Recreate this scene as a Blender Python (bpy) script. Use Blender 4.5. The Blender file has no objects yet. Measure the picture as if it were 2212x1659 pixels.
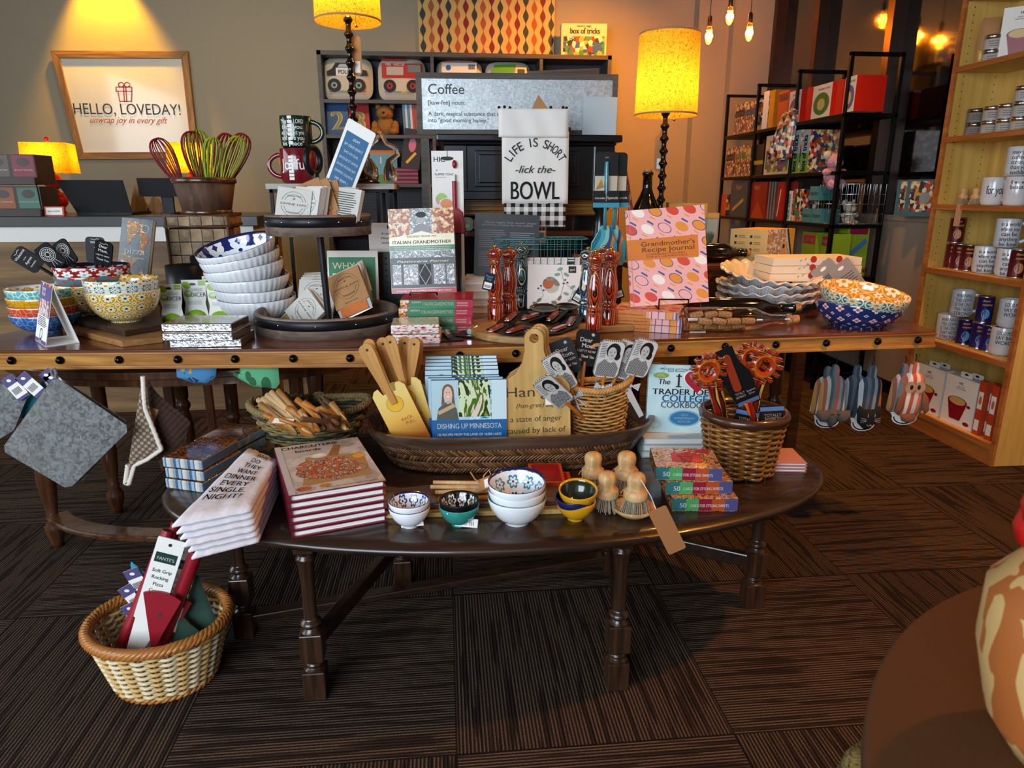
import bpy, math, random
from math import sin, cos
from mathutils import Matrix, Vector, Euler
R = math.radians; PI = math.pi; rnd = random.Random(7)
sc = bpy.context.scene; COL = sc.collection
# ---------------- camera, world, main lights, exposure ----------------
H = 1.15; F = 1500.0; YAW = R(5.5); HOR = 418.0; PIT = math.atan((829.5 - HOR) / F)
cam = bpy.data.cameras.new('camera'); camo = bpy.data.objects.new('camera', cam); COL.objects.link(camo)
camo.location = (0, 0, H); camo.rotation_euler = Euler((PI / 2 - PIT, 0, -YAW), 'XYZ')
cam.sensor_width = 36; cam.lens = 36 * F / 2212; cam.clip_start = .02
cam.dof.use_dof = True; cam.dof.focus_distance = 2.3; cam.dof.aperture_fstop = 9
sc.camera = camo
sc.view_settings.view_transform = 'Standard'; sc.view_settings.look = 'None'
sc.view_settings.gamma = 1; sc.view_settings.exposure = 1.15
w = bpy.data.worlds.new('world'); sc.world = w; w.use_nodes = True
w.node_tree.nodes['Background'].inputs[0].default_value = (.62, .78, 1, 1)
w.node_tree.nodes['Background'].inputs[1].default_value = .35
def light(name, kind, loc, power, col, rot=(0, 0, 0), size=1, sy=None, spot=60, blend=.5, r=.02, spec=1):
    l = bpy.data.lights.new(name, kind); l.energy = power; l.color = col; l.specular_factor = spec
    if kind == 'AREA':
        l.shape = 'RECTANGLE'; l.size = size; l.size_y = sy or size
    else: l.shadow_soft_size = r
    if kind == 'SPOT': l.spot_size = R(spot); l.spot_blend = blend
    o = bpy.data.objects.new(name, l); COL.objects.link(o); o.location = loc; o.rotation_euler = Euler([R(a) for a in rot]); return o
# daylight through the shop front behind the camera
light('shopfront_daylight', 'AREA', (-1.9, -1.7, 1.75), 85, (.80, .90, 1), (86, 0, -22), 2.8, 1.9)
light('side_window_daylight', 'AREA', (-3.85, 1.6, 1.7), 22, (.85, .93, 1), (0, -90, 0), 1.6, 2.4)
# warm ceiling spots over the right aisle and over the far wall, then one added fill
light('warm_spot', 'SPOT', (2.0, 1.1, 2.95), 120, (1, .36, .05), (4, 6, 0), spot=105, blend=1, r=.06)
light('warm_spot', 'SPOT', (1.6, 3.4, 2.95), 110, (1, .45, .08), (8, 18, 0), spot=110, blend=1, r=.06)
light('warm_spot', 'SPOT', (1.3, 4.6, 2.95), 115, (1, .33, .01), (35, 12, 0), spot=100, blend=.9, r=.05)
light('warm_spot', 'SPOT', (-2.46, 5.8, 2.98), 110, (1, .5, .0), (9, 0, 0), spot=66, blend=.6, r=.03)
light('warm_spot', 'SPOT', (-1.0, 4.0, 2.95), 30, (1, .7, .3), (38, 0, 20), spot=120, blend=1, r=.06)  # added fill that brightens the left back wall, no known fitting there
# ---------------- pixel rays of the photograph (2212 x 1659) ----------------
def _ray(px, py):
    x = (px - 1106) / F; y = -(py - 829.5) / F
    f = cos(PIT) + y * sin(PIT); z = -sin(PIT) + y * cos(PIT)
    return (x * cos(YAW) + f * sin(YAW), -x * sin(YAW) + f * cos(YAW), z)
def G(px, py, z):
    d = _ray(px, py); t = (z - H) / d[2]; return Vector((d[0] * t, d[1] * t, z))
def WY(px, py, Y):
    d = _ray(px, py); t = Y / d[1]; return Vector((d[0] * t, Y, H + d[2] * t))
def WX(px, py, X):
    d = _ray(px, py); t = X / d[0]; return Vector((X, d[1] * t, H + d[2] * t))
def mp(p):   # metres per photo pixel at a point
    f = p[0] * sin(YAW) + p[1] * cos(YAW)
    return (f * cos(PIT) - (p[2] - H) * sin(PIT)) / F
ZC = .735; ZT = .46      # console top, low table top
# ---------------- material helpers ----------------
def lin(c):
    if isinstance(c, (tuple, list)): return tuple(c[:3]) + (1,)
    c = c.lstrip('#'); o = []
    for i in (0, 2, 4):
        v = int(c[i:i + 2], 16) / 255; o.append(v / 12.92 if v <= .04045 else ((v + .055) / 1.055) ** 2.4)
    return tuple(o) + (1,)
class E:
    def __init__(s, t, v): s.t = t; s.v = v
    def _m(s, op, *a):
        n = s.t.nodes.new('ShaderNodeMath'); n.operation = op
        for i, q in enumerate((s,) + a):
            v = q.v if isinstance(q, E) else q
            if isinstance(v, (int, float)): n.inputs[i].default_value = v
            else: s.t.links.new(v, n.inputs[i])
        return E(s.t, n.outputs[0])
    def __add__(s, o): return s._m('ADD', o)
    def __sub__(s, o): return s._m('SUBTRACT', o)
    def __mul__(s, o): return s._m('MULTIPLY', o)
    def __truediv__(s, o): return s._m('DIVIDE', o)
    def fr(s): return s._m('FRACT')
    def fl(s): return s._m('FLOOR')
    def sin(s): return s._m('SINE')
    def cos(s): return s._m('COSINE')
    def abs(s): return s._m('ABSOLUTE')
    def sqrt(s): return s._m('SQRT')
    def lt(s, o): return s._m('LESS_THAN', o)
    def gt(s, o): return s._m('GREATER_THAN', o)
    def max(s, o): return s._m('MAXIMUM', o)
    def min(s, o): return s._m('MINIMUM', o)
    def mod(s, o): return s._m('FLOORED_MODULO', o)
    def atan(s, o): return s._m('ARCTAN2', o)
class NT:
    def __init__(s, mat):
        s.m = mat; s.t = mat.node_tree; s.tc = s.t.nodes.new('ShaderNodeTexCoord')
    def _sep(s, out):
        n = s.t.nodes.new('ShaderNodeSeparateXYZ'); s.t.links.new(s.tc.outputs[out], n.inputs[0]); return [E(s.t, o) for o in n.outputs]
    @property
    def ob(s): return s._sep('Object')
    @property
    def uv(s): return s._sep('UV')
    def vec(s, x, y, z=0):
        n = s.t.nodes.new('ShaderNodeCombineXYZ')
        for i, q in enumerate((x, y, z)):
            if isinstance(q, E): s.t.links.new(q.v, n.inputs[i])
            else: n.inputs[i].default_value = q
        return n.outputs[0]
    def sc(s, sx, sy, sz, src='Object'):
        n = s.t.nodes.new('ShaderNodeMapping'); n.inputs['Scale'].default_value = (sx, sy, sz); s.t.links.new(s.tc.outputs[src], n.inputs[0]); return n.outputs[0]
    def noise(s, vec, scale=1, det=4, dist=0, color=False):
        n = s.t.nodes.new('ShaderNodeTexNoise'); s.t.links.new(vec, n.inputs['Vector']); n.inputs['Scale'].default_value = scale
        n.inputs['Detail'].default_value = det; n.inputs['Distortion'].default_value = dist
        return n.outputs['Color'] if color else E(s.t, n.outputs[0])
    def vor(s, vec, scale=1, rand=1, feature='F1'):
        n = s.t.nodes.new('ShaderNodeTexVoronoi'); n.feature = feature; s.t.links.new(vec, n.inputs['Vector']); n.inputs['Scale'].default_value = scale; n.inputs['Randomness'].default_value = rand
        return E(s.t, n.outputs['Distance']), n.outputs.get('Color')
    def mix(s, f, a, b):
        n = s.t.nodes.new('ShaderNodeMix'); n.data_type = 'RGBA'
        if isinstance(f, E): s.t.links.new(f.v, n.inputs[0])
        else: n.inputs[0].default_value = f
        for i, c in ((6, a), (7, b)):
            if isinstance(c, (str, tuple)): n.inputs[i].default_value = lin(c)
            else: s.t.links.new(c, n.inputs[i])
        return n.outputs[2]
    def ramp(s, f, stops, const=False):
        n = s.t.nodes.new('ShaderNodeValToRGB'); cr = n.color_ramp; cr.interpolation = 'CONSTANT' if const else 'LINEAR'
        s.t.links.new(f.v if isinstance(f, E) else f, n.inputs[0])
        while len(cr.elements) < len(stops): cr.elements.new(.5)
        for e, (p, c) in zip(cr.elements, stops): e.position = p; e.color = lin(c)
        return n.outputs[0]
    def pal(s, f, cols): return s.ramp(f, [(i / len(cols), c) for i, c in enumerate(cols)], True)
MATS = {}
def M(name, col='#888888', rough=.5, metal=0, coat=0, pat=None, bump=None, bs=.3, emit=0, trans=0, sheen=0, ior=1.45, sub=0, spec=.5, bd=.002):
    m = bpy.data.materials.new(name); m.use_nodes = True; t = m.node_tree; p = t.nodes['Principled BSDF']
    I = p.inputs; I['Base Color'].default_value = lin(col); I['Roughness'].default_value = rough; I['Metallic'].default_value = metal
    I['Coat Weight'].default_value = coat; I['Coat Roughness'].default_value = .08; I['Transmission Weight'].default_value = trans; I['IOR'].default_value = ior
    I['Sheen Weight'].default_value = sheen; I['Specular IOR Level'].default_value = spec
    n = NT(m)
    if pat:
        c = pat(n); t.links.new(c.v if isinstance(c, E) else c, I['Base Color'])
        if emit: t.links.new(c, I['Emission Color'])
    elif emit: I['Emission Color'].default_value = lin(col)
    I['Emission Strength'].default_value = emit
    if bump:
        b = t.nodes.new('ShaderNodeBump'); b.inputs['Strength'].default_value = bs; b.inputs['Distance'].default_value = bd
        h = bump(n); t.links.new(h.v if isinstance(h, E) else h, b.inputs['Height']); t.links.new(b.outputs[0], I['Normal'])
    m.diffuse_color = lin(col); MATS[name] = m; return m
def C(col, rough=.5, metal=0):        # plain colour, cached
    k = 'paint_%s_%g_%g' % (col.strip('#'), rough, metal)
    if k not in MATS: M(k, col, rough, metal)
    return k
def wood(c1, c2, ax=0, s=1.0, c3=None):
    def f(n):
        v = [22 * s, 22 * s, 22 * s]; v[ax] = 1.6 * s
        g = n.noise(n.sc(*v), 1, 6, 1.2); g2 = n.noise(n.sc(*[q * 5 for q in v]), 1, 3)
        return n.mix(((g2 - .5) * 1.2 + .35).max(0).min(.8), n.ramp(g, [(.3, c1), (.62, c2)]), c3 or c1)
    return f
def wbump(ax=0, s=1.0):
    def f(n):
        v = [90 * s] * 3; v[ax] = 5 * s
        return n.noise(n.sc(*v), 1, 4)
    return f
def blot(pal, s=30, d=1.5, sz=None, lines=0):   # irregular printed patches
    def f(n):
        v = n.sc(s, s, sz or s); q = n.noise(v, 1, 3, d)
        return n.ramp(q, [(.22 + .56 * i / len(pal), c) for i, c in enumerate(pal)], True)
    return f
def cells(pal, s):
    return lambda n: n.pal(n.vor(n.sc(s, s, s * .8), 1, .8)[1], pal * 2)
def grain(sc=300, det=2): return lambda n: n.noise(n.sc(sc, sc, sc), 1, det)
# ---------------- mesh builder ----------------
_tc = {}
def glyphs(s, bold=0, shear=0):
    k = (s, bold, shear)
    if k not in _tc:
        cu = bpy.data.curves.new('t', 'FONT'); cu.body = s; cu.size = 1; cu.resolution_u = 4; cu.shear = shear; cu.space_line = 1
        ob = bpy.data.objects.new('t', cu); me = bpy.data.meshes.new_from_object(ob)
        vs = [(v.co.x, v.co.y) for v in me.vertices]; fs = [tuple(p.vertices) for p in me.polygons]
        if bold: nv = len(vs); nf = fs[:]; [(vs.extend([(x + d, y) for x, y in vs[:nv]]), fs.extend([tuple(i + nv * (k + 1) for i in f) for f in nf])) for k, d in enumerate((bold * .9, bold * 1.8))]
        bpy.data.objects.remove(ob); bpy.data.curves.remove(cu); bpy.data.meshes.remove(me)
        x0 = min([v[0] for v in vs] or [0]); x1 = max([v[0] for v in vs] or [1]); _tc[k] = ([(v[0] - x0, v[1]) for v in vs], fs, max(x1 - x0, .01))
    return _tc[k]
def TR(x=0, y=0, z=0, rx=0, ry=0, rz=0, s=1):
    return Matrix.Translation((x, y, z)) @ Euler((R(rx), R(ry), R(rz))).to_matrix().to_4x4() @ Matrix.Scale(s, 4)
class B:
    def __init__(s): s.v = []; s.f = []; s.mi = []; s.sm = []; s.uv = []; s.mats = []; s.M = Matrix()
    def at(s, *a, **k): s.M = a[0] if a and isinstance(a[0], Matrix) else TR(*a, **k); return s
    def add(s, vs, fs, mat, smooth=False, uvs=None):
        o = len(s.v); s.v += [s.M @ Vector(v) for v in vs]
        if isinstance(mat, str): mat = [mat] * len(fs)
        for i, f in enumerate(fs):
            m = mat[i]
            if m not in s.mats: s.mats.append(m)
            s.f.append([o + j for j in f]); s.mi.append(s.mats.index(m)); s.sm.append(smooth); s.uv.append(uvs[i] if uvs else None)
        return s
    def box(s, x0, x1, y0, y1, z0, z1, mat):
        v = [(x, y, z) for z in (z0, z1) for y in (y0, y1) for x in (x0, x1)]
        return s.add(v, [(0, 2, 3, 1), (4, 5, 7, 6), (0, 1, 5, 4), (2, 6, 7, 3), (0, 4, 6, 2), (1, 3, 7, 5)], mat,
                     uvs=[[(0, 0), (0, 1), (1, 1), (1, 0)], [(0, 0), (1, 0), (1, 1), (0, 1)], [(0, 0), (1, 0), (1, 1), (0, 1)], [(1, 0), (1, 1), (0, 1), (0, 0)], [(1, 0), (1, 1), (0, 1), (0, 0)], [(0, 0), (1, 0), (1, 1), (0, 1)]])
    def lathe(s, pr, mat, n=32, mod=None, a0=0, a1=360, cap=True):
        full = abs(a1 - a0) >= 360; N = n if full else n + 1; vs = []; L = [0]
        for i in range(1, len(pr)): L.append(L[-1] + math.hypot(pr[i][0] - pr[i - 1][0], pr[i][1] - pr[i - 1][1]))
        for i, (r, z) in enumerate(pr):
            for k in range(N):
                a = R(a0) + R(a1 - a0) * k / n; rr, zz = mod(a, r, z, i) if mod else (r, z)
                vs.append((rr * cos(a), rr * sin(a), zz))
        fs = []; uv = []; ms = []
        for i in range(len(pr) - 1):
            for k in range(n):
                k2 = (k + 1) % N; fs.append((i * N + k, i * N + k2, (i + 1) * N + k2, (i + 1) * N + k))
                uv.append([(k / n, L[i]), ((k + 1) / n, L[i]), ((k + 1) / n, L[i + 1]), (k / n, L[i + 1])]); ms.append(mat if isinstance(mat, str) else mat[i])
        s.add(vs, fs, ms, True, uv)
        if full and cap and not mod:
            for i, rev in ((0, True), (len(pr) - 1, False)):
                if pr[i][0] > 1e-4:
                    r, z = pr[i]; ring = [(r * cos(2 * PI * k / N), r * sin(2 * PI * k / N), z) for k in range(N)]
                    s.add(ring, [tuple(range(N))[::-1] if rev else tuple(range(N))], ms[0] if i == 0 else ms[-1])
        return s
    def cyl(s, x, y, z0, z1, r, mat, n=20, r2=None):
        m = s.M; s.M = m @ Matrix.Translation((x, y, 0)); s.lathe([(r, z0), (r2 if r2 is not None else r, z1)], mat, n); s.M = m; return s
    def tube(s, pts, r, mat, n=8, closed=False, flat=1):
        P = [Vector(p) for p in pts]; N = len(P); vs = []; up = None; fs = []
        for i, p in enumerate(P):
            a = P[(i - 1) % N] if (i or closed) else p; b = P[(i + 1) % N] if (i < N - 1 or closed) else p
            t = (b - a).normalized() if (b - a).length > 1e-9 else Vector((0, 0, 1))
            if up is None: up = t.cross(Vector((0, 0, 1)) if abs(t.z) < .9 else Vector((1, 0, 0))).normalized()
            up = (up - t * up.dot(t)).normalized(); w2 = t.cross(up); rr = r[i] if isinstance(r, (list, tuple)) else r
            for k in range(n):
                c = 2 * PI * k / n; vs.append(p + up * (rr * cos(c)) + w2 * (rr * flat * sin(c)))
        for i in range(N if closed else N - 1):
            j = (i + 1) % N
            for k in range(n): fs.append((i * n + k, i * n + (k + 1) % n, j * n + (k + 1) % n, j * n + k))
        s.add(vs, fs, mat, True)
        if not closed: s.add(vs[:n], [tuple(range(n))[::-1]], mat).add(vs[-n:], [tuple(range(n))], mat)
        return s
    def ball(s, x, y, z, rx, ry, rz, mat, n=14):
        vs = []; fs = []
        for i in range(n // 2 + 1):
            a = PI * i / (n // 2)
            for k in range(n): b = 2 * PI * k / n; vs.append((x + rx * sin(a) * cos(b), y + ry * sin(a) * sin(b), z + rz * cos(a)))
        for i in range(n // 2):
            for k in range(n): fs.append((i * n + k, (i + 1) * n + k, (i + 1) * n + (k + 1) % n, i * n + (k + 1) % n))
        return s.add(vs, fs, mat, True)
    # flat shapes in the x-z plane, facing -y
    def p2(s, pts, mat, y=-.0006):
        a = sum(pts[i - 1][0] * pts[i][1] - pts[i][0] * pts[i - 1][1] for i in range(len(pts)))
        if a < 0: pts = pts[::-1]
        return s.add([(p[0], y, p[1]) for p in pts], [tuple(range(len(pts)))], mat, uvs=[[(p[0], p[1]) for p in pts]])
    def r2(s, x0, x1, z0, z1, mat, y=-.0006): return s.p2([(x0, z0), (x1, z0), (x1, z1), (x0, z1)], mat, y)
    def e2(s, cx, cz, rx, rz, mat, y=-.0008, n=20, rot=0):
        c, q = cos(R(rot)), sin(R(rot))
        return s.p2([(cx + rx * cos(a) * c - rz * sin(a) * q, cz + rx * cos(a) * q + rz * sin(a) * c) for a in [2 * PI * k / n for k in range(n)]], mat, y)
    def l2(s, pts, w_, mat, y=-.001):
        for (a, b), (c, d) in zip(pts, pts[1:]):
            L = math.hypot(c - a, d - b) or 1; nx, nz = -(d - b) / L * w_ / 2, (c - a) / L * w_ / 2; ex, ez = (c - a) / L * w_ * .3, (d - b) / L * w_ * .3
            s.p2([(a + nx - ex, b + nz - ez), (a - nx - ex, b - nz - ez), (c - nx + ex, d - nz + ez), (c + nx + ex, d + nz + ez)], mat, y)
        return s
    def ring2(s, cx, cz, rx, rz, w_, mat, y=-.001, n=28, a0=0, a1=360):
        return s.l2([(cx + rx * cos(R(a0 + (a1 - a0) * k / n)), cz + rz * sin(R(a0 + (a1 - a0) * k / n))) for k in range(n + 1)], w_, mat, y)
    def ext(s, pts, y0, y1, mat, side=None):
        a = sum(pts[i - 1][0] * pts[i][1] - pts[i][0] * pts[i - 1][1] for i in range(len(pts)))
        if a < 0: pts = pts[::-1]
        n = len(pts); v = [(p[0], y0, p[1]) for p in pts] + [(p[0], y1, p[1]) for p in pts]
        return s.add(v, [tuple(range(n)), tuple(range(n, 2 * n))[::-1]] + [(i, i + n, (i + 1) % n + n, (i + 1) % n) for i in range(n)], [mat, mat] + [side or mat] * n)
    def text(s, t, x, z, h, mat, w=None, al='c', y=-.001, bold=0, shear=0, rot=0, mir=False):
        vs, fs, W0 = glyphs(t, bold, shear); k = h / .69; kx = (w / W0) if w else k; W1 = W0 * kx; ox = {'c': -W1 / 2, 'l': 0, 'r': -W1}[al]; c, q = cos(R(rot)), sin(R(rot)); o = []
        for a, b in vs:
            a = a * kx + ox; b = b * k
            if mir: a = -a
            o.append((x + a * c - b * q, y, z + a * q + b * c))
        return s.add(o, [f[::-1] for f in fs] if mir else fs, mat)
    def puff(s, pts, t, mat, rings=5, back=True, y=0, cx=None, cz=None):   # cushion-like body from a star-shaped outline
        n = len(pts); cx = sum(p[0] for p in pts) / n if cx is None else cx; cz = sum(p[1] for p in pts) / n if cz is None else cz
        if sum(pts[i - 1][0] * pts[i][1] - pts[i][0] * pts[i - 1][1] for i in range(n)) < 0: pts = pts[::-1]
        for sg in ((-1, 1) if back else (-1,)):
            vs = []; fs = []
            for i in range(rings + 1):
                k = 1 - i / rings; yy = y + sg * t / 2 * (1 - k ** 3) ** .6
                for p in pts: vs.append((cx + (p[0] - cx) * k, yy, cz + (p[1] - cz) * k))
            for i in range(rings):
                for j in range(n):
                    f = (i * n + j, i * n + (j + 1) % n, (i + 1) * n + (j + 1) % n, (i + 1) * n + j); fs.append(f if sg < 0 else f[::-1])
            s.add(vs, fs, mat, True, [[(vs[q][0], vs[q][2]) for q in f] for f in fs])
        return s
    def obj(s, name, parent=None, loc=(0, 0, 0), rot=(0, 0, 0), bev=0, seg=2, solid=0):
        me = bpy.data.meshes.new(name); me.from_pydata([tuple(v) for v in s.v], [], s.f)
        for m in s.mats: me.materials.append(MATS[m])
        me.polygons.foreach_set('material_index', s.mi); me.polygons.foreach_set('use_smooth', s.sm)
        if any(u for u in s.uv):
            ul = me.uv_layers.new(name='UVMap').data; i = 0
            for f, u in zip(s.f, s.uv):
                for k in range(len(f)):
                    if u: ul[i].uv = u[k]
                    i += 1
        me.update(); o = bpy.data.objects.new(name, me); COL.objects.link(o); o.parent = parent; o.location = loc; o.rotation_euler = [R(a) for a in rot]
        if solid: q = o.modifiers.new('solid', 'SOLIDIFY'); q.thickness = solid; q.offset = 0
        if bev: q = o.modifiers.new('bevel', 'BEVEL'); q.width = bev; q.segments = seg; q.limit_method = 'ANGLE'; q.angle_limit = R(40)
        return o
def tag(o, label=None, cat=None, group=None, kind=None):
    for k, v in (('label', label), ('category', cat), ('group', group), ('kind', kind)):
        if v: o[k] = v
    return o
def thing(name, label, cat, loc=(0, 0, 0), rot=0, group=None):
    o = bpy.data.objects.new(name, None); COL.objects.link(o); o.empty_display_size = .05; o.location = loc
    o.rotation_euler = [R(a) for a in rot] if isinstance(rot, (tuple, list)) else (0, 0, R(rot)); return tag(o, label, cat, group)
def dup(o, label, loc, rot=None, parent=None, group=None, scale=None):
    c = o.copy(); COL.objects.link(c)
    if parent is not None: c.parent = parent
    if label: c['label'] = label
    if group: c['group'] = group
    if loc is not None: c.location = loc
    if rot is not None: c.rotation_euler = [R(a) for a in rot] if isinstance(rot, (tuple, list)) else (0, 0, R(rot))
    if scale: c.scale = scale
    for ch in [q for q in o.children]: dup(ch, None, None, None, c)
    return c
def struct(name, b, bev=0): return tag(b.obj(name, bev=bev), kind='structure')
def rr(x0, x1, z0, z1, r, n=4):      # rounded rectangle outline
    o = []
    for cx, cz, a in ((x1 - r, z0 + r, -90), (x1 - r, z1 - r, 0), (x0 + r, z1 - r, 90), (x0 + r, z0 + r, 180)):
        o += [(cx + r * cos(R(a + 90 * k / n)), cz + r * sin(R(a + 90 * k / n))) for k in range(n + 1)]
    return o
def arc(cx, cz, r, a0, a1, n=12, rz=None): return [(cx + r * cos(R(a0 + (a1 - a0) * k / n)), cz + (rz or r) * sin(R(a0 + (a1 - a0) * k / n))) for k in range(n + 1)]
# ---------------- materials ----------------
def carpet(n):
    x, y, z = n.ob; T = .61
    px = (x / T).fl(); py = (y / T).fl(); par = (px + py).mod(2).gt(.5); inv = par * -1 + 1
    a = x * par + y * inv; c = y * par + x * inv
    rib = ((c * (2 * PI / .0082)).sin() + 1) * .5
    kn = n.noise(n.vec(a * 260, c * 260, px * 3), 1, 1)
    ln = n.noise(n.vec(a * 3.2, c * 62, px * 7 + py * 13), 1, 2)
    br = n.noise(n.vec(a * .9, c * 9, px * 7 + py * 13), 1, 2)
    ex = (((x / T).fr() - .5).abs().gt(.4965)).max(((y / T).fr() - .5).abs().gt(.4965))
    f = (rib * .75 + kn * .6 - .2) * ((ln - .385) * 12).max(.35).min(1) * (br * .3 + .75)
    f = (f + par * .05) * (ex * -.8 + 1)
    return n.ramp(f, [(.02, '#0f0b09'), (.5, '#392b22'), (.95, '#6b5747')])
def carpet_b(n):
    x, y, z = n.ob; T = .61; par = ((x / T).fl() + (y / T).fl()).mod(2).gt(.5); inv = par * -1 + 1; c = y * par + x * inv
    return (c * (2 * PI / .0082)).sin() * .5 + n.noise(n.sc(300, 300, 300), 1, 1)
M('board_light', '#97683a', .5, pat=wood('#7a4f27', '#b07f48', 0, .9), bump=wbump(0), bs=.15); M('carpet', '#4a403a', .95, pat=carpet, bump=carpet_b, bs=.6, bd=.003, spec=.15)
M('wall_paint', '#a0957f', .8, bump=grain(120), bs=.08)
M('tan_paint', '#a08a76', .75, bump=grain(120), bs=.08)
M('ceiling_paint', '#5c564e', .9)
M('console_wood', '#6b3a1c', .23, coat=.5, pat=wood('#4a2411', '#7d4521', 0, .8, '#35180b'), bump=wbump(0), bs=.06)
M('rail_wood', '#a5703a', .3, coat=.35, pat=wood('#8a5320', '#cf9648', 0, .9, '#6a3c14'), bump=wbump(0), bs=.12)
M('dark_oak', '#2b1d16', .32, coat=.35, pat=wood('#1e130e', '#3b271b', 0, .9, '#120b08'), bump=wbump(0), bs=.15)
M('dark_oak_leg', '#3a261a', .3, coat=.4, pat=wood('#24160e', '#4c3120', 2, 1.1, '#150c08'), bump=wbump(2), bs=.15)
M('walnut_leg', '#4e2c17', .3, coat=.5, pat=wood('#351c0e', '#6b4022', 2, .9, '#1e0f07'))
M('black_iron', '#141312', .45, .7); M('black_paint', '#0e0e0f', .28, coat=.4, bump=grain(60), bs=.05); M('nail_head', '#1a1614', .22, .8)
M('maple_ply', '#cdab6e', .45, pat=wood('#c49a44', '#e6c46e', 2, .28, '#ae8238')); M('cherry_edge', '#b0692f', .4, pat=wood('#96521f', '#bf7a3c', 1, .6, '#85451a'))
M('plank_wood', '#8a673f', .55, pat=wood('#5f4426', '#a58052', 0, .35, '#43301c'), bump=lambda n: ((n.ob[2] / .11).fr() - .5).abs().gt(.48) * -1, bs=.8, bd=.004)
M('white_laminate', '#dcd8d0', .45); M('counter_top', '#3f3e3e', .35); M('grey_board', '#4b4a4a', .5, pat=wood('#3c3b3c', '#585757', 0, .6, '#2d2c2d'))
M('peg_board', '#33343a', .6, pat=lambda n: n.mix(n.vor(n.sc(1, 1, 1), 42, 0)[0].lt(.18), '#3b3c42', '#0c0c0e'))
M('window_glass', '#0d0705', .035, spec=.9, coat=1)
M('bronze_frame', '#3a2418', .35, .5)
M('parchment', '#c98d3d', .8)
def shade_cloth(n):
    q = n.noise(n.sc(160, 160, 500), 1, 2); r2 = n.noise(n.sc(500, 500, 160), 1, 2)
    return n.mix(((q * r2) * 4 - .62).max(0).min(.85), '#ffd02e', '#a8740c')
# ---------------- room shell ----------------
XL, XR, YB, YF, ZH = -4.1, 2.62, 6.0, -1.85, 3.0
struct('floor', B().box(XL - .1, XR + .1, YF - .1, YB + .1, -.06, 0, 'carpet'))
struct('ceiling', B().box(XL - .1, XR + .1, YF - .1, YB + .1, ZH, ZH + .08, 'ceiling_paint'))
struct('wall_back', B().box(XL - .1, XR + .1, YB, YB + .1, 0, ZH, 'wall_paint'))
struct('wall_left', B().box(XL - .1, XL, YF, YB, 0, .9, 'wall_paint').box(XL - .1, XL, YF, YB, 2.6, ZH, 'wall_paint').box(XL - .1, XL, 3, YB, .9, 2.6, 'wall_paint').box(XL - .1, XL, YF, .1, .9, 2.6, 'wall_paint'))
struct('wall_front', B().box(XL, -3.4, YF - .1, YF, 0, ZH, 'wall_paint').box(1.2, XR, YF - .1, YF, 0, ZH, 'wall_paint').box(-3.4, 1.2, YF - .1, YF, 0, .7, 'wall_paint').box(-3.4, 1.2, YF - .1, YF, 2.75, ZH, 'wall_paint'))
b = B()
for x in (-3.4, -1.9, -.4, 1.15): b.box(x, x + .05, YF - .08, YF - .02, .7, 2.75, 'bronze_frame')
struct('window_2', b)
struct('wall_right', B().box(XR, XR + .1, YF, YB, 0, 1.0, 'tan_paint').box(XR, XR + .1, YF, 2.2, 1.0, ZH, 'tan_paint').box(XR, XR + .1, 2.2, YB, 2.85, ZH, 'tan_paint'))
struct('baseboard_right', B().box(XR - .015, XR, YF, YB, 0, .075, 'black_paint'))
struct('baseboard_back', B().box(XL, XR, YB - .015, YB, 0, .075, 'black_paint'))
struct('trim_1', B().box(2.05, 2.3, 5.88, YB, 0, ZH, 'wall_paint').box(2.3, XR, 5.78, YB, 0, ZH, 'wall_paint'))
b = B().box(XR + .03, XR + .05, 2.2, YB, 1.0, 2.85, 'window_glass')
struct('window_1', b)
b = B().box(XR - .02, XR + .1, 3.27, YB, 1.0, 1.03, 'tan_paint')
for y in (5.62, 4.98, 4.12, 3.38): b.box(XR - .045, XR + .04, y, y + .07, 1.03, 2.85, 'bronze_frame').box(XR - .05, XR - .045, y + .0, y + .05, 1.03, 2.85, 'bronze_frame')
b.box(XR - .04, XR + .04, 3.3, YB, 2.78, 2.85, 'bronze_frame')
struct('trim_2', b)
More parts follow.
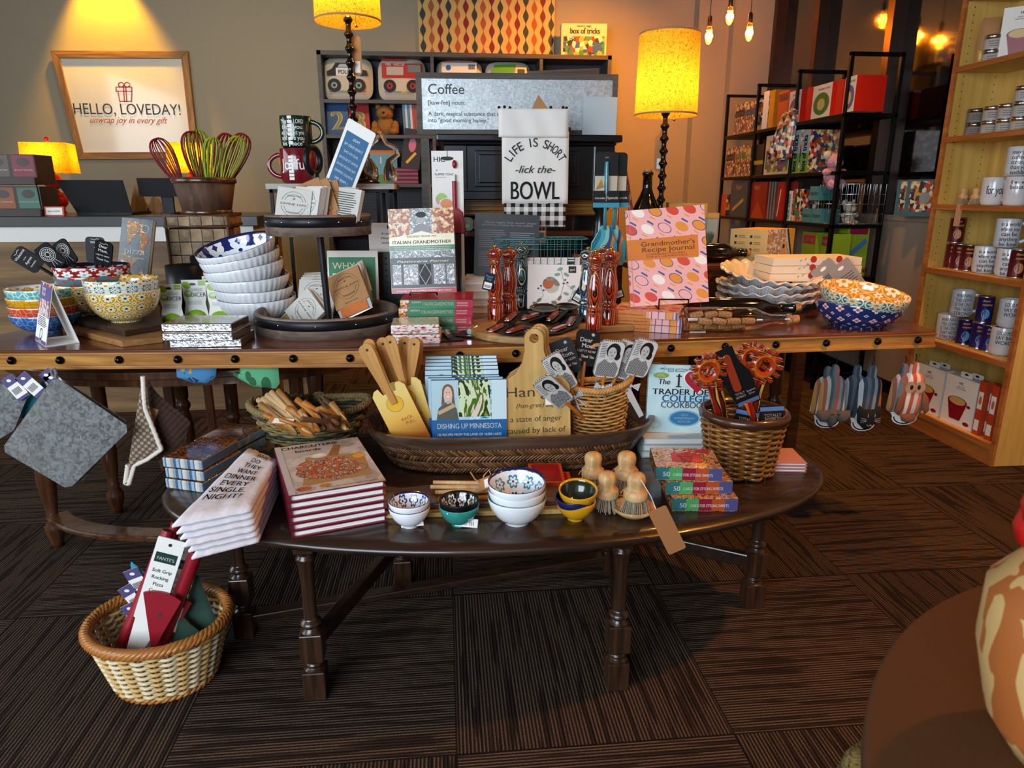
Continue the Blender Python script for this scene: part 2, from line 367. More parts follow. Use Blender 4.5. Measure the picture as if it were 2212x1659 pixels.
# ---------------- console tables ----------------
def console(name, label, pts, nails, left):
    # pts: outline of the top on the floor plan, counter-clockwise, first edge is the front edge
    t = thing(name, label, 'table', (pts[0][0], pts[0][1], 0)); ox, oy = pts[0]
    q = [(x - ox, y - oy) for x, y in pts]; n = len(q)
    def slab(z0, z1, m, k=1, ex=0):
        b = B(); v = [(x, y, z) for z in (z0, z1) for x, y in q]
        b.add(v, [tuple(range(n))[::-1], tuple(range(n, 2 * n))] + [(i, (i + 1) % n, (i + 1) % n + n, i + n) for i in range(n)], m); return b
    slab(ZC - .012, ZC, 'console_wood').obj('tabletop', t, bev=.004)
    b = B()
    for i in range(n - 1 if left else n):
        a, c = Vector(q[i]), Vector(q[(i + 1) % n]); d = c - a; L = d.length; d.normalize(); b.at(a.x, a.y, 0, rz=math.degrees(math.atan2(d.y, d.x)))
        b.box(0, L, 0, .02, ZC - .045, ZC - .012, 'rail_wood').box(0, L, -.005, .02, ZC - .054, ZC - .044, 'rail_wood').box(0, L, -.004, .01, ZC - .014, ZC - .008, 'rail_wood')
    b.at(); b.obj('apron', t, bev=.002)
    for px in nails:
        y0 = 776 if px < 500 else 770
        a, c = Vector(pts[0]), Vector(pts[1]); f0, f1 = 0, 1
        for _ in range(30):     # point of the front edge seen at px
            f = (f0 + f1) / 2; p = a.lerp(c, f); s_ = (p.x * cos(YAW) - p.y * sin(YAW)) / ((p.x * sin(YAW) + p.y * cos(YAW)) * cos(PIT) + (H - ZC) * sin(PIT)) * F + 1106
            if s_ < px: f0 = f
            else: f1 = f
        NB = B().at(p.x - ox, p.y - oy - .004, ZC - .0275, rx=90).lathe([(.0115, 0), (.0105, .004), (.0075, .0085), (.004, .0105), (.0001, .011)], 'nail_head', 16)
        NB.obj('nail_head', t)
    return t
pts0 = FL = G(-90, 758, ZC); SEAM = G(817, 752, ZC); FR = G(2024, 714, ZC); FL = G(-90, 758, ZC); BR = G(1955, 692, ZC)
brx = BR + (BR - FR) * 2.45
tR = console('console_table', 'long red-brown wooden table with studded edge, right of the seam', [(SEAM.x + .002, SEAM.y), (FR.x, FR.y), (brx.x, 2.52), (SEAM.x + .03, 2.6)], (875, 993, 1114, 1450, 1567, 1677, 1786, 1897, 1984), 0)
tL = console('console_table', 'honey-edged wooden table with studded edge, left of the seam', [(FL.x, FL.y), (SEAM.x - .002, SEAM.y), (SEAM.x + .028, 2.6), (-1.12, 2.6), (-1.33, 2.3), (-1.42, 2.1)], (22, 127, 255, 382, 506, 632, 755), 0)
def turned(b, h, r, m, n=20):        # turned leg with square blocks, foot at z=0
    pr = [(.0, 0), (.55, 0), (.62, .03), (.95, .09), (1, .13), (.6, .17), (.72, .19), (.55, .205), (.8, .3), (.98, .42), (.9, .5), (.6, .56), (.85, .58), (.85, .6), (.6, .62), (.75, .64), (.8, .9), (.9, .97), (.9, 1)]
    return b.lathe([(max(p * r, .0005), z * h) for p, z in pr], m, n)
for t_, xs in ((tR, ((.3, .3), (1.08, .45), (.3, .5), (1.42, .5))), (tL, ((.78, .5), (.35, .58)))):
    for x, y in xs: turned(B(), ZC - .07, .03, 'walnut_leg').obj('leg', t_, (x, y, 0))
p = WY(612, 830, 2.5); tag(B().box(0, 70 * mp(p), 0, .05, 0, ZC - .06, 'board_light').obj('leg', tL, (p.x - SEAM.x * 0 - pts0.x, 2.5 - pts0.y, 0)), 'plain light wooden post')
# small round-fronted table under the left console
t = thing('half_round_table', 'brown half-round table with turned legs and curved floor stretcher under left console', 'table', (-.85, 2.36, 0))
def eplate(b, rx, ry, z0, z1, m, n=48):
    v = [(rx * cos(2 * PI * k / n), ry * sin(2 * PI * k / n), z) for z in (z0, z1) for k in range(n)]
    return b.add(v, [tuple(range(n))[::-1], tuple(range(n, 2 * n))] + [(i, (i + 1) % n, (i + 1) % n + n, i + n) for i in range(n)], m)
eplate(B(), .58, .26, .61, .635, 'walnut_leg').obj('tabletop', t, bev=.004); eplate(B(), .55, .24, .585, .61, 'walnut_leg').obj('apron', t)
LG = [(-.475, -.10), (-.39, .15), (.05, .2), (.42, -.12)]
for x, y in LG: turned(B(), .585, .03, 'walnut_leg').obj('leg', t, (x, y, 0))
for w2, z0, z1 in ((.028, .098, .118), (.034, .104, .111)):
    pth = [(-.52 + .0 * k, 0) for k in range(1)]; c = [(-.475, -.1), (-.36, -.2), (-.2, -.26), (0, -.27), (.25, -.22), (.42, -.12)]
    o = []
    o = [(.49 * cos(R(200 + 135 * k / 30)), .27 * sin(R(200 + 135 * k / 30))) for k in range(31)]
    b = B(); vs = []
    for i, (x, y) in enumerate(o):
        a_, c_ = o[max(0, i - 1)], o[min(len(o) - 1, i + 1)]; d = Vector((c_[0] - a_[0], c_[1] - a_[1])).normalized(); nx, ny = -d.y * w2, d.x * w2
        vs += [(x + nx, y + ny, z0), (x - nx, y - ny, z0), (x - nx, y - ny, z1), (x + nx, y + ny, z1)]
    fs = []
    for i in range(len(o) - 1):
        for k in range(4): fs.append((i * 4 + k, i * 4 + (k + 1) % 4, i * 4 + 4 + (k + 1) % 4, i * 4 + 4 + k))
    b.add(vs, fs, 'walnut_leg').obj('stretcher', t)
# ---------------- oval gate-leg table ----------------
OX, OY, OA, OB = .14, 1.655, .835, .395
t = thing('oval_table', 'low dark oak oval gate-leg table in front of the console', 'table', (OX, OY, 0))
b = B(); n = 72
prof = [(0.0001, ZT), (.90, ZT), (.965, ZT), (.972, ZT - .003), (.99, ZT - .004), (1, ZT - .012), (.994, ZT - .02), (.975, ZT - .023), (.93, ZT - .023), (0.0001, ZT - .023)]
vs = [(OA * r * cos(2 * PI * k / n) if r < .95 else (OA - (1 - r) * OA) * cos(2 * PI * k / n), OB * r * sin(2 * PI * k / n), z) for r, z in prof for k in range(n)]
b.add(vs, [(i * n + k, (i + 1) * n + k, (i + 1) * n + (k + 1) % n, i * n + (k + 1) % n) for i in range(len(prof) - 1) for k in range(n)], 'dark_oak', True)
b.obj('tabletop', t)
B().box(-.46, .27, -.2, -.17, ZT - .1, ZT - .023, 'dark_oak').box(-.46, .27, .17, .2, ZT - .1, ZT - .023, 'dark_oak').obj('apron', t)
def gleg(b, h=ZT - .023, w_=.026):
    m = 'dark_oak_leg'
    b.box(-w_, w_, -w_, w_, 0, .075, m); b.lathe([(w_ * .95, .075), (w_ * .6, .082), (w_ * .85, .088), (w_ * .6, .094), (w_ * .95, .102)], m, 16)
    b.box(-w_, w_, -w_, w_, .102, .175, m)
    b.lathe([(w_ * .9, .175), (w_ * .55, .186), (w_ * .95, .194), (w_ * .95, .2), (w_ * .6, .208), (w_ * .62, .3), (w_ * .75, h - .085), (w_ * .9, h - .075), (w_ * .6, h - .065), (w_ * .8, h - .058)], m, 16)
    b.box(-w_ * .85, w_ * .85, -w_ * .85, w_ * .85, h - .058, h, m); return b
for x, y in ((-.328, 1.44), (.388, 1.404), (.86, 1.70), (-.56, 1.70), (-.15, 1.93), (.5, 1.93)):
    gleg(B()).obj('leg', t, (x - OX, y - OY, 0), (0, 0, 0), bev=.005)
b = B()
def bar(b, p, q, w_, h_, m):
    p = Vector(p); q = Vector(q); d = q - p; b.at(Matrix.Translation(p) @ Matrix.Rotation(math.atan2(d.y, d.x), 4, 'Z')); b.box(0, d.length, -w_ / 2, w_ / 2, -h_ / 2, h_ / 2, m); b.at()
bar(b, (-.328 - OX, 1.44 - OY, .14), (-.15 - OX, 1.93 - OY, .14), .028, .04, 'dark_oak')
bar(b, (-.56 - OX, 1.70 - OY, .05), (.5 - OX, 1.93 - OY, .05), .04, .022, 'dark_oak'); bar(b, (-.15 - OX, 1.93 - OY, .14), (.5 - OX, 1.93 - OY, .14), .028, .04, 'dark_oak')
bar(b, (.388 - OX, 1.404 - OY, .14), (.5 - OX, 1.93 - OY, .14), .028, .04, 'dark_oak'); bar(b, (.86 - OX, 1.7 - OY, .14), (.5 - OX, 1.93 - OY, .14), .028, .04, 'dark_oak')
b.obj('stretcher', t, bev=.004)
# ---------------- service counter ----------------
ct = WY(0, 468, 3.8).z; cb = WY(0, 490, 3.8).z; cw = WY(0, 523, 3.8).z
t = thing('service_counter', 'plank-fronted sales counter with dark top and white band on the left', 'counter', (-2.4, 3.8, 0))
B().box(-1.65, 1.45, -.03, .8, cb, ct, 'counter_top').obj('countertop', t, bev=.003)
B().box(-1.6, 1.42, -.012, .7, cw, cb, 'white_laminate').obj('band', t)
B().box(-1.6, 1.4, 0, .7, 0, cw, 'plank_wood').obj('front_panel', t)
# ---------------- grey cubby unit on the back wall ----------------
gx0, gx1 = WY(683, 110, 5.7).x, WY(1322, 118, 5.7).x; gz = WY(900, 112, 5.7).z; g1 = WY(800, 215, 5.7).z; g2 = WY(800, 291, 5.7).z
t = thing('cubby_shelf', 'grey wooden cubby shelf unit with pegboard back on the back wall', 'shelf', (gx0, 5.7, 0)); W_ = gx1 - gx0
B().box(0, .03, 0, .27, 0, gz, 'grey_board').box(W_ - .03, W_, 0, .27, 0, gz, 'grey_board').box(0, W_, 0, .27, gz - .03, gz, 'grey_board').obj('case', t)
B().box(.03, W_ - .03, .26, .27, 0, gz - .03, 'peg_board').obj('back_panel', t)
dx1 = WY(930, 150, 5.7).x - gx0; dx2 = WY(1166, 150, 5.7).x - gx0
for z in (g1, g2, g2 - .36, g2 - .72, .1): B().box(.03, W_ - .03, .004, .26, z - .025, z, 'grey_board').obj('shelf_board', t)
for x in (dx1, dx2): B().box(x, x + .025, .005, .25, .1, gz - .03, 'grey_board').obj('divider', t)
# ---------------- black hutch behind the console ----------------
HY = 2.9; hx0, hx1 = -.02, .72; hz = 1.375
t = thing('display_hutch', 'black painted mantel-like hutch with raised panels behind the console', 'hutch', (hx0, HY, 0)); w_ = hx1 - hx0
B().box(-.0, w_, -.03, .3, hz - .028, hz, 'black_paint').box(.02, w_ - .02, -.015, .28, hz - .04, hz - .028, 'black_paint').obj('ledge', t, bev=.01, seg=3)
b = B().box(.03, w_ - .03, 0, .26, hz - .235, hz - .04, 'black_paint').box(.03, w_ - .03, -.012, .02, hz - .25, hz - .215, 'black_paint')
for x0, x1 in ((.15, .35), (.37, .57)): b.box(x0, x1, -.008, .01, hz - .2, hz - .06, 'black_paint').box(x0 + .015, x1 - .015, -.013, .01, hz - .185, hz - .075, 'black_paint')
b.obj('frieze', t, bev=.004)
for x in (.045, w_ - .1):
    B().box(x - .01, x + .075, -.01, .26, hz - .235, hz - .04, 'black_paint').obj('pilaster', t, bev=.004); B().box(x - .01, x + .075, 0, .26, .35, .62, 'black_paint').obj('plinth_block', t, bev=.004)
    b = B(); b.at(x + .03, .02, .62); b.lathe([(.035, 0), (.035, .03), (.022, .05), (.034, .075), (.022, .1), (.03, .16), (.036, .3), (.03, .4), (.022, .45), (.034, .47), (.034, .52)], 'black_paint', 20); b.obj('column', t)
b = B().box(.03, w_ - .03, .1, .26, 1.06, 1.135, 'rail_wood')
for k in range(4): b.box(.05, w_ - .05, .08, .1, 1.065 + k * .017, 1.075 + k * .017, 'rail_wood')
b.obj('moulding', t, bev=.002)
for z in (.62, .98): B().box(.03, w_ - .03, .02, .26, z, z + .02, 'console_wood').obj('shelf_board', t)
B().box(.03, w_ - .03, .25, .27, 0, hz - .04, 'black_paint').obj('back_panel', t)
b = B().box(-.02, w_ + .02, -.02, .26, .05, .35, 'black_paint')
for x0, x1 in ((.04, .34), (.4, .7)): b.box(x0, x1, -.028, -.02, .1, .31, 'black_paint').box(x0 + .03, x1 - .03, -.036, -.028, .13, .28, 'black_paint')
b.obj('base_cabinet', t, bev=.004)
# ---------------- black etagere on the right wall ----------------
t = thing('ladder_shelf', 'black metal stepped shelving with upright frames by the dark window', 'shelf', (2.2, 0, 0))
EY = (3.865, 4.43, 5.0, 5.55); EZ = (.30, .68, .98, 1.273, 1.578)
b_ = .022
for y in EY:
    b = B()
    for x in (0, .29): b.box(x, x + b_, y, y + b_, 0, 1.885, 'black_iron')
    b.box(0, .312, y, y + b_, 1.865, 1.885, 'black_iron').box(0, .312, y, y + b_, .08, .1, 'black_iron')
    b.obj('frame', t, bev=.002)
for z in EZ:
    B().box(0, .31, EY[0], EY[3] + .02, z - .022, z - .004, 'black_iron').box(.005, .305, EY[0] + .01, EY[3] + .01, z - .006, z, 'black_paint').obj('shelf_board', t, bev=.001)
# ---------------- maple bookcase on the right ----------------
BX, BY0, BY1 = 2.35, 2.635, 3.235; SZ = (.092, .46, .80, 1.099, 1.403, 1.705, 2.0)
t = thing('bookcase', 'tall light maple bookcase with cherry shelf edges on the right', 'bookcase', (BX, BY0, 0)); L = BY1 - BY0
for y in (-.02, L): B().box(.012, .262, y, y + .02, 0, 2.3, 'maple_ply').box(0, .014, y - .001, y + .021, 0, 2.3, 'cherry_edge').obj('side_panel', t)
B().box(.25, .262, 0, L, 0, 2.3, 'maple_ply').obj('back_panel', t)
for z in SZ: B().box(.012, .25, 0, L, z - .02, z, 'maple_ply').box(0, .013, .0005, L - .0005, z - .022, z + .001, 'cherry_edge').obj('shelf_board', t)
B().box(.004, .02, 0, L, 0, .07, 'cherry_edge').obj('plinth', t)
b = B()
for x in (.045, .2):
    for z in [k * .032 + .13 for k in range(64)]: b.box(x, x + .004, L - .0015, L, z, z + .004, 'black_paint').box(x, x + .004, 0, .0015, z, z + .004, 'black_paint')
b.obj('pin_holes', t)['kind'] = 'stuff'
# ================= goods on the console =================
M('page', '#e9e4d8', .7, pat=lambda n: n.mix(n.noise(n.sc(6, 1500, 6), 1, 1).gt(.6), '#f2f0ea', '#c9c4ba'))
M('foil', '#d9dde0', .22, .85, bump=lambda n: n.noise(n.sc(90, 90, 160), 1, 3, 1), bs=.9, bd=.004)
M('white_glaze', '#e9ebee', .12, coat=.6); M('navy_glaze', '#1a2350', .12, coat=.6); M('steel', '#c9ccd0', .22, 1); M('brass', '#c79a3c', .22, 1)
M('card_white', '#e6e3dc', .6); M('kraft', '#a97a4a', .7, bump=grain(200), bs=.05); M('ink', '#191919', .6); M('black_card', '#0a0a0c', .45, spec=.3)
M('glass_clear', '#ffffff', .02, trans=1, ior=1.45); M('glass_green', '#8a7a30', .03, trans=.96, ior=1.45); M('glass_dark', '#120d05', .05, coat=1); M('cork', '#b98a52', .8, pat=lambda n: n.ramp(n.noise(n.sc(240, 240, 240), 1, 3), [(.35, '#8a5e30'), (.6, '#c79a62')]))
def flor(bg, pet, cen=None, N=12, vs=20, k=3, r0=.42, extra=None, off=True):
    def f(n):
        u, v = n.uv[:2]; o = None
        for ou, ov, sc_ in (((0, 0, 1), (.5, .5, .55)) if off else ((0, 0, 1),)):
            a = (u * N + ou).fr() - .5; b = (v * vs + ov).fr() - .5; r = (a * a + b * b).sqrt(); th = a.atan(b) if False else b.atan(a)
            p = r.lt(((th * k).cos().abs() * .5 + .45) * r0 * sc_) * r.gt(.10 * sc_)
            o = p if o is None else o.max(p)
        c = n.mix(o, bg, pet)
        if extra:
            a = (u * N).fr() - .5; b = (v * vs).fr() - .5; r = (a * a + b * b).sqrt(); c = n.mix((r - .46).abs().lt(.035), c, extra)
        if cen:
            a = (u * N).fr() - .5; b = (v * vs).fr() - .5; c = n.mix((a * a + b * b).sqrt().lt(.1), c, cen)
        return c
    return f
def glz(name, pat): M(name, '#ffffff', .14, coat=.6, pat=pat)
glz('red_floral', flor('#8f1f22', '#ece4dc', '#7fb6c4', 13, 30)); glz('teal_red', flor('#2f7f86', '#b23a36', '#e8e0d0', 12, 32, 4)); glz('yellow_quilt', flor('#c4920c', '#e6e0c0', '#20406a', 14, 30, 4, .36, '#e6dcae'))
glz('teal_band', flor('#17606b', '#e9e2cc', '#c09030', 14, 36, 2, .5, '#dce8dc')); glz('ochre_damask', flor('#c98c08', '#f3ead0', None, 10, 18, 3, .4, '#e0c070')); glz('blue_petal', flor('#20286a', '#eef1f6', '#20286a', 9, 15, 3, .62, off=False))
glz('navy_motif', flor('#1c2c60', '#dfc9c4', '#b5483c', 16, 26, 2, .28)); glz('green_motif', flor('#47706e', '#d9cfae', '#c98d2e', 12, 26, 4, .4, '#d8e0c8')); glz('aqua_glaze', lambda n: n.mix(n.vor(n.sc(1, 1, 1), 55, 1, 'DISTANCE_TO_EDGE')[0].lt(.05), '#5fb4b4', '#d8e8d8'))
for nm, c, d in (('yellow_glaze', '#d69a18', '#b87a10'), ('orange_glaze', '#c8452a', '#e09070'), ('blue_glaze', '#2a5aa0', '#6a94c8')): glz(nm, (lambda c, d: lambda n: n.mix(n.vor(n.sc(1, 1, 1), 60, 1, 'DISTANCE_TO_EDGE')[0].lt(.06), c, d))(c, d))
def bowlp(r, h, fr=.45, th=.004, pw=.62, n=9):
    f = r * fr; o = [(.0001, 0), (f * .96, 0), (f, .001), (f, .006)]
    for k in range(1, n + 1):
        t_ = k / n; o.append((f + (r - f) * sin(t_ * PI / 2) ** .95, .006 + (h - .006) * (1 - cos(t_ * PI / 2)) ** (pw)))
    inn = [(max(a - th, .0001), b_ + th * .6) for a, b_ in o[4:]][::-1]; inn[0] = (r - th, h)
    return o, [(r - th * .2, h + th * .3)] + inn[1:] + [(f * .7, .008), (.0001, .008)]
def bowl(name, label, cat, loc, rot, r, h, out, rim, inn, group=None, fr=.45, pw=.62, ribs=0, band=None):
    o, i = bowlp(r, h, fr, pw=pw); b = B(); mod = None; nn = 64
    if ribs: mod = (lambda a, rr_, z, k: (rr_ * (1 + (.012 * cos(a * ribs) if 4 < k < 12 else 0)), z)); nn = ribs * 4
    ms = [out] * (len(o) - 1) + [rim, rim] + [inn] * (len(i) - 2)
    if band: ms[-len(i) - 3:-len(i)] = [band] * 3
    b.lathe(o + i, ms, nn, mod); ob = b.obj(name, None, loc, rot); return tag(ob, label, cat, group)
def book(label, loc, rot, w, h, t, cov, art=None, group=None, name='book', spine=None, pg='page', soft=False, cat='book', spm=None, edge=.003):
    o = thing(name, label, cat, loc, rot, group); k = .0008 if soft else .0022; e = 0 if soft else edge
    b = B().box(0, w, 0, k, 0, h, cov).box(0, w, t - k, t, 0, h, cov).box(-.0005, k, .0002, t - .0002, 0, h, spm or cov)
    if art: art(b, w, h)
    if spine: b.at(-.0005, t, 0, rz=-90); spine(b, t, h); b.at()
    b.obj('cover', o); B().box(k, w - e, k, t - k, e, h - e, pg).obj('pages', o); return o
def card(name, label, cat, loc, rot, w, h, t, mat, art=None, group=None, part=None, pts=None):
    b = B()
    if pts: b.ext(pts, 0, t, mat)
    else: b.box(0, w, 0, t, 0, h, mat)
    if art: art(b, w, h)
    o = b.obj(name, None, loc, rot if isinstance(rot, tuple) else (0, 0, rot)); return tag(o, label, cat, group)
def easel(label, loc, rz, w, h, group=None):
    b = B()
    for x in (-w / 2, w / 2): b.tube([(x, -.05, .012), (x, -.045, .002), (x * .8, .0, .006), (x * .55, .03, h)], .0018, 'black_iron', 6)
    b.tube([(-w * .4, .012, h * .35), (w * .4, .012, h * .35)], .0018, 'black_iron', 6).tube([(0, .012, h * .35), (0, .1, .002)], .0018, 'black_iron', 6).tube([(-w / 2, -.05, .012), (w / 2, -.05, .012)], .0018, 'black_iron', 6)
    return tag(b.obj('display_easel', None, loc, (0, 0, rz)), label, 'easel', group)
def lines(b, x0, x1, z0, z1, n, mat, hh=.35, y=-.001, r=None):
    q = random.Random(n)
    for k in range(n): z = z1 - (z1 - z0) * (k + .5) / n; d = (z1 - z0) / n * hh / 2; b.r2(x0, x1 - (x1 - x0) * q.random() * .25, z - d, z + d, mat, y)
YR = -5.5
# --- tent card, far left
l = G(70, 748, ZC); s = mp(l); t = thing('tent_card', 'purple and white folded tent card about felted goods', 'sign', l + Vector((.0, .04, .002)), -52)
A_ = .128 * 1.35
b = B().at(0, 0, 0, rx=-14).box(-.07, .07, 0, .0015, 0, A_, 'card_white')
b.r2(-.07, .07, A_ * .62, A_, C('#56437f'), -.0006).r2(-.07, .07, 0, A_ * .06, C('#56437f'), -.0006).r2(-.07, .07, A_ * .45, A_ * .64, C('#8c5f78'), -.0008)
M('felt_photo', pat=blot(['#6b4a86', '#c8603a', '#d8d2cc', '#5a4a8a', '#e0a080'], 40), rough=.5)
b.r2(-.055, .06, A_ * .45, A_ * .72, 'felt_photo', -.001)
for k, c in enumerate(('#c03a50', '#e8e0d8', '#30304a', '#e07a30', '#5a3a80', '#d84050', '#e8c030')): b.r2(-.055 + k * .016, -.041 + k * .016, A_ * .95, A_ * .985, C(c), -.001)
b.text('Felted', -.02, A_ * .86, .013, 'card_white', y=-.0014).text('Wool', -.02, A_ * .78, .013, 'card_white', y=-.0014).text('FAIR TRADE', 0, A_ * .015, .005, 'card_white', y=-.0014)
lines(b, -.055, .058, A_ * .27, A_ * .44, 6, 'ink'); b.ring2(0, A_ * .15, .014, .015, .003, 'ink')
b.obj('front_panel', t)
B().at(0, 2 * A_ * sin(R(14)), 0, rx=14).box(-.07, .07, -.0015, 0, 0, A_, 'card_white').obj('back_panel', t)
B().box(-.07, .07, .0, 2 * A_ * sin(R(14)), -.0015, 0, 'card_white').obj('base_panel', t)
# --- four small stacked bowls behind it
l = G(88, 722, ZC); s = mp(l); l.y += .05; sl = G(88, 735, ZC)
for k, (m_, c) in enumerate((('blue_glaze', 'blue'), ('orange_glaze', 'orange-red'), ('yellow_glaze', 'yellow'), ('aqua_glaze', 'pale aqua patterned'))):
    bowl('cereal_bowl', '%s small bowl in the stack behind the tent card' % c, 'bowl', (l.x, l.y, ZC + k * .026), (0, 0, 0), .098, .058, m_, 'white_glaze', 'white_glaze' if k < 3 else flor and 'ochre_damask', 'small coloured bowls by the tent card', pw=.8)
# --- two wooden boards with nested patterned bowls
M('board_dark', '#3a281c', .5, pat=wood('#2c1e15', '#4d3626', 0, 1), bump=wbump(0), bs=.2);
def plank(name, label, px, z0, z1, m):
    p = [G(x, y, z1) for x, y in px]; c = sum(p, Vector()) / len(p); n = len(p); v = [(q.x - c.x, q.y - c.y, z - z0) for z in (z0, z1) for q in p]
    fs = [tuple(range(n)), tuple(range(n, 2 * n))[::-1]] + [(i, i + n, (i + 1) % n + n, (i + 1) % n) for i in range(n)]
    return tag(B().add(v, fs, m).obj(name, None, (c.x, c.y, z0), bev=.003), label, 'board')
plank('serving_board', 'light brown hexagonal wooden board, lower of the two', [(133, 705), (150, 690), (345, 682), (352, 727), (262, 737)], ZC, ZC + .018, 'board_light')
plank('serving_board', 'dark brown wooden board under the patterned bowls', [(122, 680), (135, 662), (240, 642), (346, 655), (350, 700), (268, 714)], ZC + .019, ZC + .037, 'board_dark')
zb = ZC + .037; l = G(200, 684, zb); s = mp(l); r = 74 * s; l.y += .045
for k, (m_, c) in enumerate((('yellow_quilt', 'yellow floral bowl, lowest of the nested bowls holding black spatulas'), ('teal_red', 'teal and red floral bowl, middle of the bowls holding black spatulas'), ('red_floral', 'red floral bowl with blue checked rim holding the black spatulas'))):
    bowl('mixing_bowl', c, 'bowl', (l.x, l.y, zb + .004 + k * .028), (0, 0, 10 * k), r, .098, m_, 'navy_glaze', m_, 'patterned mixing bowls', .42, .8)
lb = l.copy(); l = G(262, 698, zb); r = 74 * mp(l); l.y += .04
bowl('mixing_bowl', 'yellow floral bowl, lower of the two nested at the front of the dark board', 'bowl', l, (0, 0, 0), r, .094, 'yellow_quilt', 'white_glaze', 'ochre_damask', 'patterned mixing bowls', .42, .8)
bowl('mixing_bowl', 'teal-banded bowl with ochre inside, on top at the front of the dark board', 'bowl', l + Vector((0, 0, .036)), (0, 0, 0), r, .094, 'teal_band', 'ochre_damask', 'ochre_damask', 'patterned mixing bowls', .42, .8)
def spat(label, p0, p1, w_, h_, face, art, hm, group, name='spatula', tilt=0, ry_=None, dp=0, pts=None, bow=None):
    # handle from p0 (low end) to p1; blade beyond p1
    o = thing(name, label, 'spatula', p0, 0, group); d = p1 - p0; L = d.length; q = Vector((0, 0, 1)).rotation_difference(d); o.rotation_mode = 'QUATERNION'; o.rotation_quaternion = q
    B().tube([(0, 0, 0), (0, 0, L * .5), (0, 0, L + .01)], [.007, .0085, .006], hm, 10, flat=.7).obj('handle', o, (0, 0, 0), (0, 0, tilt))
    b = B(); P = pts or rr(-w_ / 2, w_ / 2, 0, h_, w_ * .22); b.ext(P, -.0035, .0035, face)
    if art: art(b, w_, h_)
    b.obj('blade', o, (0, 0, L), (0, 0, tilt), bev=.001)
    if bow: bow(o, L)
    return o
M('slate_black', '#0c0d10', .5, spec=.25)
def chalk(ls):
    def f(b, w_, h_):
        for i, (tx, hh) in enumerate(ls): b.text(tx, 0, h_ * (.74 - i * .17), hh, 'card_white', y=-.0042)
        b.l2([(-w_ * .2, h_ * .92), (0, h_ * .89), (w_ * .15, h_ * .94), (w_ * .25, h_ * .9)], .001, 'card_white', -.0042)
    return f
def clock(b, w_, h_):
    for r_ in (.4, .32, .12): b.ring2(0, h_ * .6, w_ * r_, w_ * r_, .0012, 'card_white', -.0042)
    for k in range(16): a = 2 * PI * k / 16; b.l2([(w_ * .13 * cos(a), h_ * .6 + w_ * .13 * sin(a)), (w_ * .3 * cos(a), h_ * .6 + w_ * .3 * sin(a))], .001, 'card_white', -.0042)
    for q in (-.1, 0, .1): b.l2([(q * w_, h_ * .35), (q * w_ * 2.4, h_ * .08)], .001, 'card_white', -.0042)
for (x, y, ti, art, lb2) in ((88, 540, 6, chalk((('Welcome', .008), ('to the', .004), ('Apron', .008), ('FAVORITE', .004))), 'black slate-look spatula leaning far left, with apron lettering'), (132, 538, 4, clock, 'black spatula with a white wheel drawing, front of two in the bowl'), (157, 533, -12, clock, 'black spatula with wheel drawing, half hidden behind its neighbour'), (208, 530, 8, chalk((('What', .008), ('A', .006), ('!', .006))), 'black spatula behind the dear-mom spatula in the red bowl'), (222, 536, -5, chalk((('Dear', .009), ('Mom.', .009), ('I GET IT NOW', .0045), ('Thank You', .006))), 'black spatula lettered Dear Mom standing in the red bowl')):
    p1 = WY(x, y + 38, lb.y + (.02 if y < 535 else -.01)); p0 = Vector((lb.x + (p1.x - lb.x) * .25, lb.y + .01, zb + .062)); spat(lb2, p0, p1, .054, .082, 'slate_black', art, 'slate_black', 'black slogan spatulas in the red bowl', tilt=ti)
# --- riser, pizza book, trunk with whisks
rz_ = .82
bnw = WY(573, 400, 2.68).x - WY(300, 604, 2.64).x - .012; t = thing('plank_bench', 'light wooden bench behind the left console under the woven trunk', 'bench', (WY(300, 604, 2.64).x, 2.625, 0)); B().box(0, bnw, 0, .5, rz_ - .022, rz_, 'board_light').obj('top', t)
for x, y in ((.03, .03), (bnw - .06, .03), (.03, .45), (bnw - .06, .45)): B().box(x, x + .03, y - .015, y + .015, 0, rz_ - .022, 'walnut_leg').obj('leg', t)
M('pizza_photo', rough=.25, coat=.4, pat=blot(['#7a4a28', '#c08840', '#5a6a2a', '#b8482a', '#e0c890', '#8a2a20'], 45, 2)); M('slate_print', '#5d6266', .25, coat=.4, pat=blot(['#51565a', '#646a6e', '#5a5f63'], 60))
def pizza(b, w, h):
    b.p2([(w * .18, h * .98), (w * .72, h * .93), (w * .25, h * .6)], 'pizza_photo').p2([(w * .6, h * .9), (w * .95, h * .72), (w * .7, h * .45)], 'pizza_photo', -.0008).p2([(w * .08, h * .5), (w * .1, h * .1), (w * .62, h * .4)], 'pizza_photo').p2([(w * .35, h * .1), (w * .85, h * .28), (w * .8, 0), (w * .4, 0)], 'pizza_photo')
    b.text('pizza', w * .52, h * .49, .022, 'card_white', w * .66, bold=.02, y=-.0014).text('cookbook', w * .66, h * .42, .007, 'card_white', y=-.0014); b.ring2(w * .78, h * .86, .014, .014, .001, 'card_white')
l = WY(247, 600, 2.66); l.z = rz_ + .006; s = mp(l)
book('grey pizza cookbook standing on a wire easel behind the bowls', l, (-14, 5, -14), 72 * s, 148 * s, .02, 'slate_print', pizza)
easel('black wire easel holding the pizza cookbook', (l.x + .06, l.y + .055, rz_), -14, .06, .2)
M('bark', '#5b3d2a', .75, pat=wood('#3d281b', '#72503a', 2, .8), bump=wbump(2), bs=.7); M('withy', '#8a5a2c', .5)
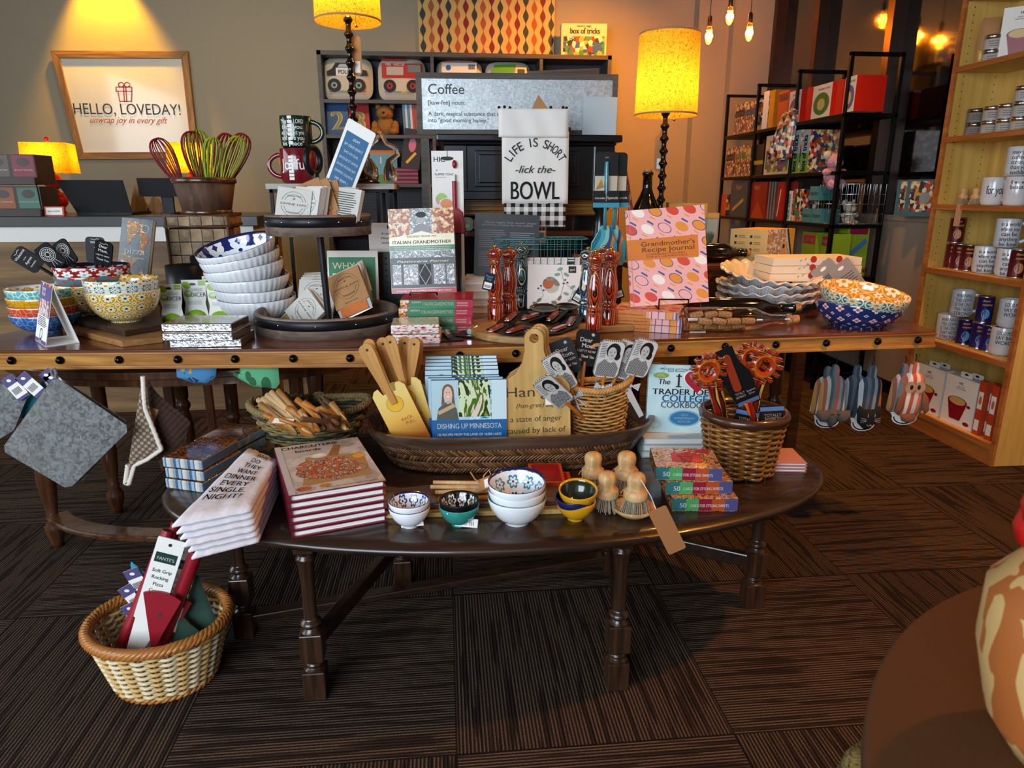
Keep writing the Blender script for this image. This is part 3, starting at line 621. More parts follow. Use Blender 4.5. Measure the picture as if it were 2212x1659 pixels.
def weavem(c1, c2, c3, sx, sz):
    def f(n):
        x, y, z = n.ob; p = ((x + y) * sx).fl() + (z * sz).fl(); k = p.mod(2).gt(.5); e = (((x + y) * sx).fr() - .5).abs().gt(.465).max(((z * sz).fr() - .5).abs().gt(.455))
        return n.mix(e, n.mix(n.noise(n.sc(70, 70, 70), 1, 3), n.mix(k, c1, c2), c3), '#24160c')
    return f
M('trunk_weave', '#6a4a30', .6, pat=weavem('#4a3220', '#8a6844', '#b09674', 24, 20), bump=lambda n: (((n.ob[0] + n.ob[1]) * 24 * PI).sin() * ((n.ob[2] * 20 * PI).sin())), bs=.8, bd=.006)
t0_ = WY(356, 466, 2.82); t1_ = WY(487, 466, 2.82); wx = t1_.x - t0_.x; hh = t0_.z - rz_
t = thing('wicker_trunk', 'woven brown wicker trunk with braided lid behind the black canisters', 'trunk', (t0_.x, 2.82, rz_), 4)
B().box(0, wx, 0, .24, 0, hh * .82, 'trunk_weave').obj('body', t, bev=.012, seg=3)
b = B().box(-.004, wx + .004, -.004, .244, hh * .84, hh, 'trunk_weave')
for z in (hh * .84, hh): b.tube([(-.004, -.004, z), (wx + .004, -.004, z), (wx + .004, .244, z), (-.004, .244, z)], .007, 'bark', 6, True)
for x in (0, wx): b.tube([(x, -.002, 0), (x, -.002, hh)], .006, 'bark', 6)
b.obj('lid', t)
bt = WY(447, 461, 2.92); s = mp(bt); zt_ = rz_ + hh + .002; r0, r1, bh = 48 * s, 64 * s, 76 * s
t = thing('bark_basket', 'brown bark-sided tapered basket holding the whisks', 'basket', (bt.x, 2.93, zt_))
b = B(); b.lathe([(.0001, 0), (r0, 0), (r1, bh), (r1 - .006, bh), (r0 - .006, .006), (.0001, .006)], 'bark', 36); b.obj('body', t)
for z, k in ((.008, 0), (bh - .012, 1)): r_ = r0 + (r1 - r0) * z / bh + .002; B().lathe([(r_, z - .009), (r_ + .003, z - .006), (r_ + .003, z + .006), (r_, z + .009)], 'walnut_leg', 36, cap=False).obj('hoop', t)
M('red_silicone', '#7d0f1c', .4); M('lime_silicone', '#94a81c', .4)
def whisk(label, base, top, wd, m):
    o = thing('whisk', label, 'whisk', base, 0, 'silicone whisks in the bark basket'); d = top - base; L = d.length; o.rotation_mode = 'QUATERNION'; o.rotation_quaternion = Vector((0, 0, 1)).rotation_difference(d)
    B().tube([(0, 0, 0), (0, 0, L * .3)], .006, 'steel', 8).obj('handle', o); b = B(); nl = 7
    for k in range(nl):
        a = PI * k / nl; ps = []
        for i in range(17):
            u = i / 16; ph = PI * (u - .5) * 2; rr_ = wd * sin(PI * (u - .5) * 1.0) * 1; zz = L * .28 + (L * .72) * (cos(PI * (u - .5)) ** .55 if abs(u - .5) < .499 else 0)
            rr_ = wd * sin(PI * (u - .5) * 2 * .5) * (cos(PI * (u - .5)) ** .5 * 1.35 if abs(u - .5) < .499 else 0) + .004 * (1 if u > .5 else -1)
            ps.append((rr_ * cos(a), rr_ * sin(a), zz))
        b.tube(ps, .0023, m, 6)
    b.obj('wires', o); return o
for k, (x, y, wd, m_, c) in enumerate(((335, 300, .042, 'red_silicone', 'dark red whisk leaning far left in the bark basket'), (412, 284, .046, 'red_silicone', 'dark red whisk standing upright left of centre in the bark basket'), (425, 281, .044, 'lime_silicone', 'lime green whisk tucked behind the upright dark red one'), (462, 298, .038, 'lime_silicone', 'lime green whisk in the middle of the bark basket'), (492, 289, .04, 'red_silicone', 'dark red whisk right of the middle lime green one'), (528, 290, .042, 'red_silicone', 'dark red whisk leaning far right in the bark basket'), (518, 296, .04, 'lime_silicone', 'lime green whisk leaning right, behind the rightmost red one'))):
    whisk(c, Vector((bt.x + (x - 447) * s * .22, 2.93 + .012 * (k % 3 - 1), zt_ + .012)), WY(x, y, 2.93 + .02 * (k % 3 - 1)), wd, m_)
# --- black canisters
M('canister_black', '#121315', .38)
for (x, yt, yb, rp, c) in ((390, 572, 680, 40, 'matte black utensil holder with punched holes, front one'), (448, 552, 668, 42, 'matte black utensil holder with punched holes, back one')):
    l = G(x, yb, ZC); r = rp * mp(l); l.y += r + .03; h_ = WY(x, yt, l.y).z - ZC; t = thing('utensil_holder', c, 'canister', l, 0, 'black utensil holders')
    b = B().lathe([(.0001, 0), (r, 0), (r, h_), (r - .002, h_), (r - .002, .003), (.0001, .003)], 'canister_black', 40)
    for k in range(14):
        for j in (0, 1): a = 2 * PI * k / 14; b.at(r * cos(a), r * sin(a), h_ * (.34 + .16 * j), rz=math.degrees(a) + 90).e2(0, 0, .004, .004, 'black_iron', -.0006, 10)
    b.at().obj('body', t)
# --- garlic dicer cards
M('lime_print', '#7fb01e', .35)
def gcard(label, x, yt, yb, tz):
    l = G(x, yb, ZC); s = mp(l); h_ = WY(x, yt, l.y).z - ZC; w_ = 50 * s
    o = thing('dicer_package', label, 'package', l + Vector((-w_ / 2, 0, 0)), (-4, 0, tz), 'garlic dicer packages')
    P = [(0, h_), (w_ * .04, h_ * .6), (w_ * .1, h_ * .45), (-w_ * .02, h_ * .1), (0, 0), (w_, 0), (w_ * 1.02, h_ * .1), (w_ * .92, h_ * .45), (w_ * .97, h_ * .6), (w_, h_)]
    b = B().ext(P, 0, .002, 'card_white'); b.e2(w_ * .45, h_ * .9, w_ * .13, h_ * .03, 'canister_black').r2(w_ * .68, w_ * .97, h_ * .87, h_ * .985, 'lime_print').text('joie', w_ * .83, h_ * .905, h_ * .05, 'card_white', w_ * .24, bold=.02)
    b.text('GARLIC', w_ * .62, h_ * .74, h_ * .07, C('#8a9a98'), w_ * .46).text('DICER', w_ * .66, h_ * .61, h_ * .095, 'ink', w_ * .62)
    b.e2(w_ * .2, h_ * .88, w_ * .14, h_ * .1, 'lime_print', rot=60).e2(w_ * .25, h_ * .68, w_ * .17, h_ * .08, 'lime_print').e2(w_ * .25, h_ * .7, w_ * .12, h_ * .04, C('#c8ccb8'), -.0012)
    lines(b, w_ * .2, w_ * .8, h_ * .42, h_ * .52, 4, C('#8a9a98')); b.obj('card', o)
    b = B(); b.ball(w_ * .5, 0, h_ * .14, w_ * .42, .016, h_ * .17, 'lime_print'); b.obj('blister', o); return o
for a in (('garlic dicer package, nearest and leftmost, lime blister at the bottom', 375, 614, 704, -4), ('garlic dicer package just right of the nearest one', 426, 605, 697, 2), ('garlic dicer package, front of the middle row', 478, 610, 699, 0), ('garlic dicer package, second in the middle row', 474, 603, 693, 0), ('garlic dicer package, rearmost of the middle row', 470, 597, 688, 0), ('garlic dicer package on the right, before the white bowls', 538, 605, 694, 2)): gcard(*a)
# --- three shrink-wrapped books
M('brown_photo', rough=.15, coat=.8, pat=blot(['#4a3020', '#7a5436', '#a88a62', '#5c4a2a', '#8a8a4a'], 30, .6)); M('wrap_side', '#6e5a4c', .15, .1, coat=1, bump=lambda n: n.noise(n.sc(60, 60, 60), 1, 3, 1), bs=.8)
for k, (x0, x1, y, dz) in enumerate(((368, 518, 752, 2), (352, 503, 737, -3), (350, 500, 717, -2))):
    z0 = ZC + k * .0225; l = G(x0, y, z0); w_ = (x1 - x0) * mp(l); o = thing('wrapped_book', '%s shrink-wrapped book of three in front of the garlic dicers' % ('bottom', 'middle', 'top')[k], 'book', (l.x, l.y, z0 + .022), (-90, 0, dz - 2), 'shrink-wrapped brown books')
    B().box(0, w_, 0, .0215, 0, .14, 'wrap_side').box(.001, w_ - .001, .001, .0205, -.0015, .001, 'foil').obj('cover', o, bev=.002); B().r2(.002, w_ - .002, .002, .138, 'brown_photo', -.0008).obj('cover_print', o)
# --- stack of white ribbed bowls
l = G(580, 700, ZC); s = mp(l); r = 84 * s; l = G(586, 672, ZC); l.y = 2.42
names = ('lowest', 'second from the bottom', 'third from the bottom', 'fourth from the bottom', 'second from the top', 'topmost, showing a blue petal pattern inside,')
for k in range(6):
    ti = (0, 0, 3, 9, 10, 12)[k]; bowl('ribbed_bowl', 'white ribbed bowl %s of the leaning stack' % names[k], 'bowl', (l.x - .007 * k, l.y, ZC + k * .033 + (0, 0, .002, .006, .008, .01)[k]), ((4, 4, 4, 4, 7, 13)[k], -ti * .9, 0), r, .083, 'white_glaze', 'navy_glaze', 'blue_petal', 'white ribbed bowls in the leaning stack', .5, .75, 40)
# --- two tier round tray
M('tray_wood', '#4b3d35', .55, pat=wood('#52443a', '#8f7c6c', 0, .9), bump=wbump(0), bs=.2); M('tray_band', '#15171b', .4, .4)
lf = G(684, 736, ZC); r = 157 * mp(lf) * 1.05; tc = lf + Vector((0, r, 0)); u0 = WY(664, 512, tc.y - .15); ru = 118 * mp(u0); uz = u0.z
t = thing('two_tier_tray', 'round two-tier wooden tray with black metal bands and pole', 'tray', (tc.x, tc.y, ZC))
def tier(name, r_, z, x=0):
    o = B().lathe([(.0001, .008), (r_ - .014, .008), (r_ - .016, .058), (r_ - .006, .062), (r_, .058), (r_, 0), (.0001, 0)], 'tray_wood', 72).obj(name, t, (x, 0, z))
    b = B().lathe([(r_ + .0002, .026), (r_ + .002, .027), (r_ + .002, .054), (r_ + .0002, .055)], 'tray_band', 72, cap=False)
    for k in range(12):
        a = 2 * PI * k / 12; b.ball((r_ + .002) * cos(a), (r_ + .002) * sin(a), .041, .003, .003, .003, 'steel', 8)
    b.obj('band', o); return o
tier('lower_tier', r, 0); dxu = u0.x - tc.x + .01; tier('upper_tier', ru, uz - ZC, dxu)
zt2 = WY(682, 374, tc.y).z - ZC
B().tube([(dxu + .01, 0, .008), (dxu * .9, 0, uz - ZC), (dxu, 0, zt2)], .0105, 'tray_band', 14).obj('pole', t)
rg = 22 * mp(Vector((tc.x, tc.y, 1.2))); B().at(dxu - .004, 0, zt2 + rg * 1.2, rz=58).tube([(rg * cos(a), 0, rg * 1.2 * sin(a)) for a in [2 * PI * k / 28 for k in range(28)]], .009, 'tray_band', 10, True).obj('ring_handle', t)
M('label_white', '#c9c5bc', .65, bump=grain(150), bs=.05); M('herbs', rough=.4, coat=.4, pat=blot(['#3c4a22', '#6a6a34', '#a88a30', '#2c3418', '#7a5a2a'], 130)); M('spice', '#b5571a', .5, pat=blot(['#b5571a', '#c86a20', '#a04a16'], 200)); M('cellophane', '#b9bcb8', .15, coat=.6)
def packet(label, loc, rot, kind=0, w_=.1, h_=.135, g='seasoning packets'):
    lm = 'kraft' if kind == 1 else 'label_white'; o = thing('seasoning_packet', label, 'packet', loc, rot, g)
    b = B().puff([(w_ * .02, 0), (w_ * .5, -.001), (w_ * .98, 0), (w_, h_ * .4), (w_ * .98, h_ * .9), (w_ * .5, h_ * .92), (w_ * .02, h_ * .9), (0, h_ * .4)], .012, 'cellophane', y=.007).r2(w_ * .1, w_ * .9, h_ * .02, h_ * .26, ('herbs', 'spice', 'herbs')[kind if kind < 3 else 0], -.0005)
    b.obj('pouch', o); b = B().box(0, w_, -.001, .0135, h_ * .24, h_, lm)
    if kind == 2: lines(b, w_ * .12, w_ * .88, h_ * .32, h_ * .92, 12, 'ink', .3, -.0018)
    else:
        cx, cz, q = w_ / 2, h_ * .66, w_ * .36
        b.ring2(cx, cz, q, q, .0008, 'ink', -.0018).ring2(cx, cz, q * .78, q * .78, .0008, 'ink', -.0018, a0=15, a1=165).ring2(cx, cz, q * .78, q * .78, .0008, 'ink', -.0018, a0=195, a1=345)
        b.r2(cx - q * 1.1, cx + q * 1.1, cz - q * .22, cz + q * .26, lm, -.002).text('DIVINE DIPS', cx, cz - q * .1, .0062, 'ink', w_ * .74, y=-.0024).text('GOURMET MIXES', cx, cz + q * .6, .003, 'ink', q * 1.1, y=-.0024).text('HAND-BLENDED', cx, cz - q * .72, .003, 'ink', q * 1.1, y=-.0024).text('Garlic & Onion', cx, h_ * .3, .0035, 'ink', w_ * .4, shear=.3, y=-.0024)
        b.e2(cx, cz + q * .42, .004, .0015, 'ink', -.0024, rot=20)
    b.obj('label_flap', o, bev=0); return o
zu = uz + .012; q = random.Random(3)
for k in range(11):     # upper tier
    f = k / 10; kd = (0, 0, 0, 0, 0, 1, 1, 1, 2, 2, 2)[k]
    lab = 'white-label packet lying at the front left of the upper tier' if k == 0 else ('white-label packets in a row, upper tier' if k < 5 else ('kraft-label packets in the middle of the upper tier' if k < 8 else 'packets with printed text backs, right of the upper tier'))
    x = (586, 622, 630, 637, 646, 658, 670, 680, 694, 700, 706)[k]; yb = (461, 458, 456, 454, 452, 462, 461, 460, 455, 452, 450)[k]; p = WY(x, yb, tc.y - .08 + .012 * (k % 5) + (0 if k else -.03) + (.03 if kd == 2 else 0)); p.z = zu
    packet(lab, p, (-12 - 2 * (k % 3), (8, 3, 2, 1, 0, -22, -18, -14, 4, 2, 6)[k], (-4, -34, -38, -42, -44, 6, 0, -6, -28, -30, -34)[k]), kd, g='packets in the upper tier: ' + ('white', 'kraft', 'printed')[kd])
zl = ZC + .012
for k in range(9): packet('white-label packets fanned and leaning left in the lower tier', G(600 + k * 8, 690 - k * 3, zl) + Vector((0, .0, .004)), (-30, 38 - k * 1.5, -46 + k), 0, .11, .145, g='fanned packets in the lower tier')
for k in range(4): packet('white-label packet standing frontmost in the lower tier' if k == 0 else 'white-label packets behind the frontmost one in the lower tier', G(640 + k * 4, 692 - k * 7, zl), (-24, 3 - k * 2, -3 - 4 * k), 0, .118, .14, 'middle packets in the lower tier' if k else None)
for k in range(4): packet('tan-label packet with orange spice tilted at the right of the lower tier' if k == 0 else 'packets stacked behind the orange spice packet', G(735 + k * 5, 697 - k * 9, zl) + Vector((0, 0, .004)), (-26, -24 - k, -6 - k * 6), 1 if k == 0 else 0, .118, .155, 'right packets in the lower tier' if k else None)
for k in range(3): packet('packets with printed text backs behind the pole', G(660 + k * 34, 655, zl) + Vector((0, .05, 0)), (-8, 4, -8), 2, .1, .1, 'text packets behind the pole')
# ================= middle and right of the console =================
# green card and acrylic sign behind the tray
l = WY(706, 600, 2.47); l.z = ZC; s = mp(l); hh = WY(750, 540, 2.5).z - ZC
M('green_cloth', '#4c8a68', .8, bump=lambda n: (n.ob[0] * 900).sin(), bs=.2)
def whyc(b, w, h):
    b.r2(w * .03, w * .95, h * .05, h * .9, 'green_cloth')
    for i, tx in enumerate(('WHY', 'DO', 'THEY', 'WANT', 'DINNER')): b.text(tx, w * .1, h * (.72 - i * .165), .023, C('#d8cfa8'), al='l')
card('sign_card', 'green card lettered WHY DO THEY behind the tray pole', 'card', l, (-6, 0, -5), 108 * s, hh, .004, 'card_white', whyc)
l = WY(802, 640, 2.56); l.z = ZC; s = mp(l)
def holes(b, w, h):
    for i in range(3):
        for j in range(9): b.e2(w * (.25 + .25 * i), h * (.1 + .1 * j), .004, .004, 'black_iron', -.0008, 8)
card('perforated_holder', 'black perforated metal holder behind the cookbook display', 'holder', l, -5, 70 * s, WY(802, 545, 2.56).z - ZC, .06, 'canister_black', holes)
def heart(b, w, h):
    b.text('Heart', w * .42, h * .8, h * .12, 'ink', al='l', bold=.02, w=w * .6)
    for i, tx in enumerate(('A small husband and', 'Minnesota. A fourth', 'with Americans')): b.text(tx, w * .28, h * (.6 - i * .16), h * .07, 'ink', al='l', w=w * .74)
card('paper_sign', 'white paper sign with maker story, left of the grandmother cookbook', 'sign', Vector((l.x, l.y + .02, WY(802, 546, 2.56).z + .002)), -5, 95 * s, 60 * s, .003, 'card_white', heart)
# grandmother cookbooks
M('bw_photo', rough=.3, coat=.3, pat=blot(['#26282a', '#c8ccce', '#55585a', '#8c9092', '#e4e6e6', '#3c3f41'], 85, .5)); M('food_photo', rough=.3, coat=.3, pat=blot(['#c8c0b0', '#b06a30', '#8a3020', '#e0b060', '#d8d4cc', '#6a2a1a'], 60, .6))
M('cream_print', '#e4dfc0', .3, coat=.3); M('green_print', '#2c7a58', .35, coat=.3); M('red_print', '#a82440', .35, coat=.3)
def itg(b, w, h):
    b.r2(0, w * .33, h * .66, h, 'food_photo').r2(w * .33, w * .66, h * .66, h, 'bw_photo').r2(w * .66, w, h * .7, h, 'food_photo').e2(w * .5, h * .88, w * .07, h * .06, C('#b8babc'), -.001).e2(w * .5, h * .925, w * .08, h * .035, C('#2c2c2e'), -.0012).e2(w * .5, h * .74, w * .12, h * .08, C('#9a9c9e'), -.001)
    b.p2([(0, h * .5), (w, h * .5), (w, h * .66), (w * .7, h * .69), (w * .5, h * .735), (w * .3, h * .69), (0, h * .66)], 'cream_print', -.0014).r2(0, w, h * .505, h * .565, 'green_print', -.0016)
    b.text('RECIPES FROM MY', w * .5, h * .66, h * .022, C('#7a2a20'), w * .45, y=-.002).text('ITALIAN GRANDMOTHER', w * .5, h * .585, h * .038, C('#5a1a18'), w * .9, y=-.002, bold=.01)
    b.text('A guide to ingredients, techniques and 100 traditional dishes,', w * .5, h * .54, h * .013, 'cream_print', w * .88, y=-.002).text('handed down from mothers to daughters for generations', w * .5, h * .517, h * .013, 'cream_print', w * .84, y=-.002)
    b.r2(0, w, .06 * h, h * .5, C('#3a3c3e', .3), -.0008).r2(0, w, h * .42, h * .5, 'bw_photo', -.001).r2(0, w, h * .355, h * .42, C('#4a4c4e', .3), -.001)
    for x0, x1 in ((.03, .16), (.2, .42), (.44, .62), (.66, .84), (.86, .98)): b.r2(w * x0, w * x1, h * .1, h * .34, 'bw_photo' if x0 != .44 else C('#1c1d1e'), -.001).ring2(w * (x0 + x1) / 2, h * .22, w * (x1 - x0) / 2, h * .12, w * .008, C('#c8cacc'), -.0014, 4)
    b.text('Pasticceria Fornai', w * .5, h * .365, h * .025, 'cream_print', w * .8, shear=.3, y=-.0014).r2(0, w, 0, h * .055, 'red_print', -.001)
    b.text('FAMILY RECIPES COLLECTED', w * .5, h * .017, h * .016, 'cream_print', w * .84, y=-.002)
def itspine(b, t, h):
    b.r2(0, t, h * .3, h * .95, 'green_print', -.0008).r2(0, t, 0, h * .3, 'red_print', -.0008).r2(0, t, h * .9, h, 'food_photo', -.001)
def itspine2(b, t, h):       # spine lettering reads left to right when the book lies with its spine to the viewer
    b.r2(0, t, h * .12, h * .76, 'green_print', -.0006).r2(0, t, h * .76, h, 'red_print', -.0006).r2(0, t, 0, h * .12, 'food_photo', -.0008)
    b.text('RECIPES FROM MY', t * .36, h * .16, t * .2, 'cream_print', h * .13, al='l', rot=90, y=-.0012).text('ITALIAN GRANDMOTHER', t * .68, h * .31, t * .42, 'cream_print', h * .43, al='l', rot=90, y=-.0012, bold=.01)
    for k in (.35, .65): b.text('KATE WHITEMAN ANGELA BOGGIANO', t * (k + .1), h * .78, t * .16, 'cream_print', h * .15, al='l', rot=90, y=-.0012)
l0 = G(860, 700, ZC); s = mp(l0)
for k, (x0, x1, dz) in enumerate(((868, 1022, 1), (864, 1018, -1), (862, 1020, 2), (866, 1022, 0))):
    p = WY(x0, 690, 2.13); w_ = (x1 - x0) * mp(Vector((p.x, 2.13, ZC + .05)))
    # lying flat, spine towards the viewer: book frame z -> +x
    o = book('%s grandmother cookbook in the flat stack, green and red spine' % ('bottom', 'second', 'third', 'top')[k], (p.x, 2.13, ZC + .0255 * (k + 1)), (0, 0, 0), .19, w_, .025, 'red_print', None, 'flat grandmother cookbooks', spine=None, cat='book')
    o.rotation_euler = (Matrix.Rotation(R(-3 + dz), 3, 'Z') @ Matrix(((0, 0, 1), (1, 0, 0), (0, 1, 0)))).to_euler()
    o.location.z = ZC + .0255 * k
    B().at(-.0005, .025, 0, rz=-90).obj('x') if False else None
    bb = B(); bb.at(Matrix(((0, -1, 0, 0), (0, 0, 0, 0), (0, 0, 0, 0), (0, 0, 0, 1))) if False else TR(-.0008, .025, 0, rz=-90));
    # mirror the strip so that the writing is upright from the front
    bb.M = Matrix(((0, 1, 0, -.0008), (-1, 0, 0, .025), (0, 0, 1, 0), (0, 0, 0, 1))); itspine2(bb, .025, w_); bb.obj('spine_print', o)
    if k == 3: B().at(TR(.0, .0256, 0, rx=0)).obj('y') if False else None
zg = ZC + .0255 * 4 + .002
l = WY(846, 632, 2.19); w_ = 140 * mp(l); h_ = WY(842, 455, 2.24).z - zg
book('grandmother cookbook displayed upright on an easel atop its stack', (l.x, 2.2, zg + .008), (-10, -1.5, -3), w_, h_, .02, 'cream_print', itg)
easel('black wire easel holding the grandmother cookbook', (l.x + w_ / 2, 2.245, zg), -3, .085, .15)
M('nap_red', rough=.3, coat=.6, pat=blot(['#b83a30', '#d8c8a0', '#6a7a3a', '#e8e0d0', '#a02020'], 60, 2)); M('nap_side', rough=.3, coat=.4, pat=lambda n: n.mix(n.noise(n.sc(60, 20, 300), 1, 2).gt(.55), '#e4e0dc', '#b03038'))
for k in range(2):
    l = G(847, 745, ZC); w_ = 104 * mp(l); tag(B().box(0, w_, 0, .13, 0, .027, ['nap_side', 'nap_red', 'nap_side', 'nap_side', 'nap_side', 'nap_side']).obj('napkin_pack', None, (l.x - .002 * k, l.y + .006, ZC + .028 * k), (0, 0, -2 + 3 * k), bev=.004, seg=3), ('lower', 'upper')[k] + ' wrapped napkin pack with red tomato print beside the openers', 'napkins', 'red napkin packs')
for k, (x, y, r_) in enumerate(((975, 738, 12), (1010, 728, -18))):
    l = G(x, y, ZC + .004 * k); o = thing('opener_card', ('left', 'right')[k] + ' black card with a chrome bottle opener, before the cookbook stack', 'package', l, (0, 0, r_), 'chrome opener cards')
    B().at(rx=-90).ext(rr(-.04, .04, 0, .11, .01), 0, .002, 'black_card').obj('card', o, (0, 0, .003)); b = B().tube([(0, .02, .012), (0, .06, .014), (.004, .075, .012)], [.008, .007, .011], 'steel', 10).tube([(.012 * cos(a), .09 + .012 * sin(a), .012) for a in [2 * PI * k2 / 16 for k2 in range(16)]], .0035, 'steel', 8, True); b.obj('opener', o)
# flipper tongs on white card, red basting spatula
M('red_print2', '#8e1424', .35); l = WY(938, 600, 2.5); s = mp(l); hh = WY(960, 325, 2.5).z - ZC
def tongc(b, w, h):
    b.text('HIC', w * .25, h * .935, .017, 'ink', bold=.01).text('8"', w * .14, h * .88, .005, 'ink', al='l').text('FLIPPER TONG', w * .1, h * .855, .007, 'ink', al='l').r2(w * .1, w * .45, h * .842, h * .845, C('#999999'))
    b.e2(w * .38, h * .7, w * .3, h * .07, C('#dcdcd8')).p2(arc(w * .3, h * .71, w * .2, 20, 200, 8), 'lime_print', -.001).e2(w * .45, h * .685, w * .2, h * .03, C('#d88a50'), -.0012).e2(w * .18, h * .7, w * .05, h * .02, 'red_print', -.0012).l2([(w * .5, h), (w * .5, h * .965)], .002, 'ink').e2(w * .5, h * .955, w * .2, h * .012, 'ink')
    b.r2(w * .05, w * .6, h * .55, h * .62, C('#8a5a50')).r2(0, w, 0, h * .5, C('#e2e0dc'))
o = thing('tongs_package', 'tall white flipper tongs package with red-handled tongs on the front', 'package', (l.x, 2.5, ZC), (-2, 0, -6)); w_ = 66 * s
b = B().box(0, w_, 0, .003, 0, hh, 'card_white'); tongc(b, w_, hh); b.obj('card', o)
b = B().tube([(w_ * .73, -.012, hh * .86), (w_ * .73, -.012, hh * .5)], .006, 'steel', 10, flat=.7); b.obj('tongs', o)
B().tube([(w_ * .72, -.016, hh * .82), (w_ * .73, -.017, hh * .6)], .008, 'red_print2', 10).ball(w_ * .73, -.01, hh * .92, .008, .008, .014, 'red_print2').obj('grip', o)
l = WY(988, 505, 2.4); s = mp(l); b = B()
o = thing('basting_spatula', 'red silicone spatula with long black handle beside the tongs package', 'spatula', (l.x, 2.4, ZC), (0, 0, -6))
zt = WY(988, 505, 2.4).z - ZC; zt3 = WY(988, 450, 2.4).z - ZC
B().tube([(0, 0, 0), (0, 0, zt)], [14 * s, 17 * s], 'canister_black', 12, flat=.5).obj('handle', o); B().ext([(-.024, zt), (.024, zt), (.027, zt + .03), (.02, zt3 - .012), (.006, zt3), (-.006, zt3), (-.02, zt3 - .012), (-.027, zt + .03)], -.006, .006, 'red_print2').obj('head', o, bev=.004)
# books in front of the hutch: black back cover, white pages
M('black_matte', '#17191d', .4)
def bk(b, w, h):
    b.text('Pasta night has never been', w * .55, h * .85, .007, C('#8a8a88'), w * .8, shear=.3).text('delicious recipes for the whole', w * .5, h * .81, .007, C('#8a8a88'), w * .8, shear=.3); lines(b, w * .06, w * .5, h * .45, h * .75, 9, C('#77797c')); lines(b, w * .55, w * .95, h * .45, h * .72, 8, C('#77797c')); lines(b, w * .06, w * .9, h * .15, h * .4, 7, C('#77797c'))
for k in range(5): p = WY(1004, 640, 2.53); book('white-paged book in the low pile under the black recipe book' if k < 4 else 'topmost white-paged book under the black recipe book', (p.x, 2.48, ZC + .0255 * (k + 1)), (-90, 0, -5), .19, .12, .025, 'card_white', None, 'pale books under the black recipe book')
l = WY(1024, 582, 2.5); book('black recipe book standing on the pale book pile, printed back facing out', (l.x, 2.53, ZC + .13), (-7, 2, -5), 140 * mp(l), WY(1024, 460, 2.5).z - ZC - .13, .012, 'black_matte', bk)
# paddle board with mills
M('paddle_wood', '#9a7444', .5, pat=wood('#7d5a30', '#b58d58', 0, .8), bump=wbump(0), bs=.15)
lf = G(1160, 745, ZC); c = lf + Vector((0, .20, 0)); rp = 135 * mp(c); hd = G(1438, 712, ZC)
b = B(); pts = [(rp * cos(a), .2 * sin(a)) for a in [R(12 + 336 * k / 40) for k in range(41)]]
hx, hy = hd.x - c.x, hd.y - c.y + .012
pts = [(rp * cos(R(a)), .2 * sin(R(a))) for a in range(20, 332, 6)] + [(rp * .95 + .03, -.05), (hx - .02, hy - .022), (hx, hy - .014), (hx + .006, hy), (hx, hy + .014), (hx - .02, hy + .022), (rp + .03, .045)]
n = len(pts); b.add([(x, y, z) for z in (0, .022) for x, y in pts], [tuple(range(n))[::-1], tuple(range(n, 2 * n))] + [(i, (i + 1) % n, (i + 1) % n + n, i + n) for i in range(n)], 'paddle_wood')
tag(b.obj('paddle_board', None, c, bev=.006, seg=3), 'round wooden paddle board with handle pointing right, under the pepper mills', 'board'); zp = ZC + .022
def pakka(pal, k):
    def f(n):
        x, y, z = n.ob; q = n.noise(n.sc(9, 9, 5), 1, 2); return n.pal((y * k + x * k * .25 + q * 1.3).fr(), pal)
    return f
RED = ['#1c1210', '#c05a18', '#7d1410', '#8e1a12', '#1d2a1a', '#d8a050', '#7d1410', '#2a1a4a', '#a02a14', '#140e0c', '#c04010', '#8e1a12']
BLU = ['#141a20', '#24506a', '#b8a888', '#16202c', '#2f6a78', '#0e1216', '#d8c8a0', '#1c3a54', '#101418', '#3a5a60']
M('red_laminate', rough=.12, coat=1, pat=pakka(RED, 75)); M('blue_laminate', rough=.12, coat=1, pat=pakka(BLU, 75)); M('teal_laminate', rough=.2, coat=.8, pat=pakka(['#1d6f80', '#3aa0b0', '#7ab8b0', '#1c4a7a', '#b8743a', '#2a8a98', '#155060'], 30))
def mill(label, x, yb, yt, m, yd=None):
    l = G(x, yb, zp); s = mp(l); h = WY(x, yt, l.y).z - zp; r = 17 * s
    o = thing('pepper_mill', label, 'mill', l, rnd.uniform(-30, 30), 'laminated wood pepper mills')
    pr = [(.0001, 0), (1, 0), (1.02, .02), (1, .2), (.86, .215), (.86, .23), (1, .245), (1, .27), (.8, .285), (.84, .33), (1.0, .45), (.92, .56), (.68, .68), (.62, .735), (.8, .76), (.82, .775), (.6, .79), (.6, .8)]
    B().lathe([(a * r, b_ * h) for a, b_ in pr], m, 28).obj('body', o)
    B().lathe([(.62 * r, .8 * h), (.78 * r, .805 * h), (.6 * r, .82 * h), (.9 * r, .84 * h), (1.05 * r, .885 * h), (.9 * r, .93 * h), (.5 * r, .955 * h), (.0001, .96 * h)], m, 28).obj('head', o)
    B().lathe([(.004, .955 * h), (.003, .965 * h), (.0055, .97 * h), (.0065, .985 * h), (.004, h), (.0001, h)], 'brass', 14).obj('knob', o); return o
for a in (('red striped pepper mill, leftmost, with black hang tag', 1070, 690, 529, 'red_laminate'), ('red striped pepper mill, second from the left', 1100, 676, 532, 'red_laminate'), ('blue and black pepper mill behind the left pair', 1126, 662, 523, 'blue_laminate'), ('blue-black pepper mill behind the right pair', 1266, 692, 533, 'blue_laminate'), ('red striped pepper mill, front of the right group', 1282, 712, 538, 'red_laminate'), ('red striped pepper mill, rightmost of all', 1315, 700, 534, 'red_laminate'), ('red striped pepper mill, half hidden between the two right ones', 1300, 682, 530, 'red_laminate')): mill(*a)
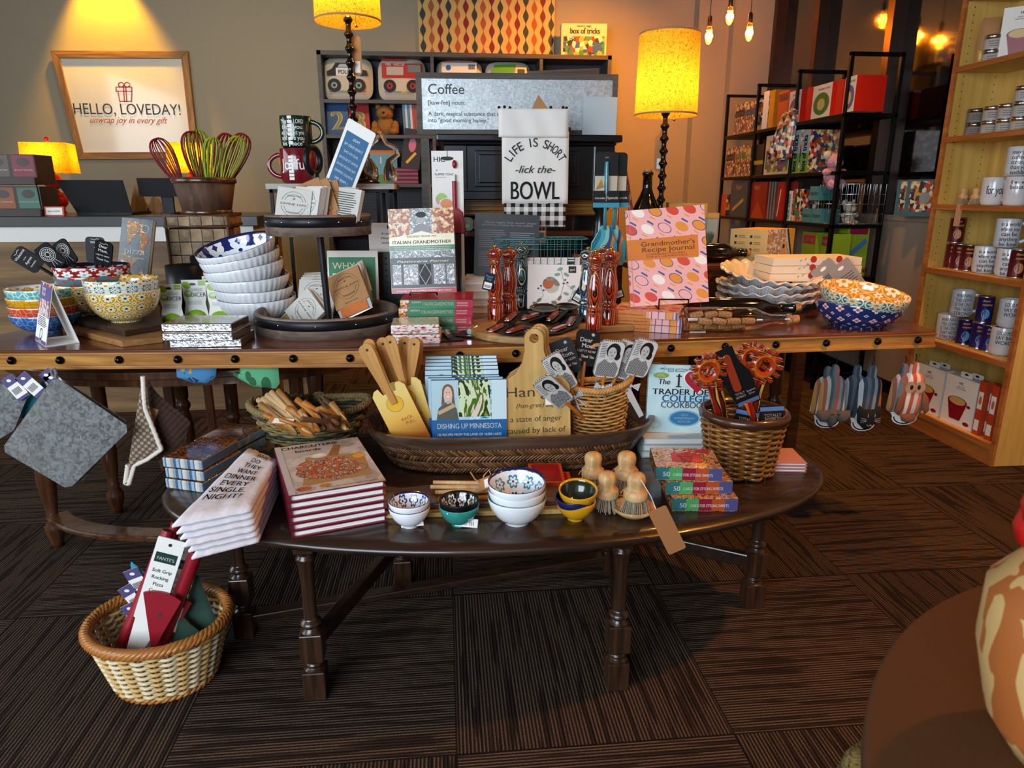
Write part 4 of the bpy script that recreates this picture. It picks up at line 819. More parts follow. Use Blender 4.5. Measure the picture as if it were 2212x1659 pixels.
for x, y, r_, lb_ in ((1060, 590, 14, 'black hang tag with price sticker on the leftmost mill'), (1262, 620, 30, 'black hang tag lettered Pepper Mill on the right mills'), (1328, 610, -20, 'black hang tag on the rightmost mill')):
    p = G(x, 690, zp); q_ = WY(x, y, p.y - .035 + (.03 if x > 1200 else 0)); B_ = B().ext(rr(-.016, .016, -.055, 0, .003), 0, .001, 'black_card').text('Pepper', 0, -.014, .007, C('#4a90c8'), .024).text('Mill', 0, -.024, .007, C('#4a90c8')).r2(-.012, .012, -.05, -.03, 'card_white')
    for i in range(7): B_.r2(-.01 + i * .003, -.0085 + i * .003, -.047, -.038, 'ink', -.001)
    tag(B_.obj('hang_tag', None, q_, (0, r_, -5)), lb_, 'tag')
# napkins with bird
M('napkin_wrap', '#dfe0dc', .3, coat=.6, bump=lambda n: n.noise(n.sc(25, 25, 25), 1, 2, 1), bs=.3); M('leaf_grey', '#7d9a90', .5); M('leaf_olive', '#6a7048', .5)
def bird(b, w, h):
    b.e2(w * .45, h * .5, w * .13, h * .14, C('#b9b4a4'), -.001).e2(w * .38, h * .57, w * .1, h * .12, C('#b0592c'), -.0013).e2(w * .5, h * .62, w * .12, h * .06, C('#7a7464'), -.0012, rot=-40).e2(w * .42, h * .68, w * .08, h * .05, C('#8d8878'), -.0014).e2(w * .4, h * .69, .0018, .0018, 'ink', -.0018).p2([(w * .33, h * .67), (w * .29, h * .65), (w * .34, h * .64)], C('#3a3a38'), -.0016)
    b.l2([(w * .6, h * .95), (w * .68, h * .6), (w * .62, h * .3), (w * .45, h * .12)], .0012, C('#6a5040'), -.001).l2([(w * .68, h * .6), (w * .85, h * .45), (w * .8, h * .25)], .0012, C('#6a5040'), -.001).l2([(w * .15, h * .12), (w * .3, h * .3), (w * .25, h * .5)], .001, C('#6a5040'), -.001)
    for x, z, r_, m in ((.6, .9, 20, 0), (.72, .78, -30, 0), (.55, .78, 10, 0), (.84, .5, 30, 0), (.88, .38, 70, 0), (.72, .35, -20, 0), (.8, .2, 20, 0), (.5, .15, -10, 1), (.35, .1, 20, 1), (.22, .2, 40, 1), (.15, .12, -20, 1), (.6, .25, 60, 1)): b.e2(w * x, h * z, w * .055, h * .035, ('leaf_grey', 'leaf_olive')[m], -.0012, rot=r_)
    for x, z in ((.7, .66), (.74, .6), (.67, .58), (.25, .52), (.2, .46), (.3, .42), (.55, .1), (.62, .12)): b.e2(w * x, h * z, w * .02, h * .02, C('#39414e'), -.0014, 12)
    b.r2(w * .76, w * .9, h * .82, h * .97, 'ink', -.001).text('ppd', w * .83, h * .87, h * .05, 'card_white', y=-.0014)
l = G(1140, 668, zp); s = mp(l)
for k in range(3): o = card('napkin_pack', ('bird-print paper napkin pack, front one, between the pepper mills', 'bird-print napkin pack just behind the front one', 'rearmost bird-print napkin pack under the teal basket rim')[k], 'napkins', (l.x + .004 * k - .002, l.y + .03 * k, zp + .002), (-14, (1, -1, 0)[k], -5), 116 * s, 92 * s * (1.04 + .06 * k), .012, 'napkin_wrap', bird, 'bird-print napkin packs')
# small brown saucers and knife cards
M('dark_leather', '#2c1710', .3, coat=.5)
l = G(1180, 700, zp)
for k, dx in ((0, 0), (1, .075)): bowl('dark_saucer', 'small dark brown wooden saucer behind the knife cards, %s' % ('left one', 'right one partly hidden')[k], 'dish', (l.x + dx, l.y + .05 + .02 * k, zp + .03), (8, 0, 0), .047 - .008 * k, .014, 'dark_leather', 'dark_leather', 'dark_leather', 'dark wooden saucers', .5, 1)
tag(B().box(-.05, .09, -.03, .03, 0, .028, 'black_card').obj('card_box', None, (l.x, l.y + .055, zp + .0005)), 'low black box under the dark saucers', 'box')
for k, (x, y, z, rz, ti) in enumerate(((1075, 712, 0, 25, 6), (1118, 722, .008, 14, 4), (1165, 725, .006, -6, -2), (1210, 716, .004, 20, 3), (1105, 700, .018, 32, 10), (1150, 703, .022, 12, 5), (1195, 700, .02, 26, 12), (1232, 706, .012, 38, 8))):
    l = G(x, y, zp); l.z += z + .004; o = thing('knife_card', 'black carded pocket tool, one of the scattered pile on the paddle board', 'package', l, (ti, -ti * .6, rz - 60), 'carded pocket tools')
    P = rr(-.032, .032, -.055, .055, .008)
    B().at(rx=-90).ext(P, 0, .0016, 'black_card').ring2(0, .044, .012, .004, .001, C('#c8c8c8'), -.001).obj('card', o)
    M('tool_red', '#8a3018', .2, coat=.8) if 'tool_red' not in MATS else None
    B().at(.004, -.012, .004, rx=-90).ext(rr(-.011, .011, -.038, .03, .008), -.0015, .001, 'steel').at(.004, -.01, .004, rx=-90).ext(rr(-.009, .009, -.034, .034, .008), -.006, .001, 'tool_red').obj('pocket_tool', o, bev=.002)
# teal wire basket
M('teal_wire', '#2f7f80', .35, .3); yb_ = 2.46; p0 = WY(1064, 518, yb_); p1 = WY(1270, 518, yb_); zb_ = ZC
t = thing('wire_basket', 'teal wire basket behind the napkins and pepper mills', 'basket', (p0.x, yb_, ZC + .001), -3); wx = p1.x - p0.x; hz_ = p0.z - ZC; b = B()
def rect3(z, ins=0, dep=.13): return [(ins, ins, z), (wx - ins, ins, z), (wx - ins, dep - ins, z), (ins, dep - ins, z)]
b.tube([(.012, 0, hz_), (wx - .012, 0, hz_), (wx, .012, hz_), (wx, .118, hz_), (wx - .012, .13, hz_), (.012, .13, hz_), (0, .118, hz_), (0, .012, hz_)], .0028, 'teal_wire', 6, True).obj('rim', t); b = B()
for z in (0.002, .04, .08, hz_ - .035, hz_ - .018): b.tube(rect3(z, .004), .0014, 'teal_wire', 5, True)
for k in range(1, 14): x = wx * k / 14; b.tube([(x, .002, hz_), (x, .004, .002), (x, .126, .002), (x, .128, hz_)], .0014, 'teal_wire', 5)
b.obj('mesh', t)
# towel LIFE IS SHORT over a bar stand
M('flour_sack', '#e6e3dc', .85, bump=lambda n: n.noise(n.sc(14, 14, 14), 1, 3), bs=.3, bd=.01)
def gingham(n):
    x, y, z = n.ob; a = (x * 30).fr().lt(.5); c = (z * 30).fr().lt(.5); h = (((x + z) * 2600).sin()).gt(0); f = (a + c) * .5; g = f.gt(.2) * f.lt(.8) * h + f.gt(.8); return n.mix(g, '#e2e0da', '#131313')
M('gingham_black', rough=.85, pat=gingham)
ty = 2.72; q0 = WY(1084, 300, ty); q1 = WY(1228, 300, ty); wx = q1.x - q0.x; zt = WY(1150, 236, ty).z; zb1 = WY(1150, 440, ty).z; zb2 = WY(1150, 490, ty).z; zf = WY(1150, 297, ty).z
t = thing('tea_towel', 'white hanging tea towel lettered LIFE IS SHORT lick the BOWL', 'towel', (q0.x, ty, 0), -3)
def sheet(b, x0, x1, z0, z1, y, m, amp=.004, nx=16, nz=10, ph=0):
    vs = [(x0 + (x1 - x0) * i / nx, y + amp * sin(i * 1.1 + ph + j * .3) * (1 - j / nz * .5), z0 + (z1 - z0) * j / nz) for j in range(nz + 1) for i in range(nx + 1)]
    return b.add(vs, [(j * (nx + 1) + i, j * (nx + 1) + i + 1, (j + 1) * (nx + 1) + i + 1, (j + 1) * (nx + 1) + i) for j in range(nz) for i in range(nx)], m, True)
b = sheet(B(), 0, wx, zb1, zf + .02, 0, 'flour_sack', .002); h_ = zf - zb1; cx = wx / 2
for i, ch in enumerate('LIFE IS SHORT'):
    a = R(148 - 116 * i / 12); b.text(ch, cx + wx * .41 * cos(a), zf - h_ * .56 + h_ * .42 * sin(a), h_ * .13, 'ink', wx * .068 if ch != 'I' else None, rot=math.degrees(a) - 90, y=-.004)
b.text('-lick the-', cx, zf - h_ * .53, h_ * .11, 'ink', wx * .6, shear=.35, y=-.004).text('BOWL', cx, zf - h_ * .93, h_ * .27, 'ink', wx * .74, y=-.004, bold=.015)
b.obj('cloth', t, solid=.002); sheet(B(), wx * .03, wx * .97, zb2, zb1 + .002, -.001, 'gingham_black', .003).obj('gingham_border', t, solid=.002)
sheet(B(), -.012, wx - .004, zf, zt, -.012, 'flour_sack', .003, ph=1).obj('folded_top', t, solid=.003)
b = B()
for k in range(18): b.ball(wx * (.04 + .92 * k / 17), -.002, zb2 - .007, .0055, .0055, .0055, 'black_card', 8)
for x, z in ((-.01, zt + .004), (.01, zt + .006), (.03, zt + .003), (wx * .72, zt + .005), (wx * .9, zt + .005), (wx * .95, zt + .003), (wx, zf + .03)): b.ball(x, -.008, z, .006, .006, .006, 'black_card', 8)
b.obj('pompoms', t)['kind'] = 'stuff'
B().ext([(wx * .42, zt - .01), (wx * .54, zt + .05), (wx * .72, zt - .01)], .004, .006, 'kraft').obj('paper_tag', t)
b = B().ext(rr(wx * .52, wx * .68, zb2 - .062, zb2 - .002, .002), -.004, -.003, 'kraft').r2(wx * .54, wx * .66, zb2 - .06, zb2 - .015, 'card_white', -.005)
for i in range(9): b.r2(wx * (.555 + i * .011), wx * (.56 + i * .011), zb2 - .04, zb2 - .02, 'ink', -.006)
b.text('$12.99', wx * .6, zb2 - .055, .006, 'ink', y=-.006).obj('price_tag', t)
t2 = thing('towel_stand', 'black metal bar stand carrying the hanging tea towel', 'stand', (q0.x + wx / 2, ty + .012, 0), -3)
B().tube([(-wx * .48, 0, zt - .012), (wx * .48, 0, zt - .012)], .006, 'black_iron', 8).obj('bar', t2); B().tube([(0, 0, 0), (0, 0, zt - .012)], .008, 'black_iron', 8).obj('pole', t2); B().box(-.12, .12, -.09, .09, 0, .01, 'black_iron').obj('base', t2)
# teal spatulas on black cards, inverted
for k, (dx, dy) in enumerate(((24, .03), (0, 0))):
    l = WY(1304 + dx * .8, 545, 2.42 + dy); s = mp(l); z0 = ZC; zz = lambda y: WY(1300, y, 2.42).z - z0
    o = thing('spatula_package', ('teal laminated spatula on a black card, rear one', 'teal laminated spatula on a black card, front one')[k], 'package', (l.x, l.y, z0), (0, 0, -6), 'teal spatula packages')
    w_ = 24 * s; b = B().ext(rr(-w_, w_, zz(420) - .0, zz(328), .012), 0, .002, 'black_card').r2(-w_ * .98, w_ * .98, zz(415), zz(380), C('#b8b4a0', .3)).p2([(-w_ * .9, zz(410)), (-w_ * .2, zz(405)), (-w_ * .4, zz(385))], C('#d8941c')); b.e2(0, zz(340), .008, .003, C('#555'+'555'), -.001).obj('card', o)
    B().tube([(0, -.008, zz(350)), (0, -.009, zz(400)), (0, -.008, zz(445)), (0, -.004, zz(495))], [.013, .018, .011, .013], 'teal_laminate', 12, flat=.5).obj('spatula_handle', o)
    B().ext([(-.012, zz(487)), (.012, zz(487)), (.045, zz(525)), (.05, zz(560)), (.035, zz(575)), (-.035, zz(575)), (-.05, zz(560)), (-.045, zz(525))], -.007, -.001, 'teal_laminate').obj('blade', o, bev=.002)
    b = B().box(-w_ * 1.15, w_ * 1.15, -.022, .003, zz(440), zz(412), 'black_card').r2(-w_ * 1.15, w_ * 1.15, zz(448), zz(438), C('#2a8aa8', .4), -.0226).text('Spatula', w_ * .55, zz(430), .009, 'card_white', w_ * .95, y=-.0226, bold=.01)
    b.r2(-w_ * .02, w_ * 0, zz(435), zz(417), 'card_white', -.0226).text('TOTALLY BAMBOO', -w_ * .55, zz(430), .005, 'card_white', w_ * .9, y=-.0226); b.obj('label_band', o)
    if k == 0: B().tube([(0, .01, 0), (0, .01, zz(560))], .004, 'black_iron', 6).obj('support', o)
    else: B().tube([(0, .01, 0), (0, .01, zz(560))], .004, 'black_iron', 6).obj('support', o)
# --- recipe journals
def citrus(n):
    x, y, z = n.ob; S = 19; o = None; base = '#e2a9a6'; col = None
    a = (x * S + (z * S * .5)).fr() - .5; b = (z * S).fr() - .5; r = (a * a * .8 + b * b).sqrt(); th = b.atan(a)
    cid = (x * S + z * S * .5).fl() * 7 + (z * S).fl() * 3; k = (cid * .37).fr()
    fill = n.pal(k, ['#c8402a', '#e8e2da', '#d88a28', '#c8402a', '#e3aaa8', '#d88a28'])
    c = n.mix(r.lt(.3), base, fill); ring = (r - .3).abs().lt(.018); c = n.mix(ring * k.gt(.6), c, '#2c3f78')
    l = ((a - .3) * (a - .3) * 3 + (b - .32) * (b - .32)).sqrt(); leaf = (((a + b) - .72).abs().lt(.09)) * ((a - b).abs().lt(.24)); c = n.mix(leaf, c, '#33508c')
    l2 = (((a + b) + .74).abs().lt(.06)) * ((a - b).abs().lt(.2)); return n.mix(l2, c, '#d8922e')
M('citrus_print', '#e2a9a6', .4, coat=.2, pat=citrus)
def jour(b, w, h):
    b.p2([(0, h * .48), (w * .9, h * .47), (w * .9, h * .7), (0, h * .69)], C('#c8741a'), -.0008)
    b.text("Grandmother's", w * .52, h * .615, .0145, C('#3a1c14'), w * .68, y=-.0012).text('Recipe Journal', w * .52, h * .555, .0145, C('#3a1c14'), w * .66, y=-.0012).text('CHERISHED RECIPES', w * .48, h * .52, .005, C('#7a2018'), w * .5, y=-.0012).text('FOR MY GRANDCHILD', w * .5, h * .495, .005, C('#7a2018'), w * .52, y=-.0012)
    b.r2(w * .045, w * .052, 0, h, C('#b8807c'), -.0006)
zj = ZC
for k in range(3):
    l = G(1330, 716, ZC); o = book(('bottom', 'middle', 'top')[k] + ' grandmother recipe journal in the flat pile, pages to the right', (l.x - .012 * (k == 2), l.y + .02, ZC + .022 * k + .001), (0, 0, 0), .17, .205, .021, 'citrus_print', None, 'flat recipe journals', pg='page')
    o.rotation_euler = (Matrix.Rotation(R(-24 + (0, 3, -2)[k]), 3, 'Z') @ Matrix(((0, 0, 1), (1, 0, 0), (0, 1, 0)))).to_euler()
    bb = B(); bb.M = Matrix(((0, 1, 0, -.0008), (-1, 0, 0, .021), (0, 0, 1, 0), (0, 0, 0, 1))); bb.r2(0, .021, .0, .11, C('#c8741a'), -.0006).text("Grandmother's Recipe Journal", .014, .01, .006, C('#3a1c14'), .09, al='l', rot=90, y=-.0012); bb.obj('spine_print', o)
l = WY(1365, 672, 2.1); w_ = 168 * mp(l) * 1.0; hh = 207 * mp(l)
l.z = ZC + .072; book('pink citrus-print grandmother recipe journal standing on its easel', (l.x, 2.12, l.z), (-12, -4.5, -9), w_, hh, .018, 'citrus_print', jour, spm=C('#b8662a'))
b = B().tube([(-.045, -.03, .03), (-.045, -.034, 0), (-.045, .04, 0), (-.03, .09, .12)], .0022, 'black_iron', 6).tube([(.045, -.03, .03), (.045, -.034, 0), (.045, .04, 0), (.03, .09, .12)], .0022, 'black_iron', 6).tube([(-.045, -.03, .03), (.045, -.03, .03)], .0022, 'black_iron', 6)
tag(b.obj('display_easel', None, (l.x + w_ / 2 + .012, 2.12, ZC + .068), (0, 0, -9)), 'black wire easel holding the recipe journal', 'easel')
# --- bottles lying down
def lying_bottle(label, px0, px1, py, rr_px, mat, corks=0, dy=0, zz=ZC, name='bottle'):
    l = G(px0, py, zz); s = mp(l); r = rr_px * s; L = (px1 - px0) * s; o = thing(name, label, 'bottle', (l.x, l.y + r + dy, zz + r), (0, 90, -4))
    pr = [(.0001, .012), (r * .6, .006), (r * .92, 0), (r, .008), (r, L * .55), (r * .93, L * .62), (r * .6, L * .7), (r * .42, L * .76), (r * .38, L * .9), (r * .45, L * .905), (r * .45, L * .94), (r * .38, L * .945)]
    inn = [(max(a - .0025, .0001), z + (.003 if i < 3 else 0)) for i, (a, z) in enumerate(pr)][::-1]
    B().lathe(pr + inn if mat != 'glass_dark' else pr, mat, 36).obj('glass', o)
    B().lathe([(.0001, L * .9), (r * .33, L * .9), (r * .36, L), (.0001, L)], 'cork', 16).obj('cork', o); return o, r, L
o, r, L = lying_bottle('clear glass bottle full of wine corks lying in front of the journals', 1483, 1737, 722, 27, 'glass_clear', name='wine_bottle')
cg = 'wine corks in the clear bottle'; q = random.Random(5); k = 0
for row, (zo, n_) in enumerate(((-.6, 4), (-.12, 4), (.36, 3))):
    for i in range(n_):
        xx = .02 + (i + .5 * (row % 2)) * .046; yo = (-.012 if row % 2 else .006)
        p = Vector((o.location.x + xx + .02, o.location.y + yo - .003, o.location.z + r * zo)); b = B().lathe([(.0001, -.0205), (.0095, -.0205), (.0105, -.019), (.0105, .019), (.0095, .0205), (.0001, .0205)], 'cork', 16); k += 1
        tag(b.obj('wine_cork', None, p, (0, 90 + q.uniform(-14, 14), q.uniform(-12, 8))), 'tan wine cork lying loose inside the clear glass bottle', 'cork', cg)
B().box(-.001, .001, -.01, .01, .0, .05, 'card_white').obj('price_label', o, (r * .98, 0, .02))
lying_bottle('dark green bottle lying behind the clear bottle of corks', 1522, 1755, 698, 24, 'glass_dark', dy=.045, name='wine_bottle')
# --- ruffled pie dishes
M('pie_cream', '#dcd0be', .12, coat=.8); M('pie_white', '#d7dade', .18, coat=.6)
l = G(1668, 672, ZC); s = mp(l); r = 100 * s; l.y += .055
def ruf(a, r_, z, i):
    w = 1 if i in (3, 4, 5) else 0; ww = {2: .35, 3: 1, 4: 1, 5: .9, 6: .3}.get(i, 0); return r_ * (1 + .022 * ww * sin(a * 22)), z + .0055 * ww * cos(a * 22)
for k in range(4):
    pr = [(.0001, 0), (r * .74, 0), (r * .86, .036), (r * 1.06, .044), (r * 1.075, .047), (r * 1.06, .049), (r * .86, .043), (r * .72, .007), (.0001, .007)]
    def flute(a, r_, z, i): x, zz = ruf(a, r_, z, i); return (x * (1 + (.01 * cos(a * 80) if i in (1, 2) else 0)), zz)
    tag(B().lathe(pr, ['pie_white'] * 3 + ['pie_cream'] * 5, 160, flute).obj('pie_dish', None, (l.x + (0, .003, -.004, .004)[k], l.y, ZC + .0265 * k + .012 * (k == 3)), ((0, 0, 0, 8)[k], (0, 0, 0, 3)[k], 0)), ('lowest white ruffled pie dish of the stack', 'second white ruffled pie dish from the bottom', 'third white ruffled pie dish from the bottom', 'topmost ruffled pie dish with cream inside')[k], 'dish', 'ruffled pie dishes')
# --- serving bowls right end
l = G(1881, 712, ZC); s = mp(l); r = 93 * s; l.y += .075
bowl('serving_bowl', 'wide navy serving bowl with pale motifs, the lower of two', 'bowl', l, (0, 0, 0), r, .082, 'navy_motif', C('#8a4a44', .2), 'white_glaze', 'wide serving bowls', .58, .8)
bowl('serving_bowl', 'wide serving bowl, ochre damask inside and green outside, tilted on the navy one', 'bowl', l + Vector((-.002, 0, .034)), (9, 4, 0), r * .985, .082, 'green_motif', 'ochre_damask', 'ochre_damask', 'wide serving bowls', .58, .8)
# --- bench behind and what stands on it
YB2 = 2.63; zb2_ = WY(1560, 572, YB2).z; bx0 = WY(1370, 572, YB2).x; bx1 = WY(1772, 572, YB2).x
t = thing('side_bench', 'red-brown wooden bench behind the right console carrying boxes and lamp', 'bench', (bx0, YB2, 0))
B().box(0, bx1 - bx0, 0, .42, zb2_ - .022, zb2_, 'console_wood').obj('top', t, bev=.003); B().box(.01, bx1 - bx0 - .01, .01, .03, zb2_ - .2, zb2_ - .022, 'console_wood').obj('apron', t)
for x in (.01, bx1 - bx0 - .05):
    for y in (.01, .37): B().box(x, x + .04, y, y + .04, 0, zb2_ - .022, 'console_wood').obj('leg', t)
M('kraft_pale', '#c8a868', .55); M('pasta_photo', rough=.35, pat=blot(['#c8c4c0', '#e0dcd8', '#b08840', '#8a8a90', '#d8d4d0'], 40, 2))
l = WY(1658, 546, 2.68); s = mp(l) * 1.03; o = thing('pasta_machine_box', 'kraft cardboard pasta machine box on the flat boxes, printed with noodles', 'box', (l.x - .005, 2.68, zb2_), 0)
hb = 68 * s; w1 = 66 * s * 1.25; w2 = 95 * s * 1.15; b = B(); u = Vector((cos(R(35)), sin(R(35)))); v = Vector((-cos(R(48)), sin(R(48))))
P = [(0, 0), (u.x * w2, u.y * w2), (u.x * w2 + v.x * w1, u.y * w2 + v.y * w1), (v.x * w1, v.y * w1)]
b.add([(x, y, z) for z in (0, hb) for x, y in P], [(3, 2, 1, 0), (4, 5, 6, 7), (0, 1, 5, 4), (1, 2, 6, 5), (2, 3, 7, 6), (3, 0, 4, 7)], ['kraft_pale', C('#c98b2c'), 'kraft_pale', 'kraft_pale', 'kraft_pale', 'kraft_pale'])
b.at(0, 0, 0, rz=35).r2(0, w2, 0, hb, 'pasta_photo').p2([(w2 * .75, hb), (w2, hb), (w2, 0), (w2 * .9, 0)], C('#c99a2c'), -.001).ring2(w2 * .3, hb * .55, w2 * .12, hb * .2, .002, C('#c8a050'), -.001).r2(w2 * .48, w2 * .75, 0, hb * .62, 'kraft_pale', -.0012).e2(w2 * .61, hb * .47, .009, .009, 'ink', -.0016).text('Pasta Machine', w2 * .61, hb * .12, .006, 'ink', w2 * .24, y=-.0016).l2([(w2 * .72, hb * .98), (w2 * .92, hb * .2)], .012, C('#2a2a2a'), -.0014).l2([(w2 * .66, hb * .98), (w2 * .86, hb * .2)], .008, C('#c8ccd0'), -.0014)
b.at(v.x * w1, v.y * w1, 0, rz=-48)
for i in range(3):
    for j in range(2): b.r2(w1 * (.12 + .42 * j), w1 * (.18 + .42 * j), hb * (.74 - .2 * i), hb * (.82 - .2 * i), 'ink'); lines(b, w1 * (.22 + .42 * j), w1 * (.46 + .42 * j), hb * (.73 - .2 * i), hb * (.83 - .2 * i), 2, C('#7a6030'))
b.e2(w1 * .2, hb * .14, .012, .012, C('#b87a30')).e2(w1 * .75, hb * .12, .014, .01, C('#b87a30')).text('The Pasta Authority', w1 * .48, hb * .14, .004, C('#7a6030'), w1 * .35)
b.at().obj('carton', o)
M('white_carton', '#d6cdb8', .5)
for k in range(3):
    l = WY(1648, 585, 2.5); w_ = 196 * mp(l); z = ZC + .105 + k * .0285
    b = B().box(0, w_, 0, .16, 0, .027, 'white_carton')
    for x in (.45, .74): b.e2(w_ * x, .022, .012, .012, C('#a82a24'))
    for x, z2 in ((.3, .015), (.55, .01), (.6, .018), (.64, .012), (.35, .02), (.8, .006)): b.l2([(w_ * x, z2), (w_ * x + .006, z2 + .006)], .002, C('#55523c'))
    tag(b.obj('flat_box', None, (l.x + .004 * k, 2.44, z), (0, 0, -4 + k * 2)), ('bottom', 'middle', 'top')[k] + ' flat white box with small red tomato print, right of the pie dishes', 'box', 'flat white tomato boxes')
tag(B().box(0, .26, 0, .13, 0, .104, 'black_paint').obj('box_stand', None, (l.x + .005, 2.455, ZC + .0005), (0, 0, -2)), 'dark block carrying the flat tomato boxes', 'stand')
l = G(1770, 668, ZC); s = mp(l); t = thing('black_crate', 'low black crate behind the wide serving bowls, holding egg tool cards', 'crate', (l.x, l.y, ZC + .0005), -6); cw_ = 150 * s; b = B()
for a_ in ((0, cw_, 0, .008), (0, cw_, .11, .118), (0, .008, 0, .118), (cw_ - .008, cw_, 0, .118)): b.box(a_[0], a_[1], a_[2], a_[3], 0, .07, 'black_paint')
b.box(0, cw_, 0, .118, 0, .006, 'black_paint').obj('body', t)
M('grey_card', '#8d8880', .5)
for k, (x, r_) in enumerate(((1745, -52), (1775, -42), (1800, -38))):
    p = G(x + 40, 655, ZC + .03); o = thing('tool_card', ('leftmost', 'middle', 'front right')[k] + ' grey backing card with a brown egg tool leaning in the black crate', 'package', (p.x, p.y + .02 - .02 * k, ZC + .012), (-8, r_, -5), 'grey cards with egg tools')
    b = B().ext(rr(0, .085, 0, .17, .006), 0, .002, 'grey_card').e2(.043, .15, .012, .006, 'card_white'); lines(b, .02, .075, .06, .125, 7, 'ink', .2); b.obj('card', o); B().ball(.04, -.01, .05, .018, .014, .024, C('#9a6a44', .5)).obj('egg_tool', o)
# dark bottle lying on the bench, red bowl, plant, tea boxes, wine bottle
lying_bottle('dark bottle lying on the bench behind the recipe journal', 1500, 1627, 568, 20, 'glass_dark', dy=0, zz=zb2_, name='wine_bottle')
l = WY(1575, 545, 2.9); bowl('enamel_bowl', 'small red bowl showing behind the lying dark bottle', 'bowl', (l.x, 2.9, zb2_), (0, 0, 0), .055, .05, 'red_print', 'red_print', 'red_print')
l = WY(1531, 540, 2.85); l.z = zb2_; t = thing('potted_succulent', 'small spiky succulent in a black pot beside the pasta machine box', 'plant', l); s = mp(l)
B().lathe([(.0001, 0), (13 * s, 0), (17 * s, 32 * s), (15 * s, 32 * s), (14 * s, 28 * s), (.0001, 28 * s)], 'canister_black', 20).obj('pot', t); b = B(); M('succulent', '#5a6a4a', .6)
for k in range(26): a = k * 2.4; e = .3 + .5 * (k % 4) / 3; b.tube([(0, 0, 28 * s), (.02 * cos(a) * e, .02 * sin(a) * e, 45 * s), (.034 * cos(a) * e, .034 * sin(a) * e, (50 + 14 * (1 - e)) * s)], [.004, .003, .0005], 'succulent', 5)
b.obj('leaves', t)
for k in range(4): l = WY(1440 + 26 * k, 520, 2.96); b = B().box(0, 32 * mp(l), 0, .05, 0, (WY(1450, 437 + 2 * k, l.y).z - zb2_) * (1 if k < 3 else .85), C('#8d8466')); s_ = mp(l); h_ = (WY(1450, 437, l.y).z - zb2_); b.r2(.001, 31 * s_, h_ * .72, h_ * (.98 if k < 3 else .8), C('#c89a3c')).r2(.003, 29 * s_, h_ * .2, h_ * .7, C('#9aa69a')); tag(b.obj('tea_box', None, (l.x, 2.96, zb2_), (0, 0, -5)), ('leftmost', 'second', 'third', 'rightmost, shorter')[k] + ' pale gold and grey box in the row behind the journal', 'box', 'pale gold boxes behind the journal')
l = G(1395, 560, zb2_); l.y += .03; s = mp(l); hb = WY(1400, 365, l.y).z - zb2_; t = thing('wine_bottle', 'upright dark green corked bottle left of the tall lamp stem', 'bottle', l); r = 36 * s
B().lathe([(.0001, 0), (r, 0), (r, hb * .42), (r * .9, hb * .52), (r * .45, hb * .7), (r * .28, hb * .78), (r * .26, hb * .93), (r * .32, hb * .935), (r * .32, hb * .96), (r * .26, hb * .965)], 'glass_dark', 32).obj('glass', t); B().lathe([(.0001, hb * .96), (r * .24, hb * .96), (r * .26, hb), (.0001, hb)], 'cork', 14).obj('cork', t)
for k, (x0, x1) in enumerate(((1338, 1334), (1345, 1362), (1350, 1368))):
    p = WY(x1, 470, 2.63); q_ = WY(x0, 352, 2.63); e = WY(x1 - 4, 600, 2.63); e.z = max(e.z, ZC + .01); tag(B().tube([e, p, q_, q_ + Vector((-.006, 0, .01)), q_ + Vector((-.014, 0, .006))], .0042, 'red_laminate', 7).obj('striped_cane', None), ('left', 'middle', 'right')[k] + ' thin red striped cane between hutch and wine bottle', 'cane', 'thin striped canes')
# --- tall lamps with twisted stems
def shadem(name, c, pw=1):
    m = bpy.data.materials.new(name); m.use_nodes = True; t_ = m.node_tree; n = NT(m); o = t_.nodes['Material Output']; t_.nodes.remove(t_.nodes['Principled BSDF'])
    q = n.noise(n.sc(110, 110, 420), 1, 2); q2 = n.noise(n.sc(420, 420, 110), 1, 2); col = n.mix(((q * q2) * -14 + 3.0).max(0).min(.85), c, '#6a4410')
    tr = t_.nodes.new('ShaderNodeBsdfTranslucent'); di = t_.nodes.new('ShaderNodeBsdfDiffuse'); mx = t_.nodes.new('ShaderNodeMixShader'); mx.inputs[0].default_value = .4
    t_.links.new(col, tr.inputs[0]); t_.links.new(col, di.inputs[0]); t_.links.new(tr.outputs[0], mx.inputs[1]); t_.links.new(di.outputs[0], mx.inputs[2]); t_.links.new(mx.outputs[0], o.inputs[0]); MATS[name] = m
shadem('linen_shade', '#e8b03c'); M('bulb_glow', '#ffcf60', emit=30); M('stem_bronze', '#1c130c', .2, .6, coat=.5)
